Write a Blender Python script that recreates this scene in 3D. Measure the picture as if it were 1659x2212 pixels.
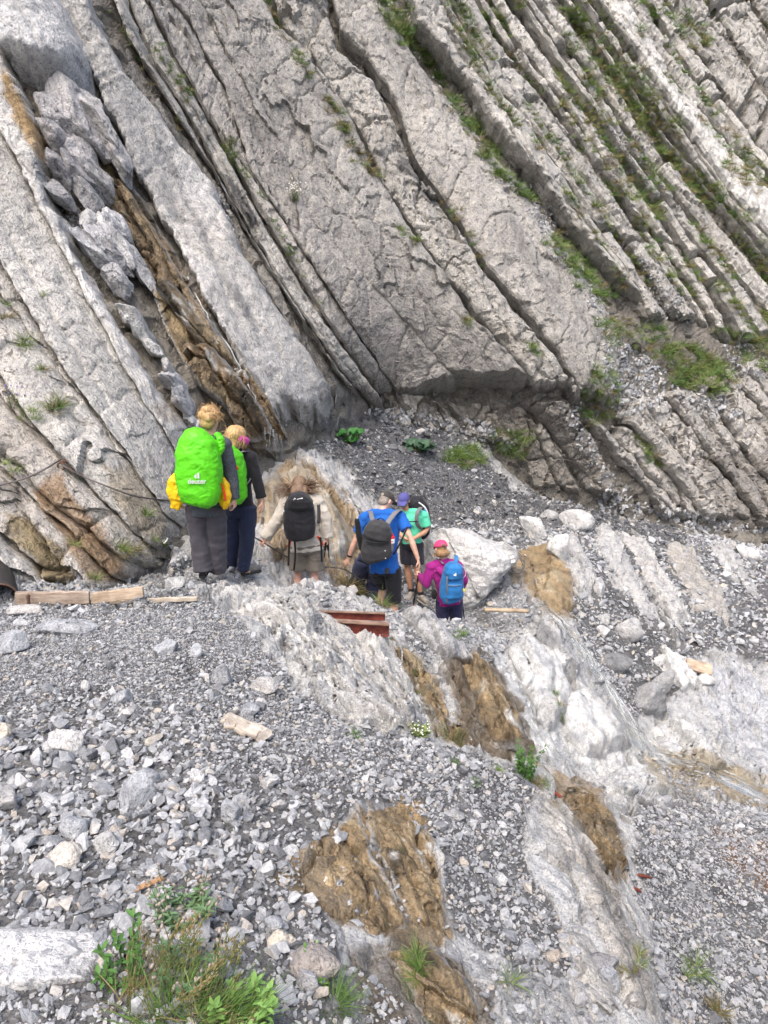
import bpy, bmesh, math, random
import numpy as np
from mathutils import Vector, Matrix, Euler, geometry
from mathutils.bvhtree import BVHTree

for o in list(bpy.data.objects):
    bpy.data.objects.remove(o)
SC = bpy.context.scene
COL = SC.collection
R = math.radians
rnd = random.Random(7)
nr = np.random.default_rng(11)

# ------------------------------------------------------------------ camera, sky, sun, exposure
# the survey grid below (x to the right, y down, 1659 x 2212 units) is a reading of the place taken from the camera station at the origin
FU, CX, CY, PITCH = 1609.0, 829.5, 1106.0, R(13.16)
cd = bpy.data.cameras.new('camera'); cam = bpy.data.objects.new('camera', cd); COL.objects.link(cam)
cd.sensor_fit = 'VERTICAL'; cd.sensor_height = 24.0; cd.lens = 24.0 * FU / 2212.0
cd.clip_start = 0.05; cd.clip_end = 400.0
cam.rotation_euler = (R(90) - PITCH, 0, 0)
SC.camera = cam
SUN_EL, SUN_AZ = R(58), R(200)       # azimuth measured clockwise from +Y: sun high, behind the viewer and a little to the left
w = bpy.data.worlds.new('World'); SC.world = w; w.use_nodes = True
nt = w.node_tree; bg = nt.nodes['Background']
sky = nt.nodes.new('ShaderNodeTexSky'); sky.sky_type = 'NISHITA'; sky.sun_disc = False
sky.sun_elevation = SUN_EL; sky.sun_rotation = SUN_AZ; sky.air_density = 1.0; sky.dust_density = 6.0; sky.ozone_density = 1.0
nt.links.new(sky.outputs[0], bg.inputs[0]); bg.inputs[1].default_value = 0.15
sl = bpy.data.lights.new('sun', 'SUN'); sl.energy = 1.0; sl.angle = R(45); sl.color = (1.0, 0.985, 0.965)
sun = bpy.data.objects.new('sun', sl); COL.objects.link(sun)
sun.rotation_euler = (R(90) - SUN_EL, 0, -SUN_AZ + math.pi)
vs = SC.view_settings; vs.view_transform = 'Standard'; vs.look = 'None'; vs.gamma = 1.0; vs.use_curve_mapping = False
vs.exposure = 0.97
SC.cycles.max_bounces = 4; SC.cycles.diffuse_bounces = 3; SC.cycles.use_adaptive_sampling = True; SC.cycles.adaptive_threshold = 0.03

# ------------------------------------------------------------------ helpers
cP, sP = math.cos(PITCH), math.sin(PITCH)
def pt(px, py, Y):
    """survey reading (x, y) at distance Y -> world point (arrays allowed)"""
    cx = (np.asarray(px, float) - CX) / FU; cy = (CY - np.asarray(py, float)) / FU
    dy = cP + cy * sP; dz = -sP + cy * cP
    k = np.asarray(Y, float) / dy
    return np.stack([cx * k, dy * k, dz * k], -1)
def ptv(px, py, Y): return Vector(pt(px, py, Y))
def px_of(P):
    X, Y, Z = P[..., 0], P[..., 1], P[..., 2]
    zc = Y * cP - Z * sP; yc = Y * sP + Z * cP
    return CX + FU * X / zc, CY - FU * yc / zc
def upm(P):
    """survey units per metre at world point"""
    return FU / (P[..., 1] * cP - P[..., 2] * sP)

def _h(x, y, z, s):
    h = x.astype(np.uint32) * np.uint32(374761393) + y.astype(np.uint32) * np.uint32(668265263) + z.astype(np.uint32) * np.uint32(2246822519) + np.uint32((s * 3266489917) & 0xffffffff)
    h ^= h >> np.uint32(15); h *= np.uint32(2246822519); h ^= h >> np.uint32(13); h *= np.uint32(3266489917); h ^= h >> np.uint32(16)
    return h
def perlin(P, seed=0):
    P = P.astype(np.float32)
    I = np.floor(P); f = P - I; I = I.astype(np.int64) & 0xffffffff
    w_ = f * f * f * (f * (f * 6 - 15) + 10)
    out = 0
    for dx in (0, 1):
        wx = w_[:, 0] if dx else 1 - w_[:, 0]
        for dy in (0, 1):
            wy = w_[:, 1] if dy else 1 - w_[:, 1]
            for dz in (0, 1):
                wz = w_[:, 2] if dz else 1 - w_[:, 2]
                h = _h(I[:, 0] + dx, I[:, 1] + dy, I[:, 2] + dz, seed)
                gx = (h & np.uint32(1023)).astype(np.float32) / 511.5 - 1
                gy = ((h >> np.uint32(10)) & np.uint32(1023)).astype(np.float32) / 511.5 - 1
                gz = ((h >> np.uint32(20)) & np.uint32(1023)).astype(np.float32) / 511.5 - 1
                out = out + wx * wy * wz * (gx * (f[:, 0] - dx) + gy * (f[:, 1] - dy) + gz * (f[:, 2] - dz))
    return out * 1.3
def fbm(P, octv=3, seed=0, gain=0.5, lac=2.1):
    a, s, t = 1.0, 0.0, 0.0
    for i in range(octv):
        s = s + a * perlin(P * (lac ** i) + 17.3 * i, seed + i); t += a; a *= gain
    return s / t
def facet(qx, qy, seed=0, tilt=0.9):
    """broken-block relief: every Voronoi cell is a tilted plane. returns height, gap to the next cell, a random number per cell"""
    qx = qx.astype(np.float32); qy = qy.astype(np.float32)
    ix = np.floor(qx).astype(np.int64); iy = np.floor(qy).astype(np.int64)
    F1 = np.full(qx.shape, 9.0, np.float32); F2 = F1.copy()
    bx = np.zeros_like(F1); by = np.zeros_like(F1); bh = np.zeros(qx.shape, np.uint32)
    z = np.zeros_like(ix)
    for dx in (-1, 0, 1):
        for dy in (-1, 0, 1):
            h = _h((ix + dx) & 0xffffffff, (iy + dy) & 0xffffffff, z, seed)
            cx = ix + dx + 0.1 + 0.8 * (h & np.uint32(1023)).astype(np.float32) / 1023
            cy = iy + dy + 0.1 + 0.8 * ((h >> np.uint32(10)) & np.uint32(1023)).astype(np.float32) / 1023
            ex = (qx - cx).astype(np.float32); ey = (qy - cy).astype(np.float32); d = np.sqrt(ex * ex + ey * ey)
            m = d < F1
            F2 = np.where(m, F1, np.minimum(F2, d)); F1 = np.where(m, d, F1)
            bx = np.where(m, ex, bx); by = np.where(m, ey, by); bh = np.where(m, h, bh)
    h2 = _h(bh, bh >> np.uint32(7), bh >> np.uint32(3), seed + 5)
    r0 = (h2 & np.uint32(1023)).astype(np.float32) / 511.5 - 1
    gx = ((h2 >> np.uint32(10)) & np.uint32(1023)).astype(np.float32) / 511.5 - 1
    gy = ((h2 >> np.uint32(20)) & np.uint32(1023)).astype(np.float32) / 511.5 - 1
    return r0 + tilt * (gx * bx + gy * by), F2 - F1, r0
def sstep(a, b, x):
    t = np.clip((x - a) / (b - a), 0, 1); return t * t * (3 - 2 * t)
def poly_sd(px, py, poly):
    """signed distance (inside positive), survey units"""
    poly = np.asarray(poly, float); n = len(poly)
    d = np.full(px.shape, 1e9); ins = np.zeros(px.shape, bool)
    for i in range(n):
        x0, y0 = poly[i]; x1, y1 = poly[(i + 1) % n]
        ex, ey = x1 - x0, y1 - y0; wx, wy = px - x0, py - y0
        t = np.clip((wx * ex + wy * ey) / (ex * ex + ey * ey + 1e-9), 0, 1)
        d = np.minimum(d, (wx - t * ex) ** 2 + (wy - t * ey) ** 2)
        c = ((y0 <= py) & (y1 > py)) | ((y1 <= py) & (y0 > py))
        ins ^= c & (px < x0 + (py - y0) / np.where(abs(ey) < 1e-9, 1e-9, ey) * ex)
    return np.where(ins, np.sqrt(d), -np.sqrt(d))
def pmask(px, py, poly, soft=10, jit=None):
    a = np.asarray(poly, float); m = np.zeros(px.shape)
    pad = soft + (30 if jit is not None else 0)
    k = (px > a[:, 0].min() - pad) & (px < a[:, 0].max() + pad) & (py > a[:, 1].min() - pad) & (py < a[:, 1].max() + pad)
    if k.any():
        sd = poly_sd(px[k], py[k], a)
        if jit is not None: sd = sd + jit[k]
        m[k] = sstep(-soft, soft, sd)
    return m

def vnoise(P, amp, sc, seed):
    """small push in all three directions so that steep flanks break up too"""
    q = P * sc
    return np.stack([perlin(q, seed), perlin(q + 31.7, seed + 1), perlin(q - 19.3, seed + 2)], 1) * amp
def mesh_fast(name, V, F):
    """V (n,3), F (m,4) or (m,3) arrays -> mesh"""
    me = bpy.data.meshes.new(name); V = np.asarray(V, np.float32); F = np.asarray(F, np.int32); k = F.shape[1]
    me.vertices.add(len(V)); me.vertices.foreach_set('co', V.ravel())
    me.loops.add(F.size); me.loops.foreach_set('vertex_index', F.ravel())
    me.polygons.add(len(F)); me.polygons.foreach_set('loop_start', np.arange(0, F.size, k, dtype=np.int32))
    me.polygons.foreach_set('loop_total', np.full(len(F), k, np.int32))
    me.update(calc_edges=True); return me
def smooth(me, on=True):
    me.polygons.foreach_set('use_smooth', np.full(len(me.polygons), on)); me.update()
def set_col(me, C):
    a = me.color_attributes.new('Col', 'FLOAT_COLOR', 'POINT'); a.data.foreach_set('color', np.asarray(C, np.float32).ravel())
def grid_faces(nu, nv):
    i = np.arange(nu * nv).reshape(nv, nu)
    return np.stack([i[:-1, :-1], i[:-1, 1:], i[1:, 1:], i[1:, :-1]], -1).reshape(-1, 4)
def link(name, me, mat=None, parent=None, **props):
    o = bpy.data.objects.new(name, me); COL.objects.link(o)
    if mat is not None and me is not None:
        if len(me.materials) == 0: me.materials.append(mat)
    if parent is not None: o.parent = parent
    for k, v in props.items(): o[k] = v
    return o
def empty(name, loc=(0, 0, 0), **props):
    o = bpy.data.objects.new(name, None); COL.objects.link(o); o.location = loc; o.empty_display_size = 0.1
    for k, v in props.items(): o[k] = v
    return o

# ------------------------------------------------------------------ materials
def new_mat(name):
    m = bpy.data.materials.new(name); m.use_nodes = True
    return m, m.node_tree, m.node_tree.nodes['Principled BSDF']
def N(t, kind, **kw):
    n = t.nodes.new(kind)
    for k, v in kw.items(): setattr(n, k, v)
    return n
def mix_col(t, a, b, fac, mode='MIX'):
    m = N(t, 'ShaderNodeMix', data_type='RGBA', blend_type=mode)
    for s, v in (('Factor', fac), ('A', a), ('B', b)):
        sock = [q for q in m.inputs if q.name == s and q.type == ('VALUE' if s == 'Factor' else 'RGBA')][0]
        if hasattr(v, 'is_output'): t.links.new(v, sock)
        else: sock.default_value = v if s == 'Factor' else (*v, 1) if len(v) == 3 else v
    return [q for q in m.outputs if q.type == 'RGBA'][0]
def mathn(t, op, a, b=0.0, clamp=False):
    n = N(t, 'ShaderNodeMath', operation=op, use_clamp=clamp)
    for i, v in enumerate((a, b)):
        if hasattr(v, 'is_output'): t.links.new(v, n.inputs[i])
        else: n.inputs[i].default_value = v
    return n.outputs[0]
def noise(t, vec, scale, detail=4, rough=0.55, out='Fac'):
    n = N(t, 'ShaderNodeTexNoise'); n.inputs['Scale'].default_value = scale; n.inputs['Detail'].default_value = detail; n.inputs['Roughness'].default_value = rough
    if vec is not None: t.links.new(vec, n.inputs['Vector'])
    return n.outputs[out]
def ramp(t, fac, stops):
    r = N(t, 'ShaderNodeValToRGB'); e = r.color_ramp.elements
    while len(e) < len(stops): e.new(0.5)
    for q, (p, c) in zip(e, stops): q.position = p; q.color = (*c, 1) if len(c) == 3 else c
    t.links.new(fac, r.inputs[0]); return r.outputs[0]

def rock_material(name, bump=1.0, k=0.22, fine=100):
    """limestone: colour and wetness come from the 'Col' attribute (rgb, a = wet); grain, veins, pits and fine relief are added here"""
    m, t, b = new_mat(name)
    at = N(t, 'ShaderNodeAttribute', attribute_name='Col'); tc = N(t, 'ShaderNodeTexCoord')
    cmb = N(t, 'ShaderNodeCombineXYZ')                                  # coordinates drawn out along the bedding
    for ax_, vec in enumerate(((0.83, 0.0, 0.55), (0.03, 1.0, -0.04), (0.55 * k, -0.05 * k, -0.83 * k))):
        dp = N(t, 'ShaderNodeVectorMath', operation='DOT_PRODUCT'); dp.inputs[1].default_value = vec; t.links.new(tc.outputs['Object'], dp.inputs[0]); t.links.new(dp.outputs['Value'], cmb.inputs[ax_])
    mp = cmb
    g1 = noise(t, tc.outputs['Object'], 7, 3, 0.7); g2 = noise(t, mp.outputs[0], 26, 3, 0.7); g3 = noise(t, tc.outputs['Object'], fine, 3, 0.75)
    c = mix_col(t, at.outputs['Color'], ramp(t, g1, [(0.25, (0.50, 0.50, 0.52)), (0.5, (1, 1, 1)), (0.75, (1.28, 1.25, 1.2))]), 0.9, 'MULTIPLY')
    c = mix_col(t, c, ramp(t, g2, [(0.30, (0.42, 0.41, 0.40)), (0.40, (0.95, 0.95, 0.95)), (0.7, (1.12, 1.12, 1.12))]), 0.75, 'MULTIPLY')
    c = mix_col(t, c, ramp(t, g3, [(0.33, (0.38, 0.38, 0.38)), (0.46, (0.95, 0.95, 0.95)), (0.66, (1.2, 1.2, 1.2))]), 0.85, 'MULTIPLY')
    t.links.new(c, b.inputs['Base Color'])
    rg = N(t, 'ShaderNodeMapRange'); t.links.new(at.outputs['Alpha'], rg.inputs[0]); rg.inputs[3].default_value = 0.82; rg.inputs[4].default_value = 0.22
    t.links.new(rg.outputs[0], b.inputs['Roughness']); b.inputs['Specular IOR Level'].default_value = 0.35
    h = mathn(t, 'ADD', mathn(t, 'MULTIPLY', g2, 0.6), mathn(t, 'MULTIPLY', g3, 0.5))
    bp = N(t, 'ShaderNodeBump'); bp.inputs['Strength'].default_value = 0.8 * bump; bp.inputs['Distance'].default_value = 0.07
    t.links.new(h, bp.inputs['Height']); t.links.new(bp.outputs[0], b.inputs['Normal'])
    return m
M_ROCK = rock_material('limestone', 1.25, 0.3, 34)
M_ROCKN = rock_material('limestone_near', 0.7, 0.6, 80)

def stone_material(name, lo, mid, hi, warm):
    m, t, b = new_mat(name)
    oi = N(t, 'ShaderNodeObjectInfo'); tc = N(t, 'ShaderNodeTexCoord')
    c = ramp(t, oi.outputs['Random'], [(0.0, lo), (0.45, mid), (0.86, hi), (0.97, warm)])
    g = noise(t, tc.outputs['Object'], 2.6, 6, 0.65); g2 = noise(t, tc.outputs['Object'], 14, 3, 0.6)
    c = mix_col(t, c, ramp(t, g, [(0.3, (0.6, 0.6, 0.62)), (0.5, (1, 1, 1)), (0.68, (1.3, 1.29, 1.26))]), 0.85, 'MULTIPLY')
    wv = N(t, 'ShaderNodeTexVoronoi', feature='DISTANCE_TO_EDGE'); wv.inputs['Scale'].default_value = 1.3; t.links.new(tc.outputs['Object'], wv.inputs['Vector'])
    c = mix_col(t, c, (0.75, 0.74, 0.72), ramp(t, wv.outputs['Distance'], [(0.0, (0.10, 0.10, 0.10)), (0.03, (0, 0, 0))]))   # calcite veins
    t.links.new(c, b.inputs['Base Color']); b.inputs['Roughness'].default_value = 0.8; b.inputs['Specular IOR Level'].default_value = 0.3
    bp = N(t, 'ShaderNodeBump'); bp.inputs['Strength'].default_value = 0.5; bp.inputs['Distance'].default_value = 0.12
    t.links.new(mathn(t, 'ADD', g, mathn(t, 'MULTIPLY', g2, 0.35)), bp.inputs['Height']); t.links.new(bp.outputs[0], b.inputs['Normal'])
    return m
M_STONE = stone_material('gravel_stone', (0.15, 0.157, 0.17), (0.345, 0.357, 0.378), (0.53, 0.54, 0.555), (0.46, 0.42, 0.37))
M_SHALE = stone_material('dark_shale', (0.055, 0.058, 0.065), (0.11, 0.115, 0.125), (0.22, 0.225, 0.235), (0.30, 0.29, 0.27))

def plain(name, col, rough=0.6, var=0.25, scale=30, spec=0.4, metal=0.0, bump=0.0, bscale=60, bdist=0.004):
    m, t, b = new_mat(name); tc = N(t, 'ShaderNodeTexCoord')
    g = noise(t, tc.outputs['Object'], scale, 5, 0.6)
    c = mix_col(t, col, ramp(t, g, [(0.3, (1 - var * 1.6,) * 3), (0.5, (1, 1, 1)), (0.7, (1 + var,) * 3)]), 1.0, 'MULTIPLY')
    t.links.new(c, b.inputs['Base Color']); b.inputs['Roughness'].default_value = rough; b.inputs['Metallic'].default_value = metal; b.inputs['Specular IOR Level'].default_value = spec
    if bump:
        bp = N(t, 'ShaderNodeBump'); bp.inputs['Strength'].default_value = bump; bp.inputs['Distance'].default_value = bdist
        t.links.new(noise(t, tc.outputs['Object'], bscale, 4, 0.6), bp.inputs['Height']); t.links.new(bp.outputs[0], b.inputs['Normal'])
    return m
# ------------------------------------------------------------------ the ground: a triangulated survey of spot heights -> height field Z(X, Y)
TANP = lambda py: np.tan(np.arctan((np.asarray(py, float) - CY) / FU) + PITCH)
def plateau(px, py): return (px, py, float(1.647 / (TANP(py) - 0.09)))
SPOTS = []
for py in (2212, 2000, 1800, 1600, 1450, 1350, 1290):
    for px in (-420, -120, 150, 420): SPOTS.append(plateau(px, py))
for px in (-500, 0, 400): SPOTS.append((px, 2500, 1.30))
SPOTS += [(700, 2500, 1.38), (1000, 2500, 1.5), (1250, 2500, 1.75), (1450, 2500, 2.0), (1530, 2500, 2.7), (1700, 2500, 3.1), (2000, 2500, 3.5)]
SPOTS += [
 (620, 2212, 1.72), (800, 2212, 1.82), (950, 2212, 1.98), (1150, 2212, 2.22), (1300, 2212, 2.45), (1430, 2212, 2.62), (1485, 2212, 3.45), (1659, 2212, 3.95), (1900, 2212, 4.4),
 (600, 2000, 2.13), (700, 2000, 2.2), (850, 2000, 2.36), (960, 2000, 2.52), (1050, 2000, 2.68), (1250, 2000, 3.02), (1370, 2000, 3.22), (1425, 2000, 4.5), (1560, 2000, 5.0), (1659, 2000, 5.2), (1900, 2000, 5.6),
 (600, 1850, 2.52), (800, 1850, 2.7), (1000, 1850, 3.05), (1180, 1850, 3.5), (1265, 1850, 3.75), (1300, 1850, 4.1), (1365, 1850, 5.1), (1500, 1850, 6.0), (1659, 1850, 6.3), (1900, 1850, 6.6),
 (560, 1720, 2.95), (800, 1720, 3.15), (1000, 1720, 3.6), (1110, 1720, 4.0), (1180, 1712, 4.35), (1260, 1760, 4.7), (1330, 1740, 6.2), (1500, 1750, 7.3), (1659, 1770, 7.6), (1900, 1800, 7.8),
 (560, 1640, 3.36), (800, 1640, 3.6), (1000, 1640, 4.15), (1080, 1660, 4.4), (600, 1590, 3.65), (850, 1590, 4.15), (930, 1600, 4.35),
 # hidden foot of the mound, then the seeping gully face
 (950, 1690, 5.1), (1060, 1740, 5.2), (1170, 1790, 5.3),
 (960, 1585, 6.2), (1010, 1605, 6.1), (1090, 1625, 6.3), (1160, 1665, 6.4), (1230, 1700, 6.6), (1290, 1700, 7.2),
 (850, 1400, 7.5), (830, 1375, 7.7), (880, 1470, 6.9), (920, 1530, 6.5), (1000, 1390, 8.3), (1050, 1480, 7.6), (1120, 1560, 7.2), (1180, 1630, 7.0),
 # rock flank of the mound and the hump
 (560, 1345, 5.8), (620, 1345, 6.3), (690, 1320, 7.4), (760, 1350, 7.4), (640, 1420, 5.2), (720, 1420, 5.9), (780, 1500, 5.0), (860, 1550, 4.8), (800, 1420, 6.6),
 (420, 1300, 6.4), (480, 1262, 7.1), (560, 1272, 7.6), (620, 1272, 7.8), (690, 1258, 8.0), (780, 1278, 8.2), (835, 1308, 8.2), (900, 1325, 8.5), (960, 1332, 8.7), (1010, 1338, 8.9), (1060, 1365, 9.1),
 (440, 1240, 7.1), (350, 1262, 6.9), (520, 1242, 7.6), (580, 1262, 8.2),
 # trail behind the hump (feet of the walkers), mostly hidden
 (600, 1290, 8.4), (660, 1313, 8.75), (740, 1330, 9.0), (840, 1378, 9.3), (920, 1405, 9.6), (970, 1408, 9.9), (1030, 1420, 10.0), (1090, 1400, 10.1),
 (885, 1292, 10.9), (930, 1300, 11.2), (1010, 1300, 11.3), (800, 1260, 10.5), (1060, 1325, 10.8), (1120, 1330, 10.6), (830, 1200, 11.6),
 # wet slab below the waterfall
 (545, 1180, 8.9), (560, 1060, 10.4), (620, 1000, 11.4), (700, 1060, 11.2), (680, 1180, 9.6), (780, 1150, 11.2), (740, 1240, 9.9),
 # white slabs, stream
 (1130, 1390, 9.4), (1210, 1440, 9.3), (1120, 1480, 8.4), (1190, 1590, 7.8), (1225, 1500, 8.8), (1320, 1560, 8.8), (1370, 1640, 8.6), (1250, 1650, 7.9), (1200, 1540, 8.2),
 (1215, 1350, 10.6), (1300, 1470, 9.8), (1365, 1570, 9.3), (1392, 1612, 9.15), (1470, 1620, 9.5), (1560, 1645, 9.5), (1659, 1720, 8.9), (1900, 1800, 8.8),
 (1300, 1690, 7.8), (1400, 1680, 8.2), (1500, 1690, 8.5), (1600, 1745, 8.2),
 # far gravel slope
 (1270, 1370, 11.2), (1330, 1440, 10.8), (1400, 1500, 10.6), (1500, 1500, 11.0), (1659, 1600, 10.6), (1900, 1650, 10.8),
 (1110, 1250, 11.6), (1235, 1250, 12.2), (1350, 1300, 12.4), (1500, 1300, 13.2), (1659, 1400, 13.0), (1900, 1400, 14.0),
 (1000, 1150, 13.0), (1130, 1150, 14.0), (1300, 1150, 14.9), (1450, 1160, 15.8), (1659, 1220, 16.2), (1900, 1230, 17.5),
 (900, 1060, 13.6), (1000, 1085, 14.2), (1100, 1100, 14.8), (800, 1000, 13.4), (700, 950, 13.2),
 (720, 920, 14.2), (800, 905, 15.4), (900, 905, 16.0), (1050, 935, 16.6), (1100, 985, 16.8), (1200, 1070, 16.6), (1300, 1105, 16.8), (1500, 1145, 17.8), (1659, 1175, 18.8), (1900, 1175, 20),
 (600, 900, 15.0), (800, 800, 18.0), (1100, 860, 19.5), (1300, 950, 20), (1659, 1050, 22), (1900, 1050, 23),
 # under the left wall
 (-420, 1240, 7.6), (-120, 1240, 7.9), (150, 1235, 8.0), (330, 1220, 8.1), (420, 1150, 9.2), (480, 1050, 10.6), (350, 1000, 11), (0, 1000, 11), (-420, 1000, 11), (0, 800, 16), (-420, 800, 16),
]
SP = np.array([pt(*s) for s in SPOTS])
WA, WL = SP[:, 0] / SP[:, 1], np.log(SP[:, 1]) * 0.45
A0, A1, L0, L1 = -0.74, 0.78, math.log(1.42), math.log(19.0)
NA, NL = 560, 860
ga = np.linspace(A0, A1, NA); gl = np.linspace(L0, L1, NL)
GA, GL = np.meshgrid(ga, gl)
GZ = np.full(GA.shape, np.nan)
_, _, tri, ov, _, _ = geometry.delaunay_2d_cdt([Vector((a, b)) for a, b in zip(WA, WL)], [], [], 0, 1e-6)
for f in tri:
    i = [ov[k][0] for k in f]
    p = np.stack([WA[i], WL[i] / 0.45], 1); z = SP[i, 2]
    c0 = max(0, int((p[:, 0].min() - A0) / (A1 - A0) * (NA - 1))); c1 = min(NA, int((p[:, 0].max() - A0) / (A1 - A0) * (NA - 1)) + 2)
    r0 = max(0, int((p[:, 1].min() - L0) / (L1 - L0) * (NL - 1))); r1 = min(NL, int((p[:, 1].max() - L0) / (L1 - L0) * (NL - 1)) + 2)
    if c1 <= c0 or r1 <= r0: continue
    x, y = GA[r0:r1, c0:c1], GL[r0:r1, c0:c1]
    d = (p[1, 1] - p[2, 1]) * (p[0, 0] - p[2, 0]) + (p[2, 0] - p[1, 0]) * (p[0, 1] - p[2, 1])
    if abs(d) < 1e-12: continue
    l0 = ((p[1, 1] - p[2, 1]) * (x - p[2, 0]) + (p[2, 0] - p[1, 0]) * (y - p[2, 1])) / d
    l1 = ((p[2, 1] - p[0, 1]) * (x - p[2, 0]) + (p[0, 0] - p[2, 0]) * (y - p[2, 1])) / d
    l2 = 1 - l0 - l1
    m = (l0 > -1e-4) & (l1 > -1e-4) & (l2 > -1e-4)
    GZ[r0:r1, c0:c1] = np.where(m, l0 * z[0] + l1 * z[1] + l2 * z[2], GZ[r0:r1, c0:c1])
# fill outside the survey hull from the nearest known reading in the row / column
for r in range(NL):
    k = np.where(~np.isnan(GZ[r]))[0]
    if len(k): GZ[r] = np.interp(np.arange(NA), k, GZ[r, k])
k = np.where(~np.isnan(GZ[:, 0]))[0]
for c in range(NA): GZ[:, c] = np.interp(np.arange(NL), k, GZ[k, c])
def blur(a, r):
    for ax in (0, 1):
        k = np.cumsum(np.pad(a, [(r + 1, r) if i == ax else (0, 0) for i in (0, 1)], mode='edge'), axis=ax)
        n = a.shape[ax]
        a = (np.take(k, np.arange(2 * r + 1, n + 2 * r + 1), ax) - np.take(k, np.arange(0, n), ax)) / (2 * r + 1)
    return a
GZ = blur(blur(GZ, 5), 4)
GYY = np.exp(GL); GXX = GA * GYY

# what the ground is made of, region by region
GRAVEL = [
 ([(-400, 1305), (430, 1302), (510, 1325), (565, 1400), (640, 1480), (730, 1565), (880, 1596), (1020, 1612), (1150, 1690), (1160, 1750), (1120, 1800), (1110, 1860), (1170, 1940), (1220, 2030), (1250, 2110), (1200, 2110), (1060, 2060), (985, 2010), (955, 1900), (900, 1740), (770, 1735), (700, 1800), (640, 1850), (640, 1920), (720, 2010), (740, 2090), (690, 2150), (680, 2500), (-500, 2500)], 1.0),
 ([(1375, 1735), (1900, 1740), (2000, 2600), (1500, 2600), (1425, 2150), (1385, 1960), (1365, 1850)], 0.9),
 ([(1250, 1380), (1235, 1280), (1240, 1190), (1120, 1190), (940, 1190), (850, 1130), (800, 1060), (690, 960), (690, 890), (1000, 930), (1100, 1050), (1500, 1140), (1900, 1180), (1900, 1500), (1610, 1420), (1540, 1390), (1500, 1450), (1450, 1510), (1350, 1560), (1290, 1460)], 0.85),
 ([(820, 1220), (1060, 1240), (1160, 1310), (1120, 1420), (830, 1420), (780, 1300)], 0.8),
 ([(640, 1278), (790, 1272), (830, 1312), (690, 1316)], 0.9),
 ([(330, 1230), (560, 1225), (570, 1270), (430, 1300), (300, 1300)], 0.45),
 ([(640, 1840), (780, 1740), (900, 1730), (980, 2020), (760, 1990)], 0.16),
 ([(1010, 2060), (1300, 2120), (1330, 2250), (1040, 2180)], 0.35),
 ([(640, 2120), (760, 2080), (880, 2150), (900, 2300), (660, 2300)], 0.55),
 ([(1260, 1690), (1420, 1640), (1600, 1720), (1500, 1740), (1370, 1730)], 0.35),
]
OCHRE, BROWN, RUST, MOSS, WHITE, BLUE = (0.21, 0.15, 0.08), (0.115, 0.088, 0.058), (0.17, 0.095, 0.05), (0.055, 0.065, 0.012), (0.52, 0.52, 0.51), (0.36, 0.375, 0.41)
SAND = (0.27, 0.215, 0.13)
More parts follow.
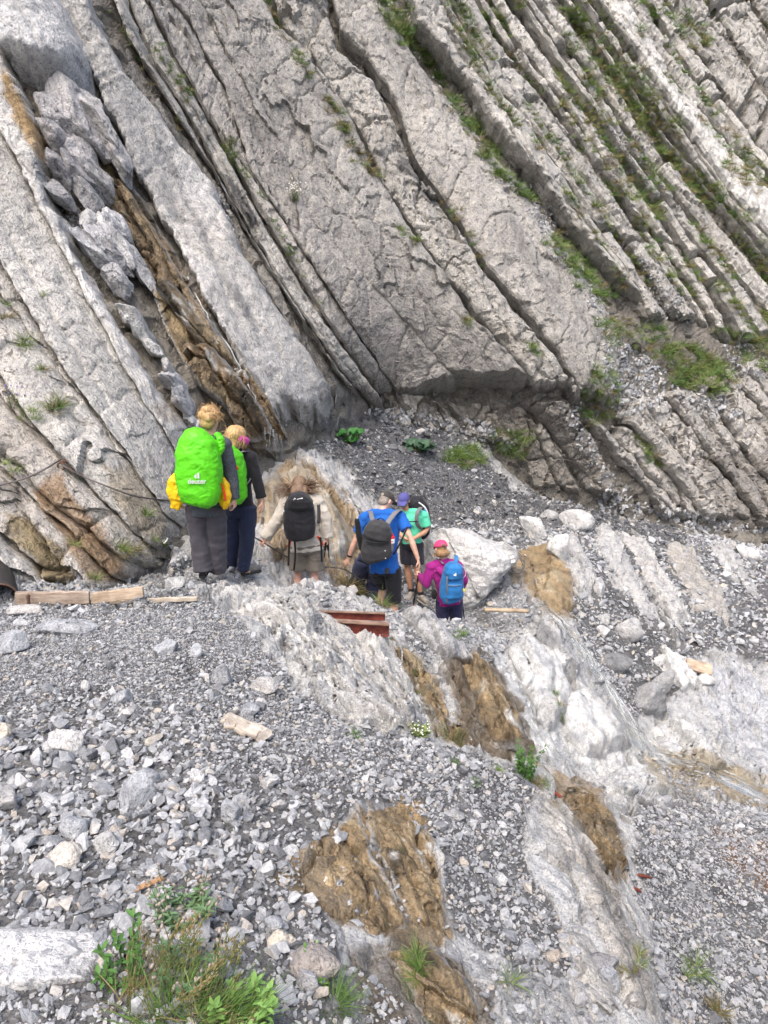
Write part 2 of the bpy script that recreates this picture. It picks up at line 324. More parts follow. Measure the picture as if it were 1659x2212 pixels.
# lasting stains: iron and algae where water seeps, clean scoured limestone, moss  (outline, colour, strength, wetness)
STAINS = [
 ([(1030, 1360), (1130, 1350), (1215, 1440), (1240, 1490), (1205, 1560), (1225, 1610), (1190, 1640), (1110, 1520)], WHITE, 0.9, 0),
 ([(1205, 1490), (1290, 1500), (1370, 1620), (1350, 1665), (1280, 1670), (1215, 1600)], WHITE, 0.95, 0),
 ([(1290, 1660), (1400, 1640), (1460, 1690), (1440, 1730), (1330, 1740), (1280, 1700)], WHITE, 0.8, 0),
 ([(1380, 1650), (1500, 1620), (1700, 1700), (1900, 1800), (1700, 1780), (1560, 1730), (1450, 1700)], SAND, 0.75, 0.7),
 ([(420, 1262), (700, 1240), (830, 1300), (900, 1420), (960, 1560), (900, 1590), (780, 1560), (690, 1440), (560, 1330)], (0.5, 0.485, 0.46), 0.8, 0),
 ([(840, 1300), (1010, 1330), (1090, 1400), (1000, 1430), (930, 1420)], (0.40, 0.40, 0.40), 0.7, 0),
 ([(815, 1375), (850, 1385), (930, 1450), (1010, 1580), (1000, 1610), (940, 1570), (890, 1480)], OCHRE, 0.9, 0.6),
 ([(960, 1430), (1040, 1400), (1110, 1480), (1150, 1600), (1160, 1650), (1060, 1620), (1000, 1600), (985, 1510)], BROWN, 0.95, 0.6),
 ([(840, 1385), (875, 1400), (930, 1500), (990, 1580), (960, 1580), (890, 1490)], MOSS, 0.75, 0.5),
 ([(600, 1900), (640, 1850), (700, 1800), (790, 1735), (890, 1730), (925, 1800), (955, 1900), (985, 2020), (950, 2060), (860, 2010), (760, 1990), (700, 1950)], OCHRE, 0.9, 0.35),
 ([(690, 1860), (800, 1830), (900, 1900), (950, 2010), (860, 2020), (760, 1960)], BROWN, 0.55, 0.35),
 ([(760, 1745), (880, 1730), (920, 1800), (860, 1850), (760, 1840)], (0.30, 0.2, 0.09), 0.6, 0.2),
 ([(740, 2040), (860, 2020), (1000, 2080), (1060, 2160), (1060, 2300), (830, 2300), (760, 2120)], BROWN, 0.8, 0.4),
 ([(880, 2080), (960, 2090), (980, 2180), (930, 2230), (880, 2150)], MOSS, 0.5, 0.3),
 ([(1150, 1690), (1250, 1760), (1330, 1900), (1400, 2060), (1450, 2230), (1390, 2230), (1300, 2050), (1220, 1900), (1150, 1790)], (0.42, 0.40, 0.37), 0.75, 0),
 ([(1175, 1670), (1260, 1690), (1330, 1760), (1362, 1850), (1345, 1930), (1320, 1900), (1270, 1800), (1200, 1730)], OCHRE, 0.85, 0.4),
 ([(1240, 1800), (1300, 1870), (1340, 1960), (1400, 2130), (1430, 2212), (1400, 2200), (1330, 2020), (1270, 1890)], (0.15, 0.14, 0.13), 0.75, 0.1),
 ([(1545, 1790), (1659, 1800), (1750, 1900), (1700, 1950), (1620, 1910), (1560, 1850)], RUST, 0.85, 0.3),
 ([(540, 1060), (640, 980), (720, 1050), (800, 1130), (830, 1230), (700, 1260), (600, 1230), (560, 1150)], (0.28, 0.19, 0.09), 0.85, 0.6),
 ([(1090, 1200), (1170, 1170), (1240, 1250), (1240, 1350), (1210, 1350), (1120, 1270)], OCHRE, 0.9, 0.5),
 ([(1040, 1290), (1130, 1260), (1220, 1350), (1300, 1480), (1390, 1600), (1370, 1640), (1280, 1500), (1170, 1370), (1060, 1330)], (0.33, 0.33, 0.33), 0.7, 0.6),
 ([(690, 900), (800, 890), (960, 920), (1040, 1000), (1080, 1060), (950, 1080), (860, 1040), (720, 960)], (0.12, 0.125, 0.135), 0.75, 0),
]
def stain(px, py, C, wet, jit, var=None, var2=None):
    for poly, col, k, wt in STAINS:
        m = pmask(px, py, poly, 9, jit) * k
        nz = np.nonzero(m > 0.003)[0]
        if var is not None: m = m * np.clip(1.0 - 0.55 * np.clip(var2, 0, 1), 0, 1)
        cc = np.array(col) * (1 + (0.75 * var[nz, None] if var is not None else 0))
        C[nz] = C[nz] * (1 - m[nz, None]) + cc * m[nz, None]
        wet[nz] = np.maximum(wet[nz], m[nz] * wt)
    return C, wet

gP = np.stack([GXX, GYY, GZ], -1).reshape(-1, 3)
gpx, gpy = px_of(gP)
gU = 1.0 / upm(gP)
jitA = fbm(gP * np.array([2.2, 2.2, 2.2]), 5, 3, 0.65) * 60
gdens = np.zeros(len(gP)); fines = sstep(0.02, 0.42, fbm(gP * np.array([1.25, 0.85, 1]), 4, 31, 0.6))
for poly, k in GRAVEL: gdens = np.maximum(gdens, pmask(gpx, gpy, poly, 14, jitA) * k)
rockness = 1 - sstep(0.2, 0.7, gdens)
# relief: bedded, broken rock where no gravel lies; soft heaps where it does
qa = gP[:, 0] * 0.86 + gP[:, 2] * 0.5; qb = gP[:, 0] * 0.5 - gP[:, 2] * 0.86 + 0.35 * gP[:, 1]
qa = gP[:, 0] * 0.8 - gP[:, 1] * 0.25 + gP[:, 2] * 0.45; qb = gP[:, 1] * 0.75 + gP[:, 0] * 0.55 - gP[:, 2] * 0.4
wob = fbm(gP * 1.6, 3, 41) * 0.35
f1, e1, _ = facet((qa + wob) / 0.42, (qb + wob) / 0.85, 5); f2, e2, _ = facet((qa + wob) / 0.16, (qb - wob) / 0.3, 6); f3, _, _ = facet((qa + wob) / 0.055, (qb) / 0.09, 8)
near = np.clip(gP[:, 1] / 4.0, 0.5, 1.4); f4, e4, _ = facet(qa / 0.026, qb / 0.038, 18)
rel = rockness * near * (0.065 * f1 + 0.034 * f2 + 0.016 * f3 + 0.006 * f4 - 0.05 * (1 - sstep(0, 0.09, e1)) - 0.018 * (1 - sstep(0, 0.12, e2))) + (0.35 + 0.65 * rockness) * 0.05 * fbm(gP * 2.4, 4, 9) * near
rel += (1 - rockness) * (0.012 * fbm(gP * 14, 3, 19) + 0.006 * f4)
GZ2 = GZ + rel.reshape(GZ.shape)
gP[:, 2] = GZ2.ravel()
gP += (vnoise(gP, 0.05, 3.5, 301) * near[:, None] + vnoise(gP, 0.016, 13.0, 305)) * rockness[:, None]
C = np.empty((len(gP), 3)); tone = fbm(gP * 1.1, 4, 21)
C[:] = np.array((0.40, 0.395, 0.385)) * (1 + 0.35 * tone[:, None])
C = C * rockness[:, None] + (1 - rockness[:, None]) * np.array((0.125, 0.122, 0.12)) * (1 + 0.5 * fbm(gP * 3.5, 3, 23)[:, None]) * (1 + 0.35 * perlin(gP * 60, 24)[:, None])
wet = np.zeros(len(gP))
vA = fbm(np.stack([qa * 14, qb * 2.5, gP[:, 2] * 2], 1), 4, 81); vB = fbm(gP * 5.0, 3, 82) * 1.6
C, wet = stain(gpx, gpy, C, wet, jitA, vA, vB)
moist = fines * (1 - rockness)        # damp fines between the stones
C *= (1 - 0.45 * moist[:, None])
me = mesh_fast('ground', gP, grid_faces(NA, NL)); smooth(me, False); set_col(me, np.concatenate([np.clip(C * np.array((0.975, 1.0, 1.03)), 0.01, 0.9), wet[:, None]], 1))
GROUND = link('ground', me, M_ROCKN, kind='structure', label='stony mountainside of gravel and bare limestone sloping down to the right')

# normals of the height field, and look-up
dzda = np.gradient(GZ2, axis=1) / ((A1 - A0) / (NA - 1)); dzdl = np.gradient(GZ2, axis=0) / ((L1 - L0) / (NL - 1))
ZX = dzda / GYY; ZY = (dzdl - GA * dzda) / GYY
def ground_at(x, y):
    a = np.clip((np.asarray(x) / y - A0) / (A1 - A0) * (NA - 1), 0, NA - 1.001); l = np.clip((np.log(y) - L0) / (L1 - L0) * (NL - 1), 0, NL - 1.001)
    i, j = a.astype(int), l.astype(int); u, v = a - i, l - j
    return (GZ2[j, i] * (1 - u) + GZ2[j, i + 1] * u) * (1 - v) + (GZ2[j + 1, i] * (1 - u) + GZ2[j + 1, i + 1] * u) * v
def gz(x, y): return float(ground_at(np.array([x]), np.array([y]))[0])

# the slope goes on beyond the surveyed part: coarser ground to either side and behind the viewer
ax_, ay_ = np.meshgrid(np.arange(-16, 18.01, 0.3), np.arange(-4, 19.01, 0.3)); yc = np.maximum(ay_, 1.45); aa = ax_ / yc; ac = np.clip(aa, A0 + 0.012, A1 - 0.012)
az_ = ground_at(ac * yc, yc) - 0.03 + np.where(aa > ac, -0.30, np.where(aa < ac, -0.16, 0)) * np.abs(ax_ - ac * yc) + 0.10 * fbm(np.stack([ax_.ravel(), ay_.ravel(), np.zeros(ax_.size)], 1) * 0.8, 3, 91).reshape(ax_.shape) * (np.abs(aa - ac) > 0.03)
F_ = grid_faces(ax_.shape[1], ax_.shape[0]); inside = ((aa > A0 + 0.05) & (aa < A1 - 0.05) & (ay_ > 1.75)).ravel(); F_ = F_[~inside[F_].all(1)]
me = mesh_fast('outlying_slope', np.stack([ax_, ay_, az_ - 0.25 * inside.reshape(ax_.shape)], -1).reshape(-1, 3), F_); smooth(me); set_col(me, np.tile(np.array([0.26, 0.265, 0.275, 0.0]), (ax_.size, 1)))
link('outlying_slope', me, M_ROCKN, GROUND)
# ------------------------------------------------------------------ the cliff: dipping limestone beds, each bed a slab with its own thickness
CLIFF_SPOTS = np.array([
 (0, 1290, 6.5), (-300, 1290, 6.2), (150, 1270, 6.8), (320, 1200, 7.5), (380, 1100, 8.1), (400, 900, 9.4), (0, 900, 7.9), (0, 600, 9.2), (0, 300, 10.4), (0, 0, 11.6), (-300, 600, 8.6), (-300, 0, 11), (250, 700, 9.6), (200, 300, 11.2), (200, 0, 12.4),
 (480, 1000, 10.4), (560, 930, 11.2), (650, 940, 12.3), (720, 860, 13.3), (600, 680, 12.9), (450, 420, 13.2), (400, 0, 15),
 (760, 870, 14.8), (830, 880, 15.4), (900, 890, 15.9), (1050, 910, 16.2), (600, 0, 17), (829, 0, 19), (900, 400, 17), (1000, 700, 15.9), (1150, 850, 15.8), (1300, 850, 16.8), (1310, 700, 17.8), (1200, 400, 19.4), (1100, 0, 22.5),
 (1100, 980, 16.3), (1200, 1075, 16.2), (1300, 1105, 16.5), (1500, 1140, 17.4), (1659, 1165, 18.4), (1659, 900, 20.5), (1659, 600, 23.5), (1500, 700, 20.4), (1659, 300, 27), (1659, 0, 31), (1400, 0, 27), (1400, 500, 21.5), (1900, 1165, 19.5), (1900, 0, 35), (1000, -250, 23), (0, -250, 12.8), (1800, -250, 37), (450, -250, 17)])
cs = CLIFF_SPOTS[:, :2] / 800.0
def _k(d2): return np.where(d2 > 1e-12, d2 * np.log(d2 + 1e-12), 0)
n_ = len(cs); Kc = _k(((cs[:, None] - cs[None]) ** 2).sum(-1)) + np.eye(n_) * 0.02; Pc = np.c_[np.ones(n_), cs]
sol = np.linalg.solve(np.block([[Kc, Pc], [Pc.T, np.zeros((3, 3))]]), np.r_[np.log(CLIFF_SPOTS[:, 2]), 0, 0, 0])
def cliffY(px, py):
    q = np.stack([np.asarray(px, float), np.asarray(py, float)], -1).reshape(-1, 2) / 800.0
    d2 = ((q[:, None] - cs[None]) ** 2).sum(-1)
    return np.exp(_k(d2) @ sol[:n_] + np.c_[np.ones(len(q)), q] @ sol[n_:])
def groundY(px, py):
    """distance at which a sight line meets the ground"""
    px = np.atleast_1d(np.asarray(px, float)); py = np.atleast_1d(np.asarray(py, float)); out = np.full(px.shape, np.nan)
    Ys = np.exp(np.linspace(L0 + 0.01, L1 - 0.02, 900)); hit = np.zeros(px.shape, bool)
    for k in range(0, len(px), 4000):
        s = slice(k, k + 4000); P = pt(px[s, None], py[s, None], Ys[None, :]); dz = P[..., 2] - ground_at(P[..., 0], P[..., 1])
        below = dz < 0; i = below.argmax(1); ok = below.any(1); i1 = np.clip(i, 1, None); rr = np.arange(len(i))
        d0, d1 = dz[rr, i1 - 1], dz[rr, i1]; t = np.clip(d0 / (d0 - d1 + 1e-9), 0, 1)
        out[s] = np.where(ok, Ys[i1 - 1] + t * (Ys[i1] - Ys[i1 - 1]), Ys[-1])
    return out

def resample(poly, m):
    p = np.asarray(poly, float); d = np.r_[0, np.cumsum(np.hypot(*np.diff(p[:, :2], axis=0).T))]
    t = np.linspace(0, d[-1], m); return np.stack([np.interp(t, d, p[:, i]) for i in range(p.shape[1])], 1), d[-1]
NDIR = np.array([0.0, -0.94, 0.34])
def slab(Lp, Rp, off=(0.2, 0.3, 0.2), depth=0.6, tone=(0.40, 0.385, 0.36), seed=0, parent=None, Yf=cliffY, top=0.0, bot=0.12, rough=1.0, edge=0.10, streak=0.5, jit=5.0, res=2.7, name='rock_slab', ndir=NDIR, mat=None, block=1.0, smoothness=0.0, mott=None, widen=0.0, joints=1.0, er=0.22):
    """one bed between two traces Lp and Rp (survey polylines, top to bottom); off = standing-out at left / middle / right (m)"""
    m = int(max(12, resample(Lp, 2)[1] / (res * 1.15))); A, la = resample(Lp, m); B, lb = resample(Rp, m)
    wd = np.hypot(*(A - B)[:, :2].T).mean(); n = int(max(5, wd / res))
    tt = np.linspace(0, 1, m); nz = np.stack([tt * la / 60, np.full(m, seed * 3.1), np.zeros(m)], 1)
    jl = fbm(nz, 4, seed + 1, 0.62) * jit * 2; jr = fbm(nz + 50, 4, seed + 2, 0.62) * jit * 2
    jw = min(1.0, wd / 60)
    A = A.copy(); B = B.copy(); A[:, 0] += jl * jw; B[:, 0] += jr * jw; A[:, 1] += fbm(nz + 9, 3, seed + 3) * jit * jw
    A[:, 0] -= widen; B[:, 0] += widen
    sk = 8
    uu = np.r_[np.zeros(sk), np.linspace(0, 1, n), np.ones(sk)]
    sd = np.r_[np.linspace(1, 0.12, sk), np.zeros(n), np.linspace(0.12, 1, sk)]
    U, T = np.meshgrid(uu, tt); S = np.meshgrid(sd, tt)[0]
    PX = A[:, None, 0] * (1 - U) + B[:, None, 0] * U; PY = A[:, None, 1] * (1 - U) + B[:, None, 1] * U
    Y = (Yf(PX.ravel(), PY.ravel())).reshape(PX.shape)
    P = pt(PX, PY, Y).reshape(-1, 3); u = U.ravel(); t = T.ravel(); s = S.ravel(); mp_ = 1 / upm(P)
    along = pt(*A[-1, :2], Yf(A[-1:, 0], A[-1:, 1])[0]) - pt(*A[0, :2], Yf(A[:1, 0], A[:1, 1])[0]); along /= np.linalg.norm(along)
    acr = np.cross(along, ndir); acr /= np.linalg.norm(acr)
    qa, qb = P @ acr, P @ along
    oL, oM, oR = off
    o = oL * (1 - u) + oR * u + (oM - 0.5 * (oL + oR)) * 4 * u * (1 - u)
    thick = max(0.05, min(1.0, wd * mp_.mean() / 0.9))
    r_l = np.exp(-u / edge); r_r = np.exp(-(1 - u) / edge)
    o -= thick * er * (r_l ** 2 + r_r ** 2)
    kS = float(np.clip(P[:, 1].mean() / 11.0, 0.2, 1.0)); w1 = fbm(P * 1.3 / kS, 3, seed + 7) * 0.5 * kS      # nearer rock is read in finer detail
    f1, e1, c1 = facet((qa + w1) / (0.75 * thick + 0.12), (qb + w1 * 1.5) / (1.7 * block), seed + 11); f2, e2, _ = facet((qa + w1) / (0.27 * kS), (qb - w1) / (0.55 * kS), seed + 12); f3, e3, _ = facet((qa + w1 * 0.6) / (0.10 * kS), (qb + w1) / (0.17 * kS), seed + 13)
    rg = 1 - np.abs(perlin(np.stack([(qa + 0.25 * w1) / (0.45 * thick + 0.1), (qb + w1) * 0.22, np.full(qa.shape, seed * 0.37)], 1), seed + 17)) * 2.2      # long joints along the bed
    rx = 1 - np.abs(perlin(np.stack([(qa + w1) * 0.9, (qb + 0.9 * w1) / (0.8 * block + 0.15), np.full(qa.shape, seed * 0.53)], 1), seed + 18)) * 2.2           # cross joints
    o += rough * (thick ** 0.5) * (0.085 * f1 * (1 - smoothness) + kS ** 0.7 * (0.032 * f2 * (1 - 0.5 * smoothness) + 0.015 * f3) - joints * 0.16 * np.clip(rg, 0, 1) ** 9 * (1 - 0.8 * smoothness) - 0.09 * np.clip(rx, 0, 1) ** 12 * (1 - 0.8 * smoothness))
    o += rough * 0.08 * fbm(P * np.array([1.1, 1.1, 1.1]), 3, seed + 15)
    o += rough * 0.036 * kS * fbm(P * 7.0 / kS, 4, seed + 16, 0.6)
    # ends of the bed round off into the slope
    lt, lb_ = t * la * mp_, (1 - t) * la * mp_
    jt = 0.8 * fbm(P * 2.2, 3, seed + 4, 0.6) + 0.5 * c1
    if top > 0: o -= depth * np.clip(1 - (lt + jt * top) / top, 0, 1) ** 2
    if bot > 0: o -= depth * 1.3 * np.clip(1 - (lb_ + jt * bot) / bot, 0, 1.1) ** 1.6
    o -= s * depth
    V = P + ndir * o[:, None] + acr * ((w1 * 0.03 * rough)[:, None])
    V += vnoise(V, 0.11 * min(1.0, depth), 4.2, seed + 311) * (np.clip(s * 3, 0, 1) * (s > 0))[:, None] + vnoise(V, 0.03 * min(1.0, rough), 3.2, seed + 301) + vnoise(V, 0.012 * kS * min(1.0, rough), 11.0 / kS, seed + 305)
    # colour: weathered beds, long stains along the bed, pale scoured patches
    wv = np.stack([qa * 2.2, qb * 0.35, P[:, 1] * 0.2], 1)
    st = fbm(wv, 4, seed + 20); pt_ = fbm(P * 0.8, 4, seed + 22)
    C = np.array(tone) * (1 + 0.30 * pt_[:, None]) * (1 + 0.10 * c1[:, None])
    dk = sstep(0.12, 0.45, st) * streak
    C = C * (1 - 0.6 * dk[:, None]) + np.array((0.5, 0.46, 0.4))[None] * 0.0
    wm = sstep(0.05, 0.5, fbm(P * 0.55, 3, seed + 25)) * 0.2
    C = C * (1 - wm[:, None]) + C * np.array((1.08, 0.98, 0.86)) * wm[:, None]
    wet = np.zeros(len(V)); px, py = px_of(V)
    if mott is None: C, wet = stain_shade_list(px, py, C, wet, fbm(P * 2.0, 4, seed + 27) * 50)
    else:                                            # water-stained ledge: bands of iron, algae and bare rock that follow the flow
        sc = 1.0 / max(0.25, mp_.mean() * 250)
        n1 = fbm(np.stack([qa * 5.0 * sc, qb * 1.2 * sc, P[:, 1] * sc], 1), 5, seed + 40, 0.62) * 1.7; n2 = fbm(P * 4.0 * sc, 4, seed + 44, 0.6) * 1.5
        C = np.array(tone) * (1 + 0.5 * n2[:, None])
        for (c_m, lo, hi), nn in zip(mott, (n1, -n1, n2, -n2)): m_ = sstep(lo, hi, nn)[:, None]; C = C * (1 - m_) + np.array(c_m) * (1 + 0.4 * n2[:, None]) * m_
        ed = np.minimum(np.minimum(u, 1 - u) * wd, np.minimum(t, 1 - t) * la) / max(4.0, min(22.0, wd * 0.11)) + 0.8 * n2 + 0.35 * n1     # the stain fades out unevenly into bare rock
        m_ = (1 - sstep(0.1, 1.1, ed))[:, None]; C = C * (1 - m_) + np.array((0.36, 0.35, 0.335)) * (1 + 0.35 * n2[:, None]) * m_
        wet[:] = 0.12
    me = mesh_fast(name, V, grid_faces(n + 2 * sk, m)[:, ::-1]); smooth(me, smoothness > 0.5); set_col(me, np.concatenate([np.clip(C * (np.array((0.985, 1.0, 1.02)) if Yf is groundY else np.array((1.0, 1.0, 0.99))), 0.01, 0.9), wet[:, None]], 1))
    return link(name, me, mat or M_ROCK, parent)
CSTAINS_SHADE = [  # stains on the cliff, plus painted shade along its undercut foot
 ([(-10, 130), (20, 150), (60, 230), (105, 330), (90, 340), (50, 290), (0, 210)], (0.33, 0.2, 0.06), 0.85, 0.3),
 ([(150, 325), (200, 330), (300, 450), (400, 600), (480, 720), (560, 850), (620, 940), (560, 960), (480, 870), (420, 780), (370, 690), (330, 570), (250, 450)], (0.24, 0.16, 0.075), 0.8, 0.5),
 ([(330, 640), (400, 660), (480, 740), (560, 850), (590, 930), (500, 890), (420, 780)], BROWN, 0.55, 0.5),
 ([(400, 700), (430, 700), (520, 840), (560, 930), (520, 920)], MOSS, 0.35, 0.5),
 ([(330, 880), (400, 930), (560, 980), (600, 940), (480, 860)], OCHRE, 0.5, 0.4),
 ([(60, 1060), (130, 1030), (190, 1120), (280, 1250), (200, 1250), (130, 1160)], (0.24, 0.15, 0.075), 0.85, 0.1),
 ([(0, 1100), (60, 1110), (130, 1180), (160, 1270), (100, 1270), (40, 1180)], (0.2, 0.15, 0.06), 0.8, 0.1),
 ([(220, 1000), (280, 1020), (350, 1110), (360, 1170), (300, 1150), (250, 1080)], (0.26, 0.21, 0.14), 0.6, 0),
 ([(475, 340), (500, 370), (560, 480), (545, 490), (490, 420)], (0.035, 0.035, 0.04), 0.85, 0.2),
 ([(840, 270), (860, 290), (900, 380), (940, 440), (920, 440), (870, 370)], (0.05, 0.05, 0.055), 0.8, 0),
 ([(960, 860), (1140, 850), (1290, 830), (1310, 900), (1240, 960), (1180, 930), (1060, 880)], (0.16, 0.15, 0.14), 0.6, 0),  # shade of the undercut hollow, put into the rock colour
 ([(700, 840), (800, 830), (860, 880), (800, 900), (720, 900)], (0.15, 0.14, 0.13), 0.6, 0),  # the hollow's shade again, coloured in below the thin beds
 ([(1500, 980), (1700, 960), (1700, 1150), (1560, 1140)], (0.17, 0.155, 0.14), 0.6, 0),
 ([(1040, 880), (1100, 870), (1260, 1060), (1230, 1080), (1100, 960)], (0.2, 0.18, 0.16), 0.5, 0),
]
def stain_shade_list(px, py, C, wet, jit):
    for poly, col, k, wt in CSTAINS_SHADE + STAINS:
        a = np.asarray(poly)
        if a[:, 0].max() < px.min() or a[:, 0].min() > px.max() or a[:, 1].max() < py.min() or a[:, 1].min() > py.max(): continue
        m = pmask(px, py, poly, 9, jit) * k * np.clip(1.0 - 0.5 * np.clip(jit / 30, 0, 1), 0, 1)
        C = C * (1 - m[:, None]) + np.array(col) * (1 + 0.5 * np.clip(jit[:, None] / 40, -1, 1)) * m[:, None]; wet = np.maximum(wet, m * wt)
    return C, wet

CLIFF = empty('cliff', kind='structure', label='tall grey limestone cliff of steeply dipping beds')
GREY, PALE, WARM, DARK = (0.38, 0.375, 0.36), (0.58, 0.56, 0.54), (0.45, 0.435, 0.41), (0.30, 0.29, 0.275)
WH = (0.56, 0.55, 0.54)
# backing: earth and rubble in the joints between the beds
bx, by = np.meshgrid(np.linspace(-260, 1860, 420), np.linspace(-140, 1215, 270))
BY = cliffY(bx.ravel(), by.ravel())
P = pt(bx.ravel(), by.ravel(), BY); BP0 = P.copy()
qa_ = P @ np.array([0.83, 0, 0.55]); qb_ = P @ np.array([0.53, -0.08, -0.84]); fb1, _, _ = facet(qa_ / 0.5, qb_ / 0.9, 771); fb2, _, _ = facet(qa_ / 0.2, qb_ / 0.3, 772)
P = P + NDIR * (0.10 * fb1 + 0.05 * fb2)[:, None] + vnoise(P, 0.10, 3.0, 773)
P = P - NDIR * 0.10 + NDIR * (0.22 * fbm(P * 1.2, 4, 71) + 0.07 * fbm(P * 6, 3, 72))[:, None]
tn = fbm(P * 0.9, 4, 73)[:, None]; C = np.array((0.20, 0.185, 0.16)) * (1 + 0.5 * tn)
wet = np.zeros(len(P)); pxx, pyy = px_of(P); C, wet = stain_shade_list(pxx, pyy, C, wet, fbm(P * 2, 3, 74) * 40)
me = mesh_fast('cliff_backing', P, grid_faces(420, 270)[:, ::-1]); smooth(me, False); set_col(me, np.concatenate([np.clip(C, 0.01, 0.9), wet[:, None]], 1))
link('rock_face', me, M_ROCK, CLIFF)

K1 = [(-60, -40), (0, 70), (25, 150), (50, 190), (100, 330), (112, 450), (146, 490), (172, 560), (245, 690), (285, 750), (345, 850), (400, 915), (425, 965)]
def sh(poly, dx, dy=0): return [(x + dx, y + dy) for x, y in poly]
def between(a, b, k):
    m = 14; A, _ = resample(a, m); B, _ = resample(b, m); return (A * (1 - k) + B * k).tolist()
def clipy(poly, y0, y1):
    p = np.asarray(poly, float); ys = np.r_[y0, p[(p[:, 1] > y0) & (p[:, 1] < y1), 1], y1]; return [(float(np.interp(y, p[:, 1], p[:, 0])), float(y)) for y in ys]
sd_ = [100]
def S(*a, **k):
    sd_[0] += 31; return slab(*a, seed=sd_[0], parent=CLIFF, **k)
# left wall
A1l = [(-160, -40), (-60, 130), (10, 280), (70, 400), (130, 520), (205, 660), (280, 800), (345, 910), (405, 1010), (450, 1110), (470, 1180)]
B1l = [(-300, 60), (-150, 300), (-40, 480), (60, 650), (140, 790), (215, 890), (290, 990), (350, 1085), (410, 1175)]
C1l = [(-400, 260), (-200, 560), (-60, 720), (30, 840), (110, 950), (180, 1025), (240, 1090), (310, 1160), (370, 1225)]
D1l = [(-400, 640), (-200, 820), (-60, 940), (50, 1050), (130, 1120), (200, 1190), (275, 1275)]
E1l = [(-400, 880), (-200, 1010), (-80, 1085), (20, 1155), (90, 1225), (150, 1300)]
F1l = [(-400, 1080), (-200, 1180), (-90, 1250), (0, 1320)]
S(A1l, K1, off=(0.28, 0.36, 0.30), depth=0.9, tone=WH, rough=0.75, edge=0.05, streak=0.9, top=0, bot=0.35, smoothness=0.52, jit=9)
S(B1l, sh(A1l, 2), off=(0.34, 0.30, 0.24), depth=0.8, tone=(0.48, 0.47, 0.455), rough=0.8, edge=0.04, streak=0.6, bot=0.3, smoothness=0.4)
S(C1l, sh(B1l, -3), off=(0.30, 0.30, 0.18), depth=0.8, tone=(0.48, 0.465, 0.445), rough=1.0, edge=0.05, streak=0.5, bot=0.25)
S(D1l, sh(C1l, -4), off=(0.22, 0.26, 0.16), depth=0.7, tone=(0.47, 0.44, 0.41), rough=1.3, edge=0.06, bot=0.2)
S(E1l, sh(D1l, -3), off=(0.34, 0.30, 0.14), depth=0.7, tone=(0.46, 0.43, 0.40), rough=1.3, edge=0.06, bot=0.2)
S(F1l, sh(E1l, -4), off=(0.42, 0.40, 0.26), depth=0.7, tone=(0.48, 0.46, 0.44), rough=1.2, edge=0.06, bot=0.2)
# beds beside the water chute
MBc = [((0.045, 0.035, 0.022), 0.1, 0.5), ((0.39, 0.30, 0.18), 0.05, 0.5), ((0.42, 0.405, 0.375), 0.22, 0.6), ((0.07, 0.075, 0.02), 0.35, 0.8)]
S([(-30, -40), (2, 60), (26, 140), (60, 195)], [(110, -40), (190, 120), (215, 175), (205, 228)], off=(0.5, 0.75, 0.7), depth=1.0, tone=(0.52, 0.525, 0.54), rough=0.8, bot=0.3, smoothness=0.6)
BLOCKS = [(120, 250, 60, 34, 0.34, (0.42, 0.415, 0.43)), (165, 262, 85, 38, 0.40, (0.45, 0.44, 0.445)), (205, 280, 90, 34, 0.38, (0.47, 0.46, 0.46)), (245, 320, 95, 30, 0.36, (0.46, 0.45, 0.45)), (135, 310, 50, 26, 0.3, (0.38, 0.375, 0.39)), (180, 340, 55, 28, 0.32, (0.40, 0.39, 0.40)),
 (140, 380, 40, 28, 0.32, (0.34, 0.335, 0.35)), (175, 385, 48, 26, 0.34, (0.37, 0.365, 0.38)), (212, 395, 52, 26, 0.32, (0.40, 0.395, 0.40)), (130, 425, 36, 18, 0.28, (0.36, 0.36, 0.37)), (190, 430, 38, 20, 0.28, (0.33, 0.33, 0.34)),
 (208, 500, 42, 26, 0.36, (0.5, 0.5, 0.51)), (245, 500, 48, 26, 0.40, (0.52, 0.52, 0.53)), (205, 545, 60, 22, 0.36, (0.40, 0.405, 0.42)), (238, 555, 78, 26, 0.42, (0.46, 0.46, 0.475)), (278, 555, 72, 24, 0.46, (0.49, 0.49, 0.50)), (310, 590, 60, 20, 0.42, (0.46, 0.46, 0.465)), (262, 615, 46, 22, 0.36, (0.42, 0.42, 0.43)),
 (288, 695, 40, 20, 0.36, (0.54, 0.535, 0.53)), (315, 730, 42, 18, 0.36, (0.5, 0.5, 0.49)), (338, 760, 26, 14, 0.3, (0.48, 0.48, 0.47)), (380, 830, 36, 18, 0.38, (0.46, 0.46, 0.47)), (398, 870, 38, 16, 0.38, (0.43, 0.43, 0.44)), (370, 806, 22, 13, 0.3, (0.5, 0.5, 0.5)), (416, 915, 26, 14, 0.36, (0.55, 0.55, 0.55)), (440, 935, 22, 16, 0.36, (0.55, 0.55, 0.55))]
S([(345, 640), (400, 700), (430, 740), (500, 800)], [(380, 620), (440, 700), (490, 750), (540, 830)], off=(0.3, 0.45, 0.3), depth=0.7, tone=(0.2, 0.15, 0.09), mott=MBc, rough=1.5, bot=0.2, top=0.2)
S([(390, 760), (430, 830), (500, 900), (545, 960)], [(450, 740), (520, 820), (575, 890), (600, 950)], off=(0.35, 0.55, 0.4), depth=0.8, tone=(0.2, 0.14, 0.08), mott=MBc, rough=1.5, bot=0.3, top=0.3, block=0.5)
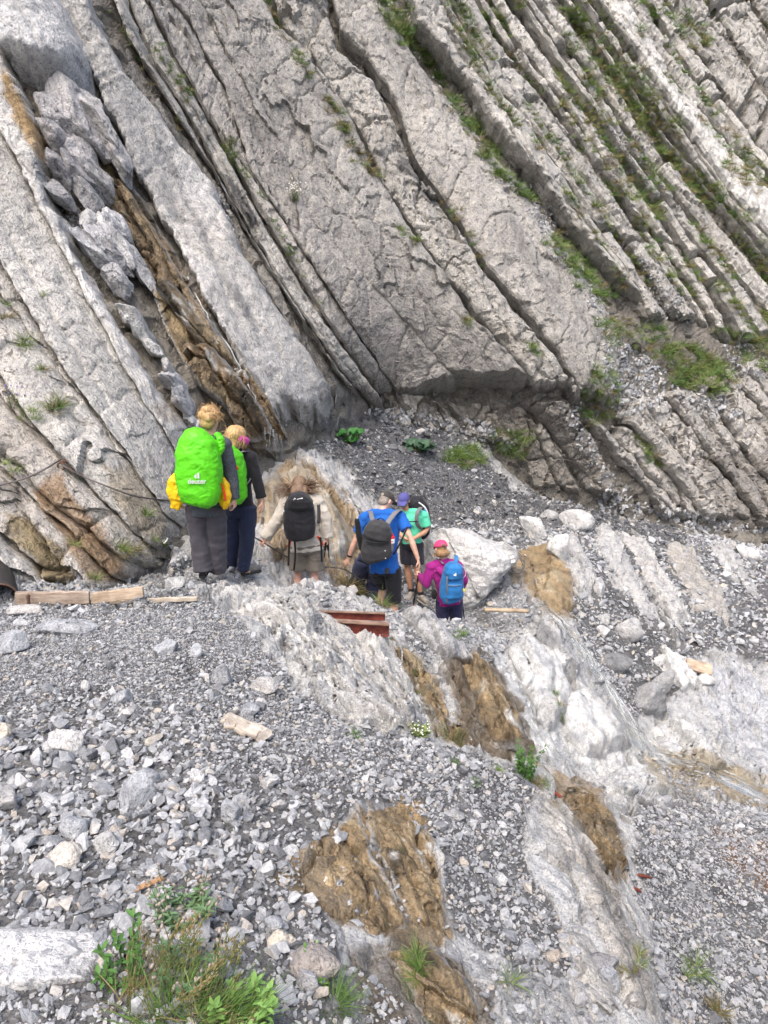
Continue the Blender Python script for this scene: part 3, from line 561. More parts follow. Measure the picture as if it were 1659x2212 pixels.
# the wet chute itself: brown, layered, dripping
S([(150, 335), (235, 450), (310, 590), (345, 690), (400, 800), (470, 885), (560, 960)], [(240, 335), (315, 440), (405, 590), (482, 730), (560, 860), (612, 945)], off=(-0.05, 0.1, 0.08), depth=0.4, tone=(0.19, 0.14, 0.085), mott=MBc, rough=1.4, bot=0.2, block=0.5, edge=0.03)
S([(250, 400), (330, 540), (400, 660), (470, 770)], [(275, 400), (360, 540), (430, 660), (510, 780)], off=(0.1, 0.25, 0.2), depth=0.4, tone=(0.28, 0.21, 0.13), mott=MBc, rough=1.3, bot=0.2, top=0.2, block=0.5)
S([(500, 800), (560, 890), (600, 950)], [(540, 800), (590, 880), (622, 945)], off=(0.2, 0.45, 0.4), depth=0.6, tone=(0.2, 0.13, 0.07), mott=MBc, rough=1.5, bot=0.25, top=0.2, block=0.4)
# the long smooth slab
Al = [(95, -40), (215, 190), (300, 390), (398, 560), (470, 700), (555, 850), (610, 935)]
Ar = [(180, -40), (240, 110), (300, 210), (365, 290), (410, 350), (460, 420), (520, 540), (600, 680), (680, 795), (716, 860), (700, 935)]
S(Al, Ar, off=(0.30, 0.5, 0.66), depth=1.4, tone=(0.53, 0.52, 0.51), rough=0.7, edge=0.05, streak=1.0, bot=0.5, smoothness=0.55, jit=13)
s1 = [(225, -40), (290, 110), (345, 200), (410, 300), (470, 390), (530, 500), (620, 640), (720, 800), (772, 870)]
s2 = [(255, -40), (330, 140), (400, 250), (450, 340), (500, 440), (570, 560), (640, 670), (730, 800), (805, 880)]
s3 = [(295, -40), (370, 120), (430, 230), (480, 320), (560, 470), (620, 570), (700, 700), (835, 880)]
s4 = [(325, -40), (425, 80), (505, 230), (550, 380), (612, 480), (705, 620), (785, 740), (875, 870)]
S(sh(Ar, 6), sh(s1, -5), off=(-0.15, 0.0, 0.05), depth=0.5, tone=DARK, rough=1.4, bot=0.3)
S(sh(s1, 4), sh(s2, -6), off=(0.3, 0.34, 0.2), depth=0.8, tone=WARM, widen=2, rough=1.0, edge=0.06, bot=0.3, block=0.7)
S(sh(s2, 8), sh(s3, -6), off=(0.15, 0.28, 0.3), depth=0.8, tone=WARM, widen=2, rough=1.2, edge=0.06, bot=0.3, block=0.6)
S(sh(s3, 8), sh(s4, -6), off=(0.1, 0.3, 0.35), depth=0.8, tone=(0.40, 0.385, 0.37), rough=1.2, edge=0.06, bot=0.3, block=0.5)
b1 = [(405, -40), (520, 190), (600, 310), (640, 420), (680, 510), (765, 600), (880, 720), (985, 845)]
b2 = [(535, -40), (600, 110), (650, 150), (720, 240), (760, 310), (800, 400), (840, 470), (900, 560), (960, 640), (1010, 710), (1080, 780), (1140, 850)]
S(s4, sh(b1, -3), off=(0.48, 0.6, 0.58), depth=1.4, tone=(0.335, 0.32, 0.305), widen=6, joints=0.3, er=0.07, rough=0.8, edge=0.04, bot=0.28, block=1.2)
S(sh(b1, 3), b2, off=(0.62, 0.72, 0.72), depth=1.4, tone=(0.345, 0.332, 0.315), widen=6, joints=0.3, er=0.07, rough=0.72, edge=0.03, bot=0.28, block=0.9)
cl = [(575, -40), (628, 90), (695, 170), (752, 250), (798, 330), (838, 420), (880, 485), (940, 575), (995, 645), (1050, 715), (1118, 792), (1190, 880)]
c_ = [(690, -40), (720, 130), (798, 200), (828, 250), (878, 370), (958, 480), (1028, 590), (1090, 670), (1185, 780), (1250, 880)]
S(cl, c_, off=(0.38, 0.5, 0.48), depth=1.2, tone=(0.41, 0.395, 0.37), widen=5, joints=0.3, er=0.08, rough=1.5, edge=0.06, bot=0.5, block=0.7)
dl = [(715, -40), (742, 90), (800, 150), (858, 240), (905, 370), (985, 480), (1055, 590), (1118, 660), (1205, 770), (1262, 875)]
dr = [(785, -40), (880, 150), (960, 250), (1050, 370), (1120, 440), (1200, 560), (1265, 635), (1306, 720), (1318, 800), (1295, 890)]
S(dl, dr, off=(0.42, 0.58, 0.6), depth=1.4, tone=(0.385, 0.37, 0.35), widen=6, joints=0.3, er=0.07, rough=0.75, edge=0.04, bot=0.28, block=1.2)
# undercut rock below the big slabs
S([(800, 850), (830, 890), (850, 925)], [(950, 868), (985, 900), (1000, 945)], off=(0.0, 0.12, 0.1), depth=0.5, tone=(0.36, 0.34, 0.31), rough=1.5, bot=0.1, block=0.4)
S([(955, 870), (990, 900), (1005, 945)], [(1090, 880), (1120, 925), (1140, 970)], off=(0.05, 0.18, 0.15), depth=0.5, tone=(0.34, 0.32, 0.29), rough=1.5, bot=0.1, block=0.4)
S([(1040, 900), (1090, 980), (1150, 1060)], [(1130, 880), (1200, 960), (1262, 1080)], off=(0.05, 0.25, 0.3), depth=0.8, tone=(0.33, 0.31, 0.28), rough=1.6, bot=0.2, block=0.5)
S([(1140, 880), (1210, 965), (1270, 1075)], [(1215, 880), (1270, 950), (1345, 1090)], off=(0.2, 0.4, 0.35), depth=0.9, tone=(0.31, 0.29, 0.265), rough=1.7, bot=0.2, block=0.5)
# right of the grassy gully
er = [(935, -40), (1000, 90), (1060, 200), (1140, 290), (1230, 430), (1290, 520), (1350, 610), (1400, 690)]
S([(880, -40), (892, 80), (1000, 200), (1060, 300), (1150, 400), (1220, 490), (1260, 550), (1312, 605)], er, off=(0.7, 0.65, 0.5), depth=1.2, tone=(0.47, 0.455, 0.43), rough=1.1, edge=0.06, bot=0.4)
LINES = [er,
 [(1005, -40), (1080, 100), (1170, 200), (1260, 330), (1330, 430), (1400, 530), (1460, 620), (1510, 700)],
 [(1065, -40), (1150, 90), (1205, 170), (1285, 280), (1370, 400), (1450, 520), (1540, 650), (1590, 740)],
 [(1110, -40), (1200, 80), (1290, 200), (1360, 310), (1450, 430), (1550, 560), (1680, 730)],
 [(1165, -40), (1255, 80), (1350, 220), (1425, 330), (1560, 500), (1720, 690)],
 [(1260, -40), (1330, 70), (1395, 170), (1465, 270), (1545, 395), (1720, 600)],
 [(1310, -40), (1385, 75), (1450, 185), (1530, 280), (1620, 385), (1740, 500)],
 [(1400, -40), (1480, 90), (1560, 220), (1650, 330), (1760, 450)],
 [(1500, -40), (1570, 80), (1650, 200), (1760, 330)],
 [(1590, -40), (1660, 70), (1770, 220)], [(1680, -40), (1780, 110)]]
SPLIT = [2, 2, 2, 1, 3, 1, 2, 1, 1, 1]
GAPS = []
for i in range(len(LINES) - 1):
    k = SPLIT[i]; cut = [0] + sorted((j + rnd.uniform(-0.25, 0.25)) / k for j in range(1, k)) + [1]
    for j in range(k):
        a = between(LINES[i], LINES[i + 1], cut[j]); b = between(LINES[i], LINES[i + 1], cut[j + 1])
        white = i == 5
        g0 = rnd.uniform(2, 9) if not white else 2
        if i in (4, 3): g0 += 6
        GAPS.append((sh(a, -3), sh(a, g0 + 3), i))
        o0 = rnd.uniform(0.08, 0.32) + (0.15 if white else 0)
        segs = [0.0, 1.0] if white else [0.0] + sorted(rnd.uniform(0.15, 0.9) for _ in range(rnd.randint(1, 3))) + [1.0]
        a_, _ = resample(sh(a, g0), 41); b_, _ = resample(b, 41); base = np.array((0.47, 0.455, 0.43)) * rnd.uniform(0.88, 1.12)
        for q in range(len(segs) - 1):
            i0, i1 = int(segs[q] * 40), int(segs[q + 1] * 40)
            if i1 - i0 < 3: continue
            o1 = o0 + rnd.uniform(-0.12, 0.12); lw = rnd.uniform(0, 7) * (not white); rw = rnd.uniform(0, 7) * (not white)
            S(sh(a_[i0:i1 + 1].tolist(), lw), sh(b_[i0:i1 + 1].tolist(), -rw), off=(o1 + 0.08, o1 + 0.14, o1 - rnd.uniform(0, 0.15)), depth=0.55, tone=(0.60, 0.59, 0.57) if white else tuple(base * rnd.uniform(0.92, 1.08)), rough=0.8 if white else rnd.uniform(1.0, 1.5), edge=0.06, er=0.14, widen=1.5, bot=0.15, top=0.0 if q == 0 else 0.12, block=rnd.uniform(0.4, 0.8), jit=9)
# stepped beds below the scree ledge
FL = [[(1250, 900), (1330, 990), (1400, 1070), (1440, 1125)], [(1300, 930), (1370, 1000), (1440, 1075), (1480, 1125)], [(1365, 865), (1425, 950), (1500, 1055), (1560, 1135)], [(1430, 850), (1500, 940), (1580, 1045), (1645, 1140)], [(1500, 830), (1570, 930), (1650, 1040), (1720, 1130)], [(1560, 790), (1640, 890), (1760, 1040)], [(1620, 770), (1700, 860), (1800, 980)], [(1690, 740), (1800, 880)]]
for i in range(len(FL) - 1):
    for j in range(1 + i % 2):
        w2 = 1 + i % 2; a = between(FL[i], FL[i + 1], j / w2); b = between(FL[i], FL[i + 1], (j + 1) / w2); o0 = rnd.uniform(0.15, 0.4)
        S(sh(a, 1), b, widen=2, joints=0.7, off=(o0 + 0.06, o0 + 0.1, o0 - 0.08), depth=0.7, tone=tuple(np.array((0.43, 0.41, 0.385)) * rnd.uniform(0.85, 1.12)), rough=1.4, edge=0.06, bot=0.3, top=0.3, block=0.3, jit=10)
# ribs of bedrock showing through the scree and the scoured slabs beside the stream: parts of the ground
GN = np.array([0.0, -0.55, 0.83])
def G(*a, **k):
    k.setdefault('mat', M_ROCKN)
    sd_[0] += 31; k.setdefault('depth', 0.5); k.setdefault('top', 0.2); k.setdefault('bot', 0.2); k.setdefault('mat', M_ROCK)
    return slab(*a, seed=sd_[0], parent=GROUND, Yf=groundY, ndir=GN, **k)
RIB = (0.41, 0.405, 0.395)
G([(1185, 1165), (1210, 1240), (1255, 1320)], [(1235, 1140), (1280, 1220), (1310, 1310)], off=(0.0, 0.1, 0.08), tone=RIB, bot=0.5, depth=0.3)
G([(1262, 1225), (1275, 1260), (1298, 1310)], [(1284, 1225), (1302, 1260), (1316, 1310)], off=(0.1, 0.15, 0.1), tone=WH)
G([(1262, 1150), (1305, 1230), (1365, 1330), (1440, 1420)], [(1310, 1130), (1360, 1200), (1410, 1290), (1475, 1390)], off=(0.0, 0.1, 0.1), tone=RIB, rough=1.0, bot=0.9, top=0.4, depth=0.35, jit=9)
G([(1312, 1130), (1364, 1200), (1414, 1290), (1480, 1390)], [(1360, 1125), (1412, 1190), (1468, 1290), (1530, 1400)], off=(0.08, 0.14, 0.04), tone=(0.44, 0.43, 0.415), rough=1.1, bot=0.9, top=0.4, depth=0.35, jit=9)
G([(1400, 1160), (1455, 1260), (1515, 1380)], [(1470, 1150), (1550, 1250), (1605, 1390)], off=(0.0, 0.08, 0.1), tone=(0.37, 0.35, 0.32), rough=0.8, smoothness=0.4, bot=0.8, top=0.4, depth=0.35, jit=9)
G([(1520, 1165), (1575, 1260), (1640, 1350)], [(1590, 1165), (1650, 1245), (1720, 1340)], off=(0.0, 0.08, 0.05), tone=RIB, bot=0.6, depth=0.3)
G([(1380, 1400), (1420, 1440), (1470, 1500)], [(1440, 1395), (1490, 1430), (1520, 1480)], off=(0.02, 0.1, 0.05), tone=(0.52, 0.515, 0.5))
# shoulder of bedrock running down from the walkers
SH = (0.47, 0.46, 0.44)
G([(505, 1300), (590, 1370), (660, 1450), (745, 1535), (800, 1580)], [(575, 1290), (650, 1345), (740, 1425), (820, 1500), (880, 1575)], off=(0.0, 0.10, 0.10), tone=SH, rough=0.7, top=0.3, bot=0.15, depth=0.3)
G([(578, 1292), (655, 1345), (745, 1425), (825, 1500), (885, 1572)], [(650, 1280), (720, 1335), (800, 1400), (860, 1470), (925, 1560)], off=(0.08, 0.16, 0.12), tone=(0.5, 0.49, 0.47), rough=0.8, top=0.3, bot=0.15, depth=0.3)
G([(1150, 1700), (1200, 1800), (1262, 1930), (1310, 2060), (1370, 2240)], [(1200, 1725), (1262, 1840), (1320, 1970), (1372, 2090), (1420, 2240)], off=(0.0, 0.06, 0.05), tone=(0.45, 0.435, 0.41), rough=0.45, top=0.15, bot=0.1, depth=0.2)
G([(1140, 1980), (1200, 2060), (1260, 2240)], [(1262, 1960), (1310, 2070), (1365, 2240)], off=(0.0, 0.05, 0.03), tone=(0.42, 0.405, 0.38), rough=0.5, top=0.15, bot=0.1, depth=0.2, block=0.3)
G([(-120, 1995), (-100, 2080), (-120, 2175)], [(205, 1992), (232, 2050), (190, 2140)], off=(0.02, 0.045, 0.02), tone=(0.52, 0.515, 0.51), rough=0.16, smoothness=0.8, top=0.05, bot=0.05, depth=0.10, edge=0.03)
# seeping ochre ledges in the gravel
OC = (0.24, 0.175, 0.10); MB = [((0.06, 0.046, 0.028), 0.15, 0.6), ((0.39, 0.30, 0.18), 0.05, 0.5), ((0.42, 0.405, 0.375), 0.22, 0.6), ((0.07, 0.075, 0.02), 0.35, 0.8)]
G([(650, 1840), (690, 1915), (760, 1985), (800, 2030)], [(775, 1745), (800, 1830), (850, 1920), (880, 2010)], off=(-0.02, 0.03, 0.03), tone=OC, mott=MB, rough=0.55, top=0.06, bot=0.06, depth=0.12, edge=0.05, block=0.25, jit=15)
G([(780, 1745), (806, 1830), (856, 1920), (890, 2020)], [(885, 1730), (925, 1810), (958, 1910), (985, 2040)], off=(0.02, 0.045, 0.01), tone=(0.225, 0.165, 0.095), mott=MB, rough=0.55, top=0.06, bot=0.06, depth=0.14, edge=0.05, block=0.25, jit=15)
G([(800, 2035), (870, 2120), (930, 2240)], [(900, 2030), (1000, 2110), (1060, 2240)], off=(0.0, 0.05, 0.04), tone=(0.225, 0.165, 0.095), mott=MB, rough=0.6, top=0.06, bot=0.06, depth=0.12, block=0.25, jit=15)
G([(1190, 1690), (1250, 1790), (1310, 1900)], [(1255, 1690), (1325, 1760), (1355, 1880)], off=(0.0, 0.1, 0.08), tone=(0.225, 0.165, 0.095), mott=MB, rough=0.6, top=0.1, bot=0.1, depth=0.2, jit=12)
G([(975, 1430), (1010, 1520), (1060, 1610)], [(1040, 1400), (1110, 1500), (1150, 1630)], off=(0.0, 0.12, 0.08), tone=(0.225, 0.165, 0.095), mott=MB, rough=0.8, top=0.12, bot=0.12, depth=0.2)
G([(835, 1385), (890, 1480), (950, 1570)], [(875, 1395), (940, 1470), (1005, 1570)], off=(0.0, 0.08, 0.06), tone=(0.225, 0.165, 0.095), mott=MB, rough=0.9, top=0.1, bot=0.1, depth=0.2)
G([(1490, 1450), (1510, 1540), (1570, 1640), (1700, 1730)], [(1580, 1400), (1650, 1480), (1720, 1600), (1800, 1720)], off=(0.0, 0.08, 0.05), tone=(0.45, 0.457, 0.47), rough=0.7, smoothness=0.5)
G([(1395, 1560), (1430, 1620), (1500, 1680)], [(1500, 1540), (1540, 1600), (1600, 1680)], off=(0.05, 0.15, 0.05), tone=(0.48, 0.48, 0.47), rough=0.9)
G([(1110, 1185), (1135, 1260), (1205, 1345)], [(1170, 1170), (1225, 1235), (1232, 1335)], off=(-0.02, 0.05, 0.1), tone=(0.27, 0.20, 0.115), mott=[((0.13, 0.09, 0.045), 0.15, 0.6), ((0.38, 0.31, 0.2), 0.15, 0.6), ((0.45, 0.43, 0.4), 0.3, 0.7)], rough=0.3, smoothness=0.9, edge=0.03, widen=10, depth=0.3)
G([(1085, 1375), (1110, 1440), (1170, 1560), (1200, 1615)], [(1130, 1365), (1205, 1430), (1230, 1500), (1215, 1590)], off=(0.15, 0.28, 0.2), tone=WH, rough=0.6, smoothness=0.6)
G([(1208, 1510), (1218, 1590), (1265, 1655)], [(1260, 1488), (1320, 1545), (1372, 1630)], off=(0.08, 0.28, 0.2), tone=(0.49, 0.49, 0.485), rough=0.5, smoothness=0.7)
G([(1130, 1345), (1180, 1420), (1215, 1475)], [(1190, 1330), (1225, 1390), (1262, 1470)], off=(0.1, 0.3, 0.2), tone=(0.52, 0.52, 0.52), rough=0.8)
G([(1290, 1680), (1320, 1710), (1380, 1735)], [(1390, 1645), (1440, 1680), (1450, 1725)], off=(0.05, 0.22, 0.1), tone=(0.6, 0.6, 0.59), rough=0.6)
G([(548, 1140), (565, 1200), (590, 1245)], [(590, 1110), (640, 1180), (690, 1245)], off=(0.1, 0.2, 0.15), tone=(0.55, 0.54, 0.53), rough=0.9)
G([(548, 1065), (566, 1150), (615, 1245)], [(600, 1010), (660, 1110), (720, 1240)], off=(0.0, 0.10, 0.08), tone=(0.30, 0.25, 0.18), mott=[((0.17, 0.12, 0.065), 0.1, 0.5), ((0.37, 0.32, 0.25), 0.1, 0.6), ((0.44, 0.43, 0.41), 0.2, 0.6)], rough=0.45, smoothness=0.6)
G([(604, 1008), (664, 1110), (724, 1240)], [(655, 990), (725, 1085), (800, 1215)], off=(0.06, 0.14, 0.06), tone=(0.31, 0.26, 0.19), mott=[((0.18, 0.13, 0.07), 0.1, 0.5), ((0.38, 0.34, 0.27), 0.1, 0.6), ((0.44, 0.43, 0.41), 0.15, 0.5)], rough=0.5, smoothness=0.6)
G([(640, 985), (700, 1070), (760, 1140), (800, 1200)], [(665, 990), (725, 1060), (790, 1125), (830, 1200)], off=(0.1, 0.25, 0.15), tone=(0.45, 0.43, 0.4), rough=0.9)
G([(930, 1425), (985, 1500), (1010, 1560)], [(985, 1400), (1010, 1470), (1035, 1560)], off=(0.05, 0.15, 0.1), tone=(0.4, 0.38, 0.35), rough=1.2)
G([(860, 1320), (930, 1400), (985, 1450)], [(930, 1325), (1000, 1400), (1030, 1450)], off=(0.1, 0.2, 0.1), tone=(0.40, 0.39, 0.38), rough=1.1)
# ------------------------------------------------------------------ sight lines onto cliff and ground (for what grows, hangs or flows there)
_dg = bpy.context.evaluated_depsgraph_get()
def hit(px, py):
    d = Vector(pt(px, py, 1.0)).normalized(); ok, loc, nor, i, o, m = SC.ray_cast(_dg, Vector((0, 0, 0)), d, distance=80)
    if not ok: return None
    if nor.dot(d) > 0: nor = -nor
    return loc, nor
def hits(pts):
    return [h for h in (hit(x, y) for x, y in pts) if h]
grs = random.Random(5)
def in_poly(poly, n):
    a = np.array(poly); out = []; 
    while len(out) < n:
        P_ = np.stack([np.random.default_rng(grs.randint(0, 1 << 30)).uniform(a[:, 0].min(), a[:, 0].max(), n * 3), np.random.default_rng(grs.randint(0, 1 << 30)).uniform(a[:, 1].min(), a[:, 1].max(), n * 3)], 1)
        P_ = P_[poly_sd(P_[:, 0], P_[:, 1], a) > 0]; out += P_.tolist()
    return out[:n]
def along(poly, n, spread):
    A, _ = resample(poly, 200); return [(float(A[i][0]) + grs.gauss(0, spread), float(A[i][1]) + grs.gauss(0, spread)) for i in (grs.randrange(200) for _ in range(n))]
VEG = []   # (x, y, size in survey units, yellow tendency)
def veg(pts, s0, s1, yel=0.2, clump=None):
    for x, y in pts:
        VEG.append((x, y, grs.uniform(s0, s1), yel))
        if clump:
            for _ in range(grs.randint(0, clump)): VEG.append((x + grs.gauss(0, s0 * 0.6), y + grs.gauss(0, s0 * 0.4), grs.uniform(s0, s1) * 0.8, yel))
for a, b, i in GAPS:
    A, la = resample(a, 60); B, _ = resample(b, 60); n = int(la / (16 if i < 5 else 22) * (2.2 if i in (2, 3, 4) else 1.2))
    cl_ = [grs.random() for _ in range(12)]
    for _ in range(n * 2):
        j = grs.randrange(60)
        if cl_[j // 5] < 0.42: continue
        t = grs.random(); VEG.append((A[j][0] * (1 - t) + B[j][0] * t, A[j][1] * (1 - t) + B[j][1] * t, grs.uniform(7, 16), 0.35))
gully = [(835, -30), (870, 70), (930, 130), (985, 230), (1040, 300), (1075, 370), (1150, 430), (1200, 520), (1255, 590), (1300, 640)]
veg(along(gully[:7], 110, 8), 10, 20, 0.1, 1); veg(along(gully[7:], 60, 10), 10, 20, 0.1, 1); veg(along([(820, -20), (860, 60), (890, 100)], 50, 14), 10, 20, 0.1)
veg(along([(560, -20), (610, 70), (650, 130), (700, 200), (745, 280), (790, 360), (815, 380)], 46, 5), 9, 18, 0.55, 1)
veg(along([(860, 490), (890, 520), (910, 515)], 12, 5), 8, 14, 0.4); veg(along([(1000, 680), (1012, 705)], 6, 3), 8, 13, 0.4)
veg(along([(1145, 740), (1170, 780)], 8, 4), 8, 14, 0.4); veg(along([(960, 430), (1035, 540), (1060, 600)], 14, 4), 8, 14, 0.5)
veg(along([(230, 20), (300, 120), (350, 210), (400, 290)], 14, 4), 7, 13, 0.3); veg(along([(340, 100), (395, 190), (410, 215)], 18, 6), 8, 14, 0.3); veg(along([(490, 300), (505, 345)], 14, 5), 9, 16, 0.1)
veg(along([(520, 360), (590, 480), (680, 640), (700, 690)], 18, 4), 6, 11, 0.1)
veg(in_poly([(1420, 750), (1480, 740), (1560, 780), (1590, 830), (1540, 850), (1450, 830)], 150), 10, 20, 0.15)
veg(in_poly([(1280, 690), (1400, 690), (1480, 740), (1420, 780), (1300, 740)], 60), 9, 17, 0.3); veg(in_poly([(1540, 700), (1680, 740), (1680, 800), (1580, 780)], 60), 9, 17, 0.3)
veg(in_poly([(1250, 880), (1300, 760), (1330, 800), (1330, 900), (1270, 930)], 70), 9, 17, 0.15); veg(in_poly([(1370, 930), (1400, 950), (1440, 1010), (1400, 1000)], 30), 8, 14, 0.2)
veg(in_poly([(1210, 70), (1320, 60), (1420, 260), (1400, 330), (1300, 250)], 110), 8, 17, 0.35); veg(in_poly([(1280, 300), (1380, 340), (1450, 470), (1390, 450)], 60), 8, 15, 0.35)
veg(in_poly([(1560, 300), (1650, 380), (1640, 430), (1560, 360)], 50), 8, 16, 0.45); veg(in_poly([(1480, 20), (1540, 80), (1530, 110), (1480, 60)], 30), 8, 16, 0.4); veg(in_poly([(1390, 0), (1440, 30), (1420, 60)], 14), 8, 14, 0.4)
veg(in_poly([(940, 985), (1010, 960), (1060, 990), (1000, 1015)], 36), 12, 22, 0.1); veg(in_poly([(1050, 925), (1150, 935), (1150, 985), (1100, 990)], 44), 10, 18, 0.05)
veg([(52, 735), (45, 750), (60, 745), (95, 800), (70, 890), (75, 905), (60, 905), (10, 660), (5, 690), (15, 1005), (30, 1020), (95, 640), (160, 1180)], 16, 28, 0.2, 1); veg([(118, 885), (125, 880), (110, 890), (270, 1190), (285, 1188)], 22, 34, 0.75, 1)
veg([(262, 1185), (255, 1182), (315, 1110), (330, 1165), (205, 1250)], 14, 24, 0.2, 1)
veg([(760, 1262), (768, 1266), (752, 1268), (822, 1308), (826, 1302), (818, 1300)], 22, 34, 0.8, 1)
veg([(990, 1372), (1000, 1368), (985, 1380), (1205, 1500), (1208, 1520), (1210, 1545)], 10, 17, 0.05, 1)
veg([(1375, 2060), (1380, 2090), (1370, 2110), (1500, 2090), (1503, 2110), (1540, 2180), (1555, 2190), (1100, 2130)], 22, 40, 0.35, 1); veg([(905, 2070), (900, 2085), (912, 2090), (895, 2075)], 26, 40, 0.1, 2)
veg([(1020, 1690), (1025, 1700), (980, 1655), (880, 1572), (770, 1590), (1075, 1670)], 10, 18, 0.1, 1); veg([(1160, 1690), (1150, 1695), (1180, 1690)], 18, 30, 0.6, 2)
RUB = []   # loose rubble lying on ledges of the cliff
for pts_, s0, s1 in ((in_poly([(1300, 700), (1350, 740), (1440, 800), (1430, 880), (1330, 905), (1305, 830)], 620), 3.0, 8), (along([(1090, 390), (1150, 440), (1200, 520), (1255, 600), (1300, 680)], 320, 11), 3.0, 6.5), (in_poly([(1440, 830), (1560, 850), (1600, 900), (1500, 900)], 160), 3, 7), (in_poly([(1560, 730), (1680, 760), (1680, 830), (1580, 800)], 170), 3, 6),
  (in_poly([(1370, 540), (1450, 600), (1500, 700), (1420, 690)], 200), 2.5, 5), (in_poly([(1280, 260), (1400, 300), (1450, 420), (1380, 420)], 160), 2.5, 5), (in_poly([(125, 440), (175, 450), (175, 500), (150, 495)], 90), 3, 6), (in_poly([(-20, 1240), (250, 1265), (420, 1180), (420, 1290), (200, 1300), (-20, 1300)], 420), 3, 9), (along([(470, 400), (500, 470), (520, 520)], 60, 6), 3, 6),
  (in_poly([(800, 890), (1060, 910), (1120, 980), (1000, 960)], 200), 3, 7), (in_poly([(1280, 1060), (1560, 1120), (1700, 1150), (1500, 1150), (1300, 1110)], 300), 3, 8), (along([(790, 885), (900, 900), (1040, 925), (1110, 965)], 200, 7), 3, 8), (along(gully, 160, 12), 3, 6), (along([(1230, 880), (1290, 1000), (1350, 1080)], 120, 14), 3, 7)):
    for x, y in pts_:
        h = hit(x, y)
        if h: RUB.append((h[0], grs.uniform(s0, s1) * (1.7 if grs.random() < 0.06 else 1.0) / float(upm(np.array(h[0])))))
VEGH = []
for x, y, s_, ye in VEG:
    h = hit(x, y)
    if h: VEGH.append((h[0] + h[1] * 0.02, h[1], 1.45 * s_ / float(upm(np.array(h[0]))), ye))
def hp(px, py, lift=0.0):
    h = hit(px, py); return (h[0] + h[1] * lift) if h else ptv(px, py, 8.0)
# steel cable bolted to the left wall
CAB = [hp(x, y, 0.05) for x, y in ((-40, 1068), (0, 1056), (50, 1040), (95, 1020), (128, 1000))]; CAB2 = [hp(x, y, 0.05) for x, y in ((150, 1002), (185, 1032), (225, 1055), (280, 1074), (330, 1083), (375, 1087))]
CAB3 = [hp(x, y, 0.04) for x, y in ((1195, 985), (1260, 1000), (1330, 1015), (1450, 1042))]
ANCH = hit(142, 995)
CHUTE = [[hp(x + o, y, 0.012) for x, y in ((405, 600), (425, 640), (450, 690), (480, 730), (510, 780), (535, 830), (560, 880), (580, 920), (588, 938))] for o in (0,)]
FALL0 = [hp(x, y, 0.05) for x, y in ((572, 925), (580, 930), (588, 938), (594, 940), (600, 945))]
STREAM_C = [(1165, 1280), (1185, 1320), (1225, 1360), (1262, 1410), (1300, 1470), (1340, 1530), (1372, 1580), (1400, 1622), (1450, 1640), (1520, 1660), (1590, 1690), (1680, 1735)]
STREAM_W = [6, 8, 9, 10, 11, 12, 14, 24, 30, 28, 24, 26]
STR = []
for (x, y), w_ in zip(np.array([resample([(a, b, c) for (a, b), c in zip(STREAM_C, STREAM_W)], 70)[0]])[0][:, :2], resample([(a, b, c) for (a, b), c in zip(STREAM_C, STREAM_W)], 70)[0][:, 2]):
    STR.append([hit(x + w_ * q * 0.9, y - w_ * q * 0.35) for q in np.linspace(-1, 1, 13)])
PIPE_H, = hits([(5, 1290)])
# ------------------------------------------------------------------ loose stones
def ico(sub):
    bm = bmesh.new(); bmesh.ops.create_icosphere(bm, subdivisions=sub, radius=1.0)
    V = np.array([v.co[:] for v in bm.verts]); F = np.array([[v.index for v in f.verts] for f in bm.faces]); bm.free(); return V, F
ICO = {k: ico(k) for k in (2, 3, 4, 5, 6)}
def rock_shape(seed, sub=4, cuts=13, rough=0.03, size=(1, 1, 1), round_=0.10):
    """a broken boulder: sphere trimmed by random planes, edges worn, fine relief"""
    g = np.random.default_rng(seed); D, F = ICO[sub]
    n = g.normal(size=(cuts, 3)); n /= np.linalg.norm(n, axis=1)[:, None]; d = g.uniform(0.55, 0.95, cuts)
    dots = D @ n.T; rr = np.where(dots > 0.05, d / np.maximum(dots, 0.05), 1.25)
    r = -np.log(np.exp(-rr / round_).sum(1) + np.exp(-1.15 / round_)) * round_
    V = D * r[:, None] * np.array(size)
    sz = np.mean(size)
    q = V / sz
    fn = fbm(q * 2.2 + seed, 4, seed) * rough * 2 + fbm(q * 9 + seed, 3, seed + 3) * rough * 0.7
    w1 = fbm(q * 2, 2, seed + 9) * 0.4
    ff, ee, _ = facet(q[:, 0] * 2.4 + q[:, 2] + w1, q[:, 1] * 2.4 - q[:, 2] * 0.7 + w1, seed + 4)
    fn += rough * 1.0 * ff
    V = V + D * (fn * sz)[:, None]
    return V, F
bed = np.array([0.53, -0.08, -0.84]); bed /= np.linalg.norm(bed); bac = np.cross(bed, NDIR); bac /= np.linalg.norm(bac)
for i, (x, y, hl, hw, hd, tn) in enumerate(BLOCKS):
    Y_ = float(cliffY([x], [y])[0]); c = pt(x, y, Y_); k = 1 / float(upm(c)); V, F = rock_shape(700 + i, 5 if hl > 30 else 4, 15, 0.05, (1, 1, 1), 0.03)
    V = V * np.array([hl * k * 1.05, hw * k * 1.1, hd]); V = V[:, :1] * bed + V[:, 1:2] * bac + V[:, 2:] * NDIR + c + NDIR * hd * 0.18
    V = V + vnoise(V, 0.03, 6.0, 700 + i)
    me = mesh_fast('rock_block', V, F); smooth(me, False); cc = np.array(tn) * (1 + 0.35 * fbm(V * 3, 4, 720 + i)[:, None]); wet = np.zeros(len(V)); set_col(me, np.concatenate([np.clip(cc, 0.02, 0.9), wet[:, None]], 1)); link('rock_block', me, M_ROCK, CLIFF)
STONES = bpy.data.collections.new('stone_shapes')
stone_meshes = []
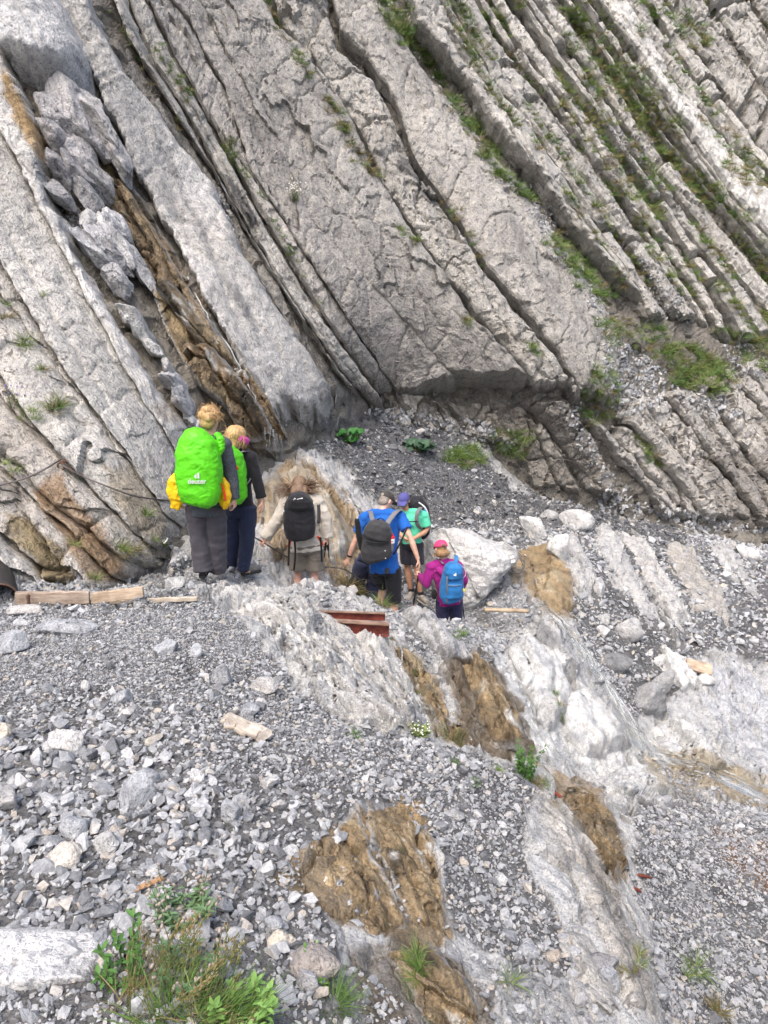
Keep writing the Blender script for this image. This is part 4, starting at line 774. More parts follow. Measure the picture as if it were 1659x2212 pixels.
for i in range(22):
    g = np.random.default_rng(900 + i); bm = bmesh.new()
    P_ = g.normal(size=(g.integers(11, 17), 3)); P_ /= np.linalg.norm(P_, axis=1)[:, None]; P_ *= g.uniform(0.8, 1.0, (len(P_), 1)); P_ *= np.array([1, g.uniform(0.6, 0.9), g.uniform(0.42, 0.72)])
    for p in P_: bm.verts.new(p)
    r_ = bmesh.ops.convex_hull(bm, input=bm.verts)
    for v in [v for v in bm.verts if not v.link_faces]: bm.verts.remove(v)
    bmesh.ops.dissolve_limit(bm, angle_limit=R(14), verts=bm.verts, edges=bm.edges); bmesh.ops.triangulate(bm, faces=bm.faces)
    me = bpy.data.meshes.new('stone'); bm.to_mesh(me); bm.free(); me.materials.append(M_STONE)
    stone_meshes.append(me); o = bpy.data.objects.new('stone_shape', me); STONES.objects.link(o)

cellA = ((A1 - A0) / (NA - 1)) * ((L1 - L0) / (NL - 1)) * (GYY ** 2).ravel()
gy = gP[:, 1]; slope = np.sqrt(1 + ZX.ravel() ** 2 + ZY.ravel() ** 2)
szf = fbm(gP * np.array([0.9, 0.9, 0.5]), 3, 61)
s_loc = 0.0155 * np.maximum(1, gy / 5.2) * np.exp(0.9 * szf)
# the trodden path is finer; heaps at the lower left and the slope by the stream are coarser
path_m = pmask(gpx, gpy, [(-400, 1310), (560, 1310), (620, 1420), (500, 1440), (300, 1480), (-400, 1560)], 60)
heap_m = pmask(gpx, gpy, [(-400, 1640), (350, 1560), (520, 1700), (560, 2000), (400, 2100), (-400, 1960)], 60)
far_m = pmask(gpx, gpy, [(1240, 1260), (1450, 1200), (1900, 1260), (1900, 1600), (1350, 1560)], 50)
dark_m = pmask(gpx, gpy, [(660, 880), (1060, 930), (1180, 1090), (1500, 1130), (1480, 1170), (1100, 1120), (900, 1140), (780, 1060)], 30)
rgt_m = pmask(gpx, gpy, [(920, 1740), (1180, 1900), (1300, 2110), (1000, 2090)], 40)
s_loc *= (1 - 0.48 * path_m) * (1 + 0.40 * heap_m) * (1 + 0.35 * far_m) * (1 - 0.25 * dark_m) * (1 - 0.2 * rgt_m)
wgt = cellA * np.minimum(slope, 1.8) * gdens * (1 - 0.55 * fines * (1 - heap_m)) * (1 + 0.5 * heap_m) / s_loc ** 2
NG = 150000
idx = nr.choice(len(gP), NG, p=wgt / wgt.sum())
ua = (idx % NA) + nr.uniform(-0.5, 0.5, NG); ul = (idx // NA) + nr.uniform(-0.5, 0.5, NG)
Yg = np.exp(L0 + ul / (NL - 1) * (L1 - L0)); Xg = (A0 + ua / (NA - 1) * (A1 - A0)) * Yg
size = s_loc[idx] * np.exp(nr.normal(0, 0.5, NG)) * 0.62
big = nr.random(NG) < 0.035; size[big] *= nr.uniform(1.5, 2.6, big.sum())
size = np.minimum(size, 0.040 + 0.006 * Yg)
Zg = ground_at(Xg, Yg) + size * nr.uniform(0.05, 0.45, NG)
GPT = np.stack([Xg, Yg, Zg], -1); rot = nr.uniform(0, 6.283, (NG, 3)); rot[:, :2] = nr.normal(0, 0.5, (NG, 2))
scl = size[:, None] * nr.uniform(0.85, 1.2, (NG, 3)); vid = nr.integers(0, len(stone_meshes), NG)
if RUB:
    k_ = len(RUB); GPT = np.concatenate([GPT, np.array([r_[0][:] for r_ in RUB])]); sz_ = np.array([r_[1] for r_ in RUB]); size = np.r_[size, sz_]; rot = np.concatenate([rot, nr.uniform(0, 6.28, (k_, 3))]); scl = np.concatenate([scl, sz_[:, None] * nr.uniform(0.85, 1.2, (k_, 3))]); vid = np.r_[vid, nr.integers(0, len(stone_meshes), k_)]; idx = np.r_[idx, np.zeros(k_, int)]; NG += k_
app = size * upm(GPT); gx_, gy_ = px_of(GPT)
inf = (gx_ > -30) & (gx_ < 1690) & (gy_ < 2240) & (gy_ > 880)
vis = np.zeros(NG, bool)
cand = np.where(inf)[0]; cand = cand[np.argsort(-app[cand])[:1500]]
Yh = groundY(gx_[cand], gy_[cand] - 2); vis_c = cand[np.abs(Yh - GPT[cand, 1]) < 0.25 * GPT[cand, 1] ** 0.5]
top300 = vis_c[:300]
for k in top300:
    o = bpy.data.objects.new('stone', stone_meshes[vid[k]]); COL.objects.link(o); o.parent = GROUND
    o.location = GPT[k]; o.rotation_euler = rot[k]; o.scale = scl[k]
rest = np.ones(NG, bool); rest[top300] = False
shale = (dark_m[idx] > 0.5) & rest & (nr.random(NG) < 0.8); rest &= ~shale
def points_obj(name, sel, label):
    me = bpy.data.meshes.new(name); n = int(sel.sum()); me.vertices.add(n); me.vertices.foreach_set('co', GPT[sel].astype(np.float32).ravel())
    for nm, arr, ty in (('rot', rot[sel], 'FLOAT_VECTOR'), ('scl', scl[sel], 'FLOAT_VECTOR')):
        me.attributes.new(nm, ty, 'POINT').data.foreach_set('vector', arr.astype(np.float32).ravel())
    me.attributes.new('vid', 'INT', 'POINT').data.foreach_set('value', vid[sel].astype(np.int32))
    return link(name, me, None, kind='stuff', label=label, category='gravel')
GRAV = points_obj('gravel', rest, 'loose angular grey limestone gravel covering the slope')
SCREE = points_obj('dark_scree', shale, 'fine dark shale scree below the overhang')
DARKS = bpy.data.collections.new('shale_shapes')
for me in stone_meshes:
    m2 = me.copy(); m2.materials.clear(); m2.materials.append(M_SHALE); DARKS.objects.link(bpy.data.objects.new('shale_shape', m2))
ng = bpy.data.node_groups.new('scatter_stones', 'GeometryNodeTree')
ng.interface.new_socket('Geometry', in_out='INPUT', socket_type='NodeSocketGeometry'); ng.interface.new_socket('Geometry', in_out='OUTPUT', socket_type='NodeSocketGeometry')
gi, go = ng.nodes.new('NodeGroupInput'), ng.nodes.new('NodeGroupOutput'); ip = ng.nodes.new('GeometryNodeInstanceOnPoints')
ci = ng.nodes.new('GeometryNodeCollectionInfo'); ci.inputs['Collection'].default_value = STONES; ci.inputs['Separate Children'].default_value = True; ci.inputs['Reset Children'].default_value = True
def na(nm, ty):
    a = ng.nodes.new('GeometryNodeInputNamedAttribute'); a.data_type = ty; a.inputs['Name'].default_value = nm
    return [q for q in a.outputs if q.enabled and q.name == 'Attribute'][0]
ng.links.new(gi.outputs[0], ip.inputs['Points']); ng.links.new(ci.outputs[0], ip.inputs['Instance']); ip.inputs['Pick Instance'].default_value = True
ng.links.new(na('vid', 'INT'), ip.inputs['Instance Index']); ng.links.new(na('rot', 'FLOAT_VECTOR'), ip.inputs['Rotation']); ng.links.new(na('scl', 'FLOAT_VECTOR'), ip.inputs['Scale'])
ng.links.new(ip.outputs[0], go.inputs[0])
GRAV.modifiers.new('scatter', 'NODES').node_group = ng
ng3 = ng.copy(); [x for x in ng3.nodes if x.type == 'COLLECTION_INFO'][0].inputs['Collection'].default_value = DARKS; SCREE.modifiers.new('scatter', 'NODES').node_group = ng3

# ------------------------------------------------------------------ boulders, each one a thing
def boulder(px0, py0, px1, py1, label, tone, seed, sub=5, cuts=10, rough=0.03, thick=0.8, sink=0.25, rot=0.0, Y=None, lift=0.0, name='boulder', cat='boulder', smooth_=False, round_=0.045):
    """fills the survey box (px0,py0)-(px1,py1), standing on the ground there"""
    cx, cy = (px0 + px1) / 2, (py0 + py1) / 2; yb = py1 - (py1 - py0) * 0.2
    Yb = Y if Y else float(groundY([cx], [yb])[0])
    P0 = pt(cx, yb, Yb); k = 1 / upm(P0); W, H = (px1 - px0) * k / 2, (py1 - py0) * k / 2
    c, s = abs(math.cos(rot)), abs(math.sin(rot))
    V, F = rock_shape(seed, sub, cuts, rough, (W * 1.08, W * thick, H * 1.08), round_)
    mx = np.abs(V).max(0); V = V * np.array([W, W * thick, H]) / mx
    if rot:
        Mr = np.array([[math.cos(rot), 0, -math.sin(rot)], [0, 1, 0], [math.sin(rot), 0, math.cos(rot)]]); V = V @ Mr.T
    ctr = pt(cx, cy, Yb + W * thick * 0.4 - lift)
    me = mesh_fast(name, V, F); smooth(me, smooth_)
    Pw = V + ctr; tn = fbm(Pw * 2.2, 4, seed + 50)[:, None]; st = sstep(0.15, 0.5, fbm(Pw * np.array([3, 3, 9]), 3, seed + 60))[:, None]
    set_col(me, np.concatenate([np.clip(np.array(tone) * (1 + 0.3 * tn) * (1 - 0.4 * st), 0.02, 0.9), np.zeros((len(V), 1))], 1))
    return link(name, me, M_ROCKN, label=label, category=cat, **({'location_': 0} if False else {})), ctr
def put(args, **kw):
    o, c = boulder(*args, **kw); o.location = c; return o
LG, BG, PW = (0.42, 0.42, 0.42), (0.36, 0.375, 0.40), (0.54, 0.54, 0.535)
put((905, 1130, 1122, 1330, 'huge pale rounded boulder behind the hiker with the pink cap', (0.52, 0.52, 0.515), 11), sub=6, Y=11.3, thick=0.8, rough=0.045, cuts=16, round_=0.14)
put((1112, 1113, 1188, 1172, 'leftmost of the three white boulders leaning together above the ochre slab', PW, 12), rot=-0.3, thick=0.8)
put((1180, 1150, 1243, 1224, 'lowest of the three white boulders, hanging over the ochre slab', PW, 13), rot=-0.5, thick=0.8, lift=0.15)
put((1203, 1100, 1283, 1153, 'rightmost and highest of the three white boulders beside the far trail', PW, 114), thick=0.8, cuts=8)
put((1165, 1098, 1205, 1128, 'small pale stone wedged behind the three white boulders', LG, 15), sub=4)
put((1328, 1333, 1392, 1392, 'cube-like grey boulder in the gravel above the stream', LG, 16), cuts=9)
put((1285, 1350, 1318, 1380, 'small pale block left of the cube-like grey boulder', PW, 17), sub=4, cuts=8)
put((1288, 1322, 1325, 1350, 'flat grey block above the small pale block by the stream', LG, 18), sub=4)
put((1290, 1412, 1368, 1462, 'dark rounded boulder at the edge of the stream', (0.20, 0.205, 0.21), 19), cuts=18, round_=0.16)
put((1352, 1468, 1442, 1568, 'largest grey boulder standing in the stream bed', (0.30, 0.305, 0.31), 20), cuts=14)
put((1408, 1440, 1462, 1512, 'upright grey boulder leaning beside the wooden block', (0.36, 0.365, 0.37), 21), rot=-0.4)
put((1498, 1455, 1545, 1485, 'flat pale stone just below the wooden block', PW, 22), sub=4)
put((1585, 1175, 1640, 1215, 'pale boulder on the far scree near the right edge', PW, 23), sub=4, rot=-0.4)
put((78, 1332, 212, 1376, 'wide flat blue-grey slab stone lying on the path below the planks', BG, 31), sub=6, thick=0.55, cuts=10, rough=0.05)
put((-14, 1362, 78, 1420, 'low pyramid-shaped grey boulder at the left edge of the path', BG, 32), thick=0.8, cuts=9)
put((15, 1302, 90, 1335, 'low pale boulder in front of the pipe and the long plank', (0.5, 0.49, 0.48), 33), thick=0.7)
put((103, 1558, 180, 1642, 'light boxy boulder on the gravel at the left', (0.5, 0.495, 0.49), 34), cuts=9)
put((238, 1488, 292, 1528, 'small triangular grey rock on the trodden gravel', BG, 35), cuts=8, sub=4)
put((172, 1468, 196, 1500, 'small upright stone left of the triangular rock', LG, 36), cuts=9, sub=4)
put((258, 1668, 335, 1764, 'tall slanting blue-grey boulder in the middle of the gravel', BG, 37), cuts=10, rot=-0.35)
put((300, 1655, 352, 1700, 'boulder leaning on the slanting blue-grey boulder', BG, 38), cuts=10, sub=4)
put((90, 1818, 180, 1884, 'pale brownish flat-topped block on the gravel', (0.50, 0.47, 0.43), 39), cuts=8, thick=0.8)
put((-32, 1690, 42, 1772, 'large grey boulder cut by the left edge of the picture', (0.42, 0.415, 0.41), 40), cuts=9)
put((-26, 1560, 26, 1618, 'cream boulder at the left edge above the large grey one', (0.55, 0.5, 0.43), 41), cuts=10)
put((332, 1378, 392, 1420, 'broad grey boulder where the path bends', BG, 42), cuts=10)
put((405, 1390, 438, 1424, 'small grey boulder right of the broad one where the path bends', BG, 43), sub=4)
put((455, 1428, 500, 1488, 'upright dark grey boulder on the crest of the gravel', (0.3, 0.31, 0.33), 44), cuts=9)
put((535, 1462, 606, 1506, 'flat light grey boulder near the edge of the gravel mound', (0.46, 0.45, 0.44), 45), cuts=9)
put((510, 1518, 562, 1556, 'grey pointed boulder above the weathered wood', BG, 46), cuts=9, sub=4)
put((120, 1755, 190, 1818, 'grey block above the flat-topped brownish one', BG, 47), cuts=9)
put((205, 1795, 265, 1850, 'grey boulder right of the flat-topped brownish block', LG, 48), cuts=9)
put((470, 1715, 520, 1790, 'bluish boulder halfway down the gravel slope', BG, 49), cuts=10)
put((400, 1660, 442, 1700, 'white block on the gravel left of the bare brown fines', PW, 50), sub=4, cuts=8)
put((555, 1670, 605, 1710, 'white pitted boulder right of the white block', PW, 51), sub=4)
put((350, 1245, 400, 1272, 'grey step stone at the feet of the hindmost hiker', (0.42, 0.42, 0.42), 52), sub=4, thick=1.2)
put((455, 1440 + 600, 500, 2080, 'pale tan cube of rock beside the mossy water patch', (0.5, 0.43, 0.33), 54), sub=4)
put((565, 2010, 640, 2060, 'cream stone on the rim above the ochre seep', (0.52, 0.47, 0.4), 55), sub=4)
put((620, 2030, 740, 2130, 'brownish rounded boulder at the lower edge of the ochre seep', (0.34, 0.31, 0.29), 56), cuts=14, round_=0.15)
put((640, 2085, 690, 2160, 'grey upright slab stone beside the lower grass tuft', (0.36, 0.36, 0.37), 57), cuts=8)
put((565, 1980, 612, 2018, 'bluish stone left of the ochre seep', BG, 58), sub=4, cuts=9)
put((1170, 2045, 1215, 2085, 'square brown block in the rock band at the bottom', (0.36, 0.32, 0.28), 59), sub=4, cuts=7)
put((1118, 2040, 1168, 2075, 'grey block left of the square brown one at the bottom', BG, 60), sub=4, cuts=8)
put((1215, 2040, 1262, 2072, 'tilted grey block right of the square brown one', BG, 61), sub=4, cuts=8)
put((1268, 2060, 1340, 2110, 'dark angular boulder on the rib at the bottom', (0.27, 0.27, 0.28), 62), cuts=9)
put((1292, 2080, 1345, 2150, 'bluish angular boulder below the dark one on the rib', BG, 63), cuts=9)
put((965, 1745, 1005, 1780, 'square grey stone on the right flank of the gravel', (0.33, 0.335, 0.34), 64), sub=4, cuts=7)
# ------------------------------------------------------------------ people: solids grown from overlapping lofts, fused into one skin by a voxel remesh
TMP = bpy.data.scenes.new('workbench')
def V3(v): return Vector((float(v[0]), float(v[1]), float(v[2])))
class Loft:
    def __init__(self): self.V, self.F = [], []
    def tube(self, pts, rad, side=(1, 0, 0), n=14, p=2.0, cap=True):
        """pts: points along the axis; rad: r or (a, b) per point (a along side); p: superellipse power"""
        pts = [V3(q) for q in pts]; m = len(pts); side = V3(side); base = len(self.V)
        for i in range(m):
            t = (pts[min(i + 1, m - 1)] - pts[max(i - 1, 0)])
            t = t.normalized() if t.length > 1e-9 else Vector((0, 0, 1))
            s = side - t * side.dot(t)
            if s.length < 0.05: s = Vector((0, 1, 0)) - t * t.y
            s.normalize(); u = t.cross(s)
            r = rad[i] if isinstance(rad, (list, tuple)) and not (len(rad) == 2 and not isinstance(rad[0], (tuple, list)) and m != 2) else rad
            a, b = r if isinstance(r, (tuple, list)) else (r, r)
            for k in range(n):
                th = 2 * math.pi * k / n; c, q = math.cos(th), math.sin(th)
                c = math.copysign(abs(c) ** (2 / p), c); q = math.copysign(abs(q) ** (2 / p), q)
                self.V.append(pts[i] + s * (a * c) + u * (b * q))
        for i in range(m - 1):
            for k in range(n):
                k2 = (k + 1) % n; self.F.append((base + i * n + k, base + i * n + k2, base + (i + 1) * n + k2, base + (i + 1) * n + k))
        if cap:
            self.F.append(tuple(base + k for k in range(n))[::-1]); self.F.append(tuple(base + (m - 1) * n + k for k in range(n)))
        return self
    def ball(self, c, r, axis=(0, 0, 1), side=(1, 0, 0), n=14, m=9, p=2.0):
        """ellipsoid: r = (side, third, along axis)"""
        c = V3(c); ax = V3(axis).normalized(); P, Q = [], []
        for i in range(m):
            t = -math.cos(math.pi * (i + 0.35) / (m - 0.3)); k = math.sqrt(max(0.0, 1 - t * t)); P.append(c + ax * (r[2] * t)); Q.append((r[0] * k, r[1] * k))
        return self.tube(P, Q, side, n, p)
    def mesh(self, name):
        me = bpy.data.meshes.new(name); me.from_pydata([v[:] for v in self.V], [], self.F); me.update(); return me
def fuse(loft, name, voxel=0.008, sm=3, fac=0.5):
    o = bpy.data.objects.new('tmp', loft.mesh('tmp')); TMP.collection.objects.link(o)
    r = o.modifiers.new('r', 'REMESH'); r.mode = 'VOXEL'; r.voxel_size = voxel; r.use_smooth_shade = True
    if sm:
        s = o.modifiers.new('s', 'SMOOTH'); s.factor = fac; s.iterations = sm
    vl = TMP.view_layers[0]; vl.update()
    me = bpy.data.meshes.new_from_object(o.evaluated_get(vl.depsgraph)); me.name = name
    TMP.collection.objects.unlink(o); bpy.data.objects.remove(o); return me
def wrinkle(me, amp=0.006, scale=14, stretch=(1, 1, 0.5), seed=0, ridged=True, wave=None):
    n = len(me.vertices); V = np.empty(n * 3, np.float32); me.vertices.foreach_get('co', V); V = V.reshape(-1, 3)
    Nn = np.empty(n * 3, np.float32); me.vertices.foreach_get('normal', Nn); Nn = Nn.reshape(-1, 3)
    q = V * scale * np.array(stretch); w_ = fbm(V * 5, 2, seed + 1)[:, None] * 0.6
    a = perlin(q + w_, seed); d = (1 - np.abs(a) * 2.2) * 0.7 + fbm(V * scale * 2.2, 2, seed + 5) * 0.5 if ridged else fbm(q, 3, seed)
    d = d + 0.5 * ((1 - np.abs(perlin(V * scale * 0.45 * np.array([1, 1, 1.6]) + 7.7, seed + 9)) * 2.6))
    V = V + Nn * (amp * d)[:, None]; me.vertices.foreach_set('co', V.astype(np.float32).ravel()); me.update(); smooth(me)
    return me
def lerp(a, b, t): return V3(a) * (1 - t) + V3(b) * t

def skin_mat(name, col):
    m, t, b = new_mat(name); tc = N(t, 'ShaderNodeTexCoord')
    c = mix_col(t, col, ramp(t, noise(t, tc.outputs['Object'], 18, 3), [(0.3, (0.85, 0.78, 0.76)), (0.6, (1.08, 1.04, 1.02))]), 1.0, 'MULTIPLY')
    t.links.new(c, b.inputs['Base Color']); b.inputs['Roughness'].default_value = 0.5
    b.inputs['Subsurface Weight'].default_value = 0.12; b.inputs['Subsurface Radius'].default_value = (0.012, 0.005, 0.003)
    return m
def cloth_mat(name, col, var=0.18, rough=0.85, scale=9, weave=420, sheen=0.1, bump=0.25):
    m, t, b = new_mat(name); tc = N(t, 'ShaderNodeTexCoord')
    g = noise(t, tc.outputs['Object'], scale, 3, 0.6); wv = noise(t, tc.outputs['Object'], weave, 1, 0.5)
    c = mix_col(t, col, ramp(t, g, [(0.3, (1 - var,) * 3), (0.7, (1 + var,) * 3)]), 1.0, 'MULTIPLY')
    c = mix_col(t, c, ramp(t, wv, [(0.3, (0.8,) * 3), (0.7, (1.2,) * 3)]), 0.6, 'MULTIPLY')
    t.links.new(c, b.inputs['Base Color']); b.inputs['Roughness'].default_value = rough; b.inputs['Specular IOR Level'].default_value = 0.25; b.inputs['Sheen Weight'].default_value = sheen
    bp = N(t, 'ShaderNodeBump'); bp.inputs['Strength'].default_value = bump; bp.inputs['Distance'].default_value = 0.004
    t.links.new(mathn(t, 'ADD', g, mathn(t, 'MULTIPLY', wv, 0.3)), bp.inputs['Height']); t.links.new(bp.outputs[0], b.inputs['Normal'])
    return m
SK1, SK2 = skin_mat('skin_fair', (0.62, 0.39, 0.30)), skin_mat('skin_tanned', (0.48, 0.27, 0.175))
def hair_mat(name, c0, c1):
    m, t, b = new_mat(name); tc = N(t, 'ShaderNodeTexCoord'); mp = N(t, 'ShaderNodeMapping'); mp.inputs['Scale'].default_value = (1, 1, 0.25); t.links.new(tc.outputs['Object'], mp.inputs['Vector'])
    t.links.new(ramp(t, noise(t, mp.outputs[0], 90, 4, 0.7), [(0.32, c0), (0.68, c1)]), b.inputs['Base Color']); b.inputs['Roughness'].default_value = 0.45
    bp = N(t, 'ShaderNodeBump'); bp.inputs['Strength'].default_value = 0.8; bp.inputs['Distance'].default_value = 0.01; t.links.new(noise(t, mp.outputs[0], 120, 2), bp.inputs['Height']); t.links.new(bp.outputs[0], b.inputs['Normal'])
    return m

def add_hand(L, wrist, d, pn, curl=0.35, k=1.0, thumb=1):
    """wrist point, finger direction d, palm normal pn (the way the fingers curl); thumb = +1 / -1 which side"""
    w0 = V3(wrist); d = V3(d).normalized(); pn = V3(pn); pn = (pn - d * pn.dot(d)).normalized(); s = d.cross(pn)
    L.tube([w0 - d * 0.03, w0 + d * 0.02 * k, w0 + d * 0.055 * k, w0 + d * 0.09 * k], [(0.024 * k, 0.02 * k), (0.033 * k, 0.016 * k), (0.041 * k, 0.016 * k), (0.039 * k, 0.013 * k)], s, 12)
    for i, (o, ln) in enumerate(((-0.030, 0.066), (-0.010, 0.080), (0.011, 0.085), (0.031, 0.074))):
        p = w0 + d * 0.085 * k + s * (o * k); a = 0.15; P_ = [w0 + d * 0.05 * k + s * (o * 0.8 * k), p]
        for j in range(3):
            a += curl * (0.8 + 0.15 * i); p = p + (d * math.cos(a) + pn * math.sin(a)) * (ln * k * (0.42, 0.32, 0.26)[j]); P_.append(p)
        L.tube(P_, [0.0105 * k, 0.0105 * k, 0.0098 * k, 0.009 * k, 0.0075 * k], s, 8)
    b = w0 + d * 0.02 * k + s * (thumb * -0.028 * k); t1 = b + (d * 0.6 + s * (-thumb * 0.55) + pn * 0.45).normalized() * 0.045 * k; t2 = t1 + (d * 0.75 + pn * 0.55 + s * (-thumb * 0.1)).normalized() * 0.04 * k
    L.tube([b, t1, t2], [0.014 * k, 0.0115 * k, 0.008 * k], s, 8)
def add_head(L, c, fwd, up=(0, 0, 1), k=1.0):
    c = V3(c); f = V3(fwd).normalized(); u = V3(up); u = (u - f * u.dot(f)).normalized(); s = f.cross(u)
    L.ball(c + u * 0.025 * k, (0.074 * k, 0.093 * k, 0.092 * k), u, s, 16)
    L.tube([c + u * 0.03 * k + f * 0.015 * k, c - u * 0.03 * k + f * 0.022 * k, c - u * 0.075 * k + f * 0.035 * k, c - u * 0.108 * k + f * 0.045 * k], [(0.068 * k, 0.075 * k), (0.064 * k, 0.07 * k), (0.052 * k, 0.055 * k), (0.026 * k, 0.03 * k)], s, 14)
    L.tube([c + u * 0.01 * k + f * 0.088 * k, c - u * 0.02 * k + f * 0.104 * k, c - u * 0.034 * k + f * 0.094 * k], [0.009 * k, 0.014 * k, 0.013 * k], s, 8)   # nose
    L.tube([c - u * 0.062 * k + f * 0.086 * k - s * 0.022 * k, c - u * 0.060 * k + f * 0.092 * k, c - u * 0.062 * k + f * 0.086 * k + s * 0.022 * k], [0.005 * k, 0.008 * k, 0.005 * k], u, 8)   # lips
    L.tube([c + u * 0.022 * k + f * 0.078 * k - s * 0.05 * k, c + u * 0.026 * k + f * 0.090 * k, c + u * 0.022 * k + f * 0.078 * k + s * 0.05 * k], [0.008 * k] * 3, u, 8)   # brow
    for q in (-1, 1):
        e = c + s * (q * 0.077 * k) - f * 0.005 * k; L.tube([e - u * 0.03 * k, e + s * (q * 0.008 * k), e + u * 0.032 * k], [(0.006 * k, 0.012 * k), (0.011 * k, 0.02 * k), (0.006 * k, 0.014 * k)], s, 8)
    return f, u, s
def shoe(parent, heel, toe, mat, sole_mat, k=1.0, name='shoe', ankle=0.10, high=0.10):
    h, t = V3(heel), V3(toe); d = t - h; d.z = 0; ln = d.length; d.normalize(); t = h + d * ln; z = Vector((0, 0, 1)); s = d.cross(z)
    L = Loft(); pts = [h - d * 0.025, h + d * 0.02, h + d * ln * 0.35, h + d * ln * 0.7, h + d * ln * 0.92, h + d * ln]
    hs = [0.035, 0.045, 0.048, 0.036, 0.026, 0.012]; ws = [0.026, 0.036, 0.040, 0.046, 0.038, 0.018]
    L.tube([p + z * (0.02 + q) for p, q in zip(pts, hs)], list(zip(ws, hs)), s, 14, 2.5)
    L.tube([h + d * 0.03 + z * 0.05, h + d * 0.035 + z * high], [(0.042, 0.05), (0.044, 0.046)], s, 14)
    o = link(name, wrinkle(fuse(L, name, 0.007, 3), 0.002, 40, (1, 1, 1), 3), mat, parent)
    L = Loft(); L.tube([p + z * 0.013 for p in pts], [(a + 0.006, 0.014) for a in ws], s, 14, 4)
    link('sole', fuse(L, 'sole', 0.006, 2), sole_mat, o); return o
def strands(points, width, nseg_r, name, mat, parent):
    """loose locks of hair: thin tapered tubes through the given paths"""
    L = Loft()
    for P_, r in points:
        m = len(P_); L.tube(P_, [r * (0.55 + 0.6 * math.sin(math.pi * min(1, (i + 0.6) / m))) if i < m - 1 else r * 0.15 for i in range(m)], (0.3, 1, 0.2), 5)
    me = L.mesh(name); smooth(me); return link(name, me, mat, parent, kind='stuff')
def person(label, joints, Y0, head_fwd, up=(0, 0, 1)):
    J = {k: ptv(v[0], v[1], Y0 + (v[2] if len(v) > 2 else 0)) for k, v in joints.items()}
    base = (J['la'] + J['ra']) / 2
    root = empty('person', (0, 0, 0), label=label, category='person')
    return root, J
def body(root, J, head_fwd, skin, k=1.0, female=True, head_up=(0, 0, 1), hands=None, voxel=0.0075):
    L = Loft(); sx = (J['rs'] - J['ls']).normalized(); mid_s = (J['rs'] + J['ls']) / 2; mid_h = (J['rh'] + J['lh']) / 2; up = (mid_s - mid_h).normalized()
    add_head(L, J['head'], head_fwd, head_up, k)
    L.tube([mid_s - up * 0.03, J['neck'], lerp(J['neck'], J['head'], 0.7)], [0.062 * k, 0.054 * k, 0.052 * k], sx, 12)
    sw = (J['rs'] - J['ls']).length / 2; hw = max(0.10, (J['rh'] - J['lh']).length / 2 + 0.06)
    L.tube([mid_h - up * 0.06, mid_h, lerp(mid_h, mid_s, 0.35), lerp(mid_h, mid_s, 0.75), mid_s, mid_s + up * 0.03], [(hw * 0.8, 0.09), (hw, 0.105), (hw * 0.85, 0.09), (sw * 0.85, 0.10), (sw * 0.9, 0.085), (sw * 0.4, 0.06)], sx, 16, 2.3)
    L.tube([J['ls'], mid_s + up * 0.05, J['rs']], [0.045, 0.05, 0.045], (0, 1, 0), 12)
    for q in 'lr':
        s, e, w_ = J[q + 's'], J[q + 'e'], J[q + 'w']
        L.ball(s, (0.05 * k, 0.05 * k, 0.05 * k)); L.tube([lerp(s, e, 0.08), lerp(s, e, 0.3), lerp(s, e, 0.9), lerp(e, w_, 0.25), lerp(e, w_, 0.9), w_], [0.048 * k, 0.046 * k, 0.038 * k, 0.042 * k, 0.029 * k, 0.027 * k], sx, 12)
        h, kn, a = J[q + 'h'], J[q + 'k'], J[q + 'a']
        L.tube([h, lerp(h, kn, 0.25), lerp(h, kn, 0.85), kn, lerp(kn, a, 0.28), lerp(kn, a, 0.85), a], [0.08 * k, 0.078 * k, 0.055 * k, 0.052 * k, 0.055 * k, 0.034 * k, 0.034 * k], sx, 12)
        fd = J.get(q + 't', a + Vector((0, 0.2, 0))) - a; fd.z = 0; fd.normalize()
        L.tube([a, a - Vector((0, 0, 0.03)), a - Vector((0, 0, 0.05)) + fd * 0.02, a - Vector((0, 0, 0.055)) + fd * 0.07], [0.034, (0.032, 0.03), (0.036, 0.024), (0.03, 0.014)], sx, 10)
        if hands and hands.get(q):
            hd, pn, cu, th = hands[q]; add_hand(L, w_, hd, pn, cu, k, th)
    return link('body', fuse(L, 'body', voxel, 2), skin, root)
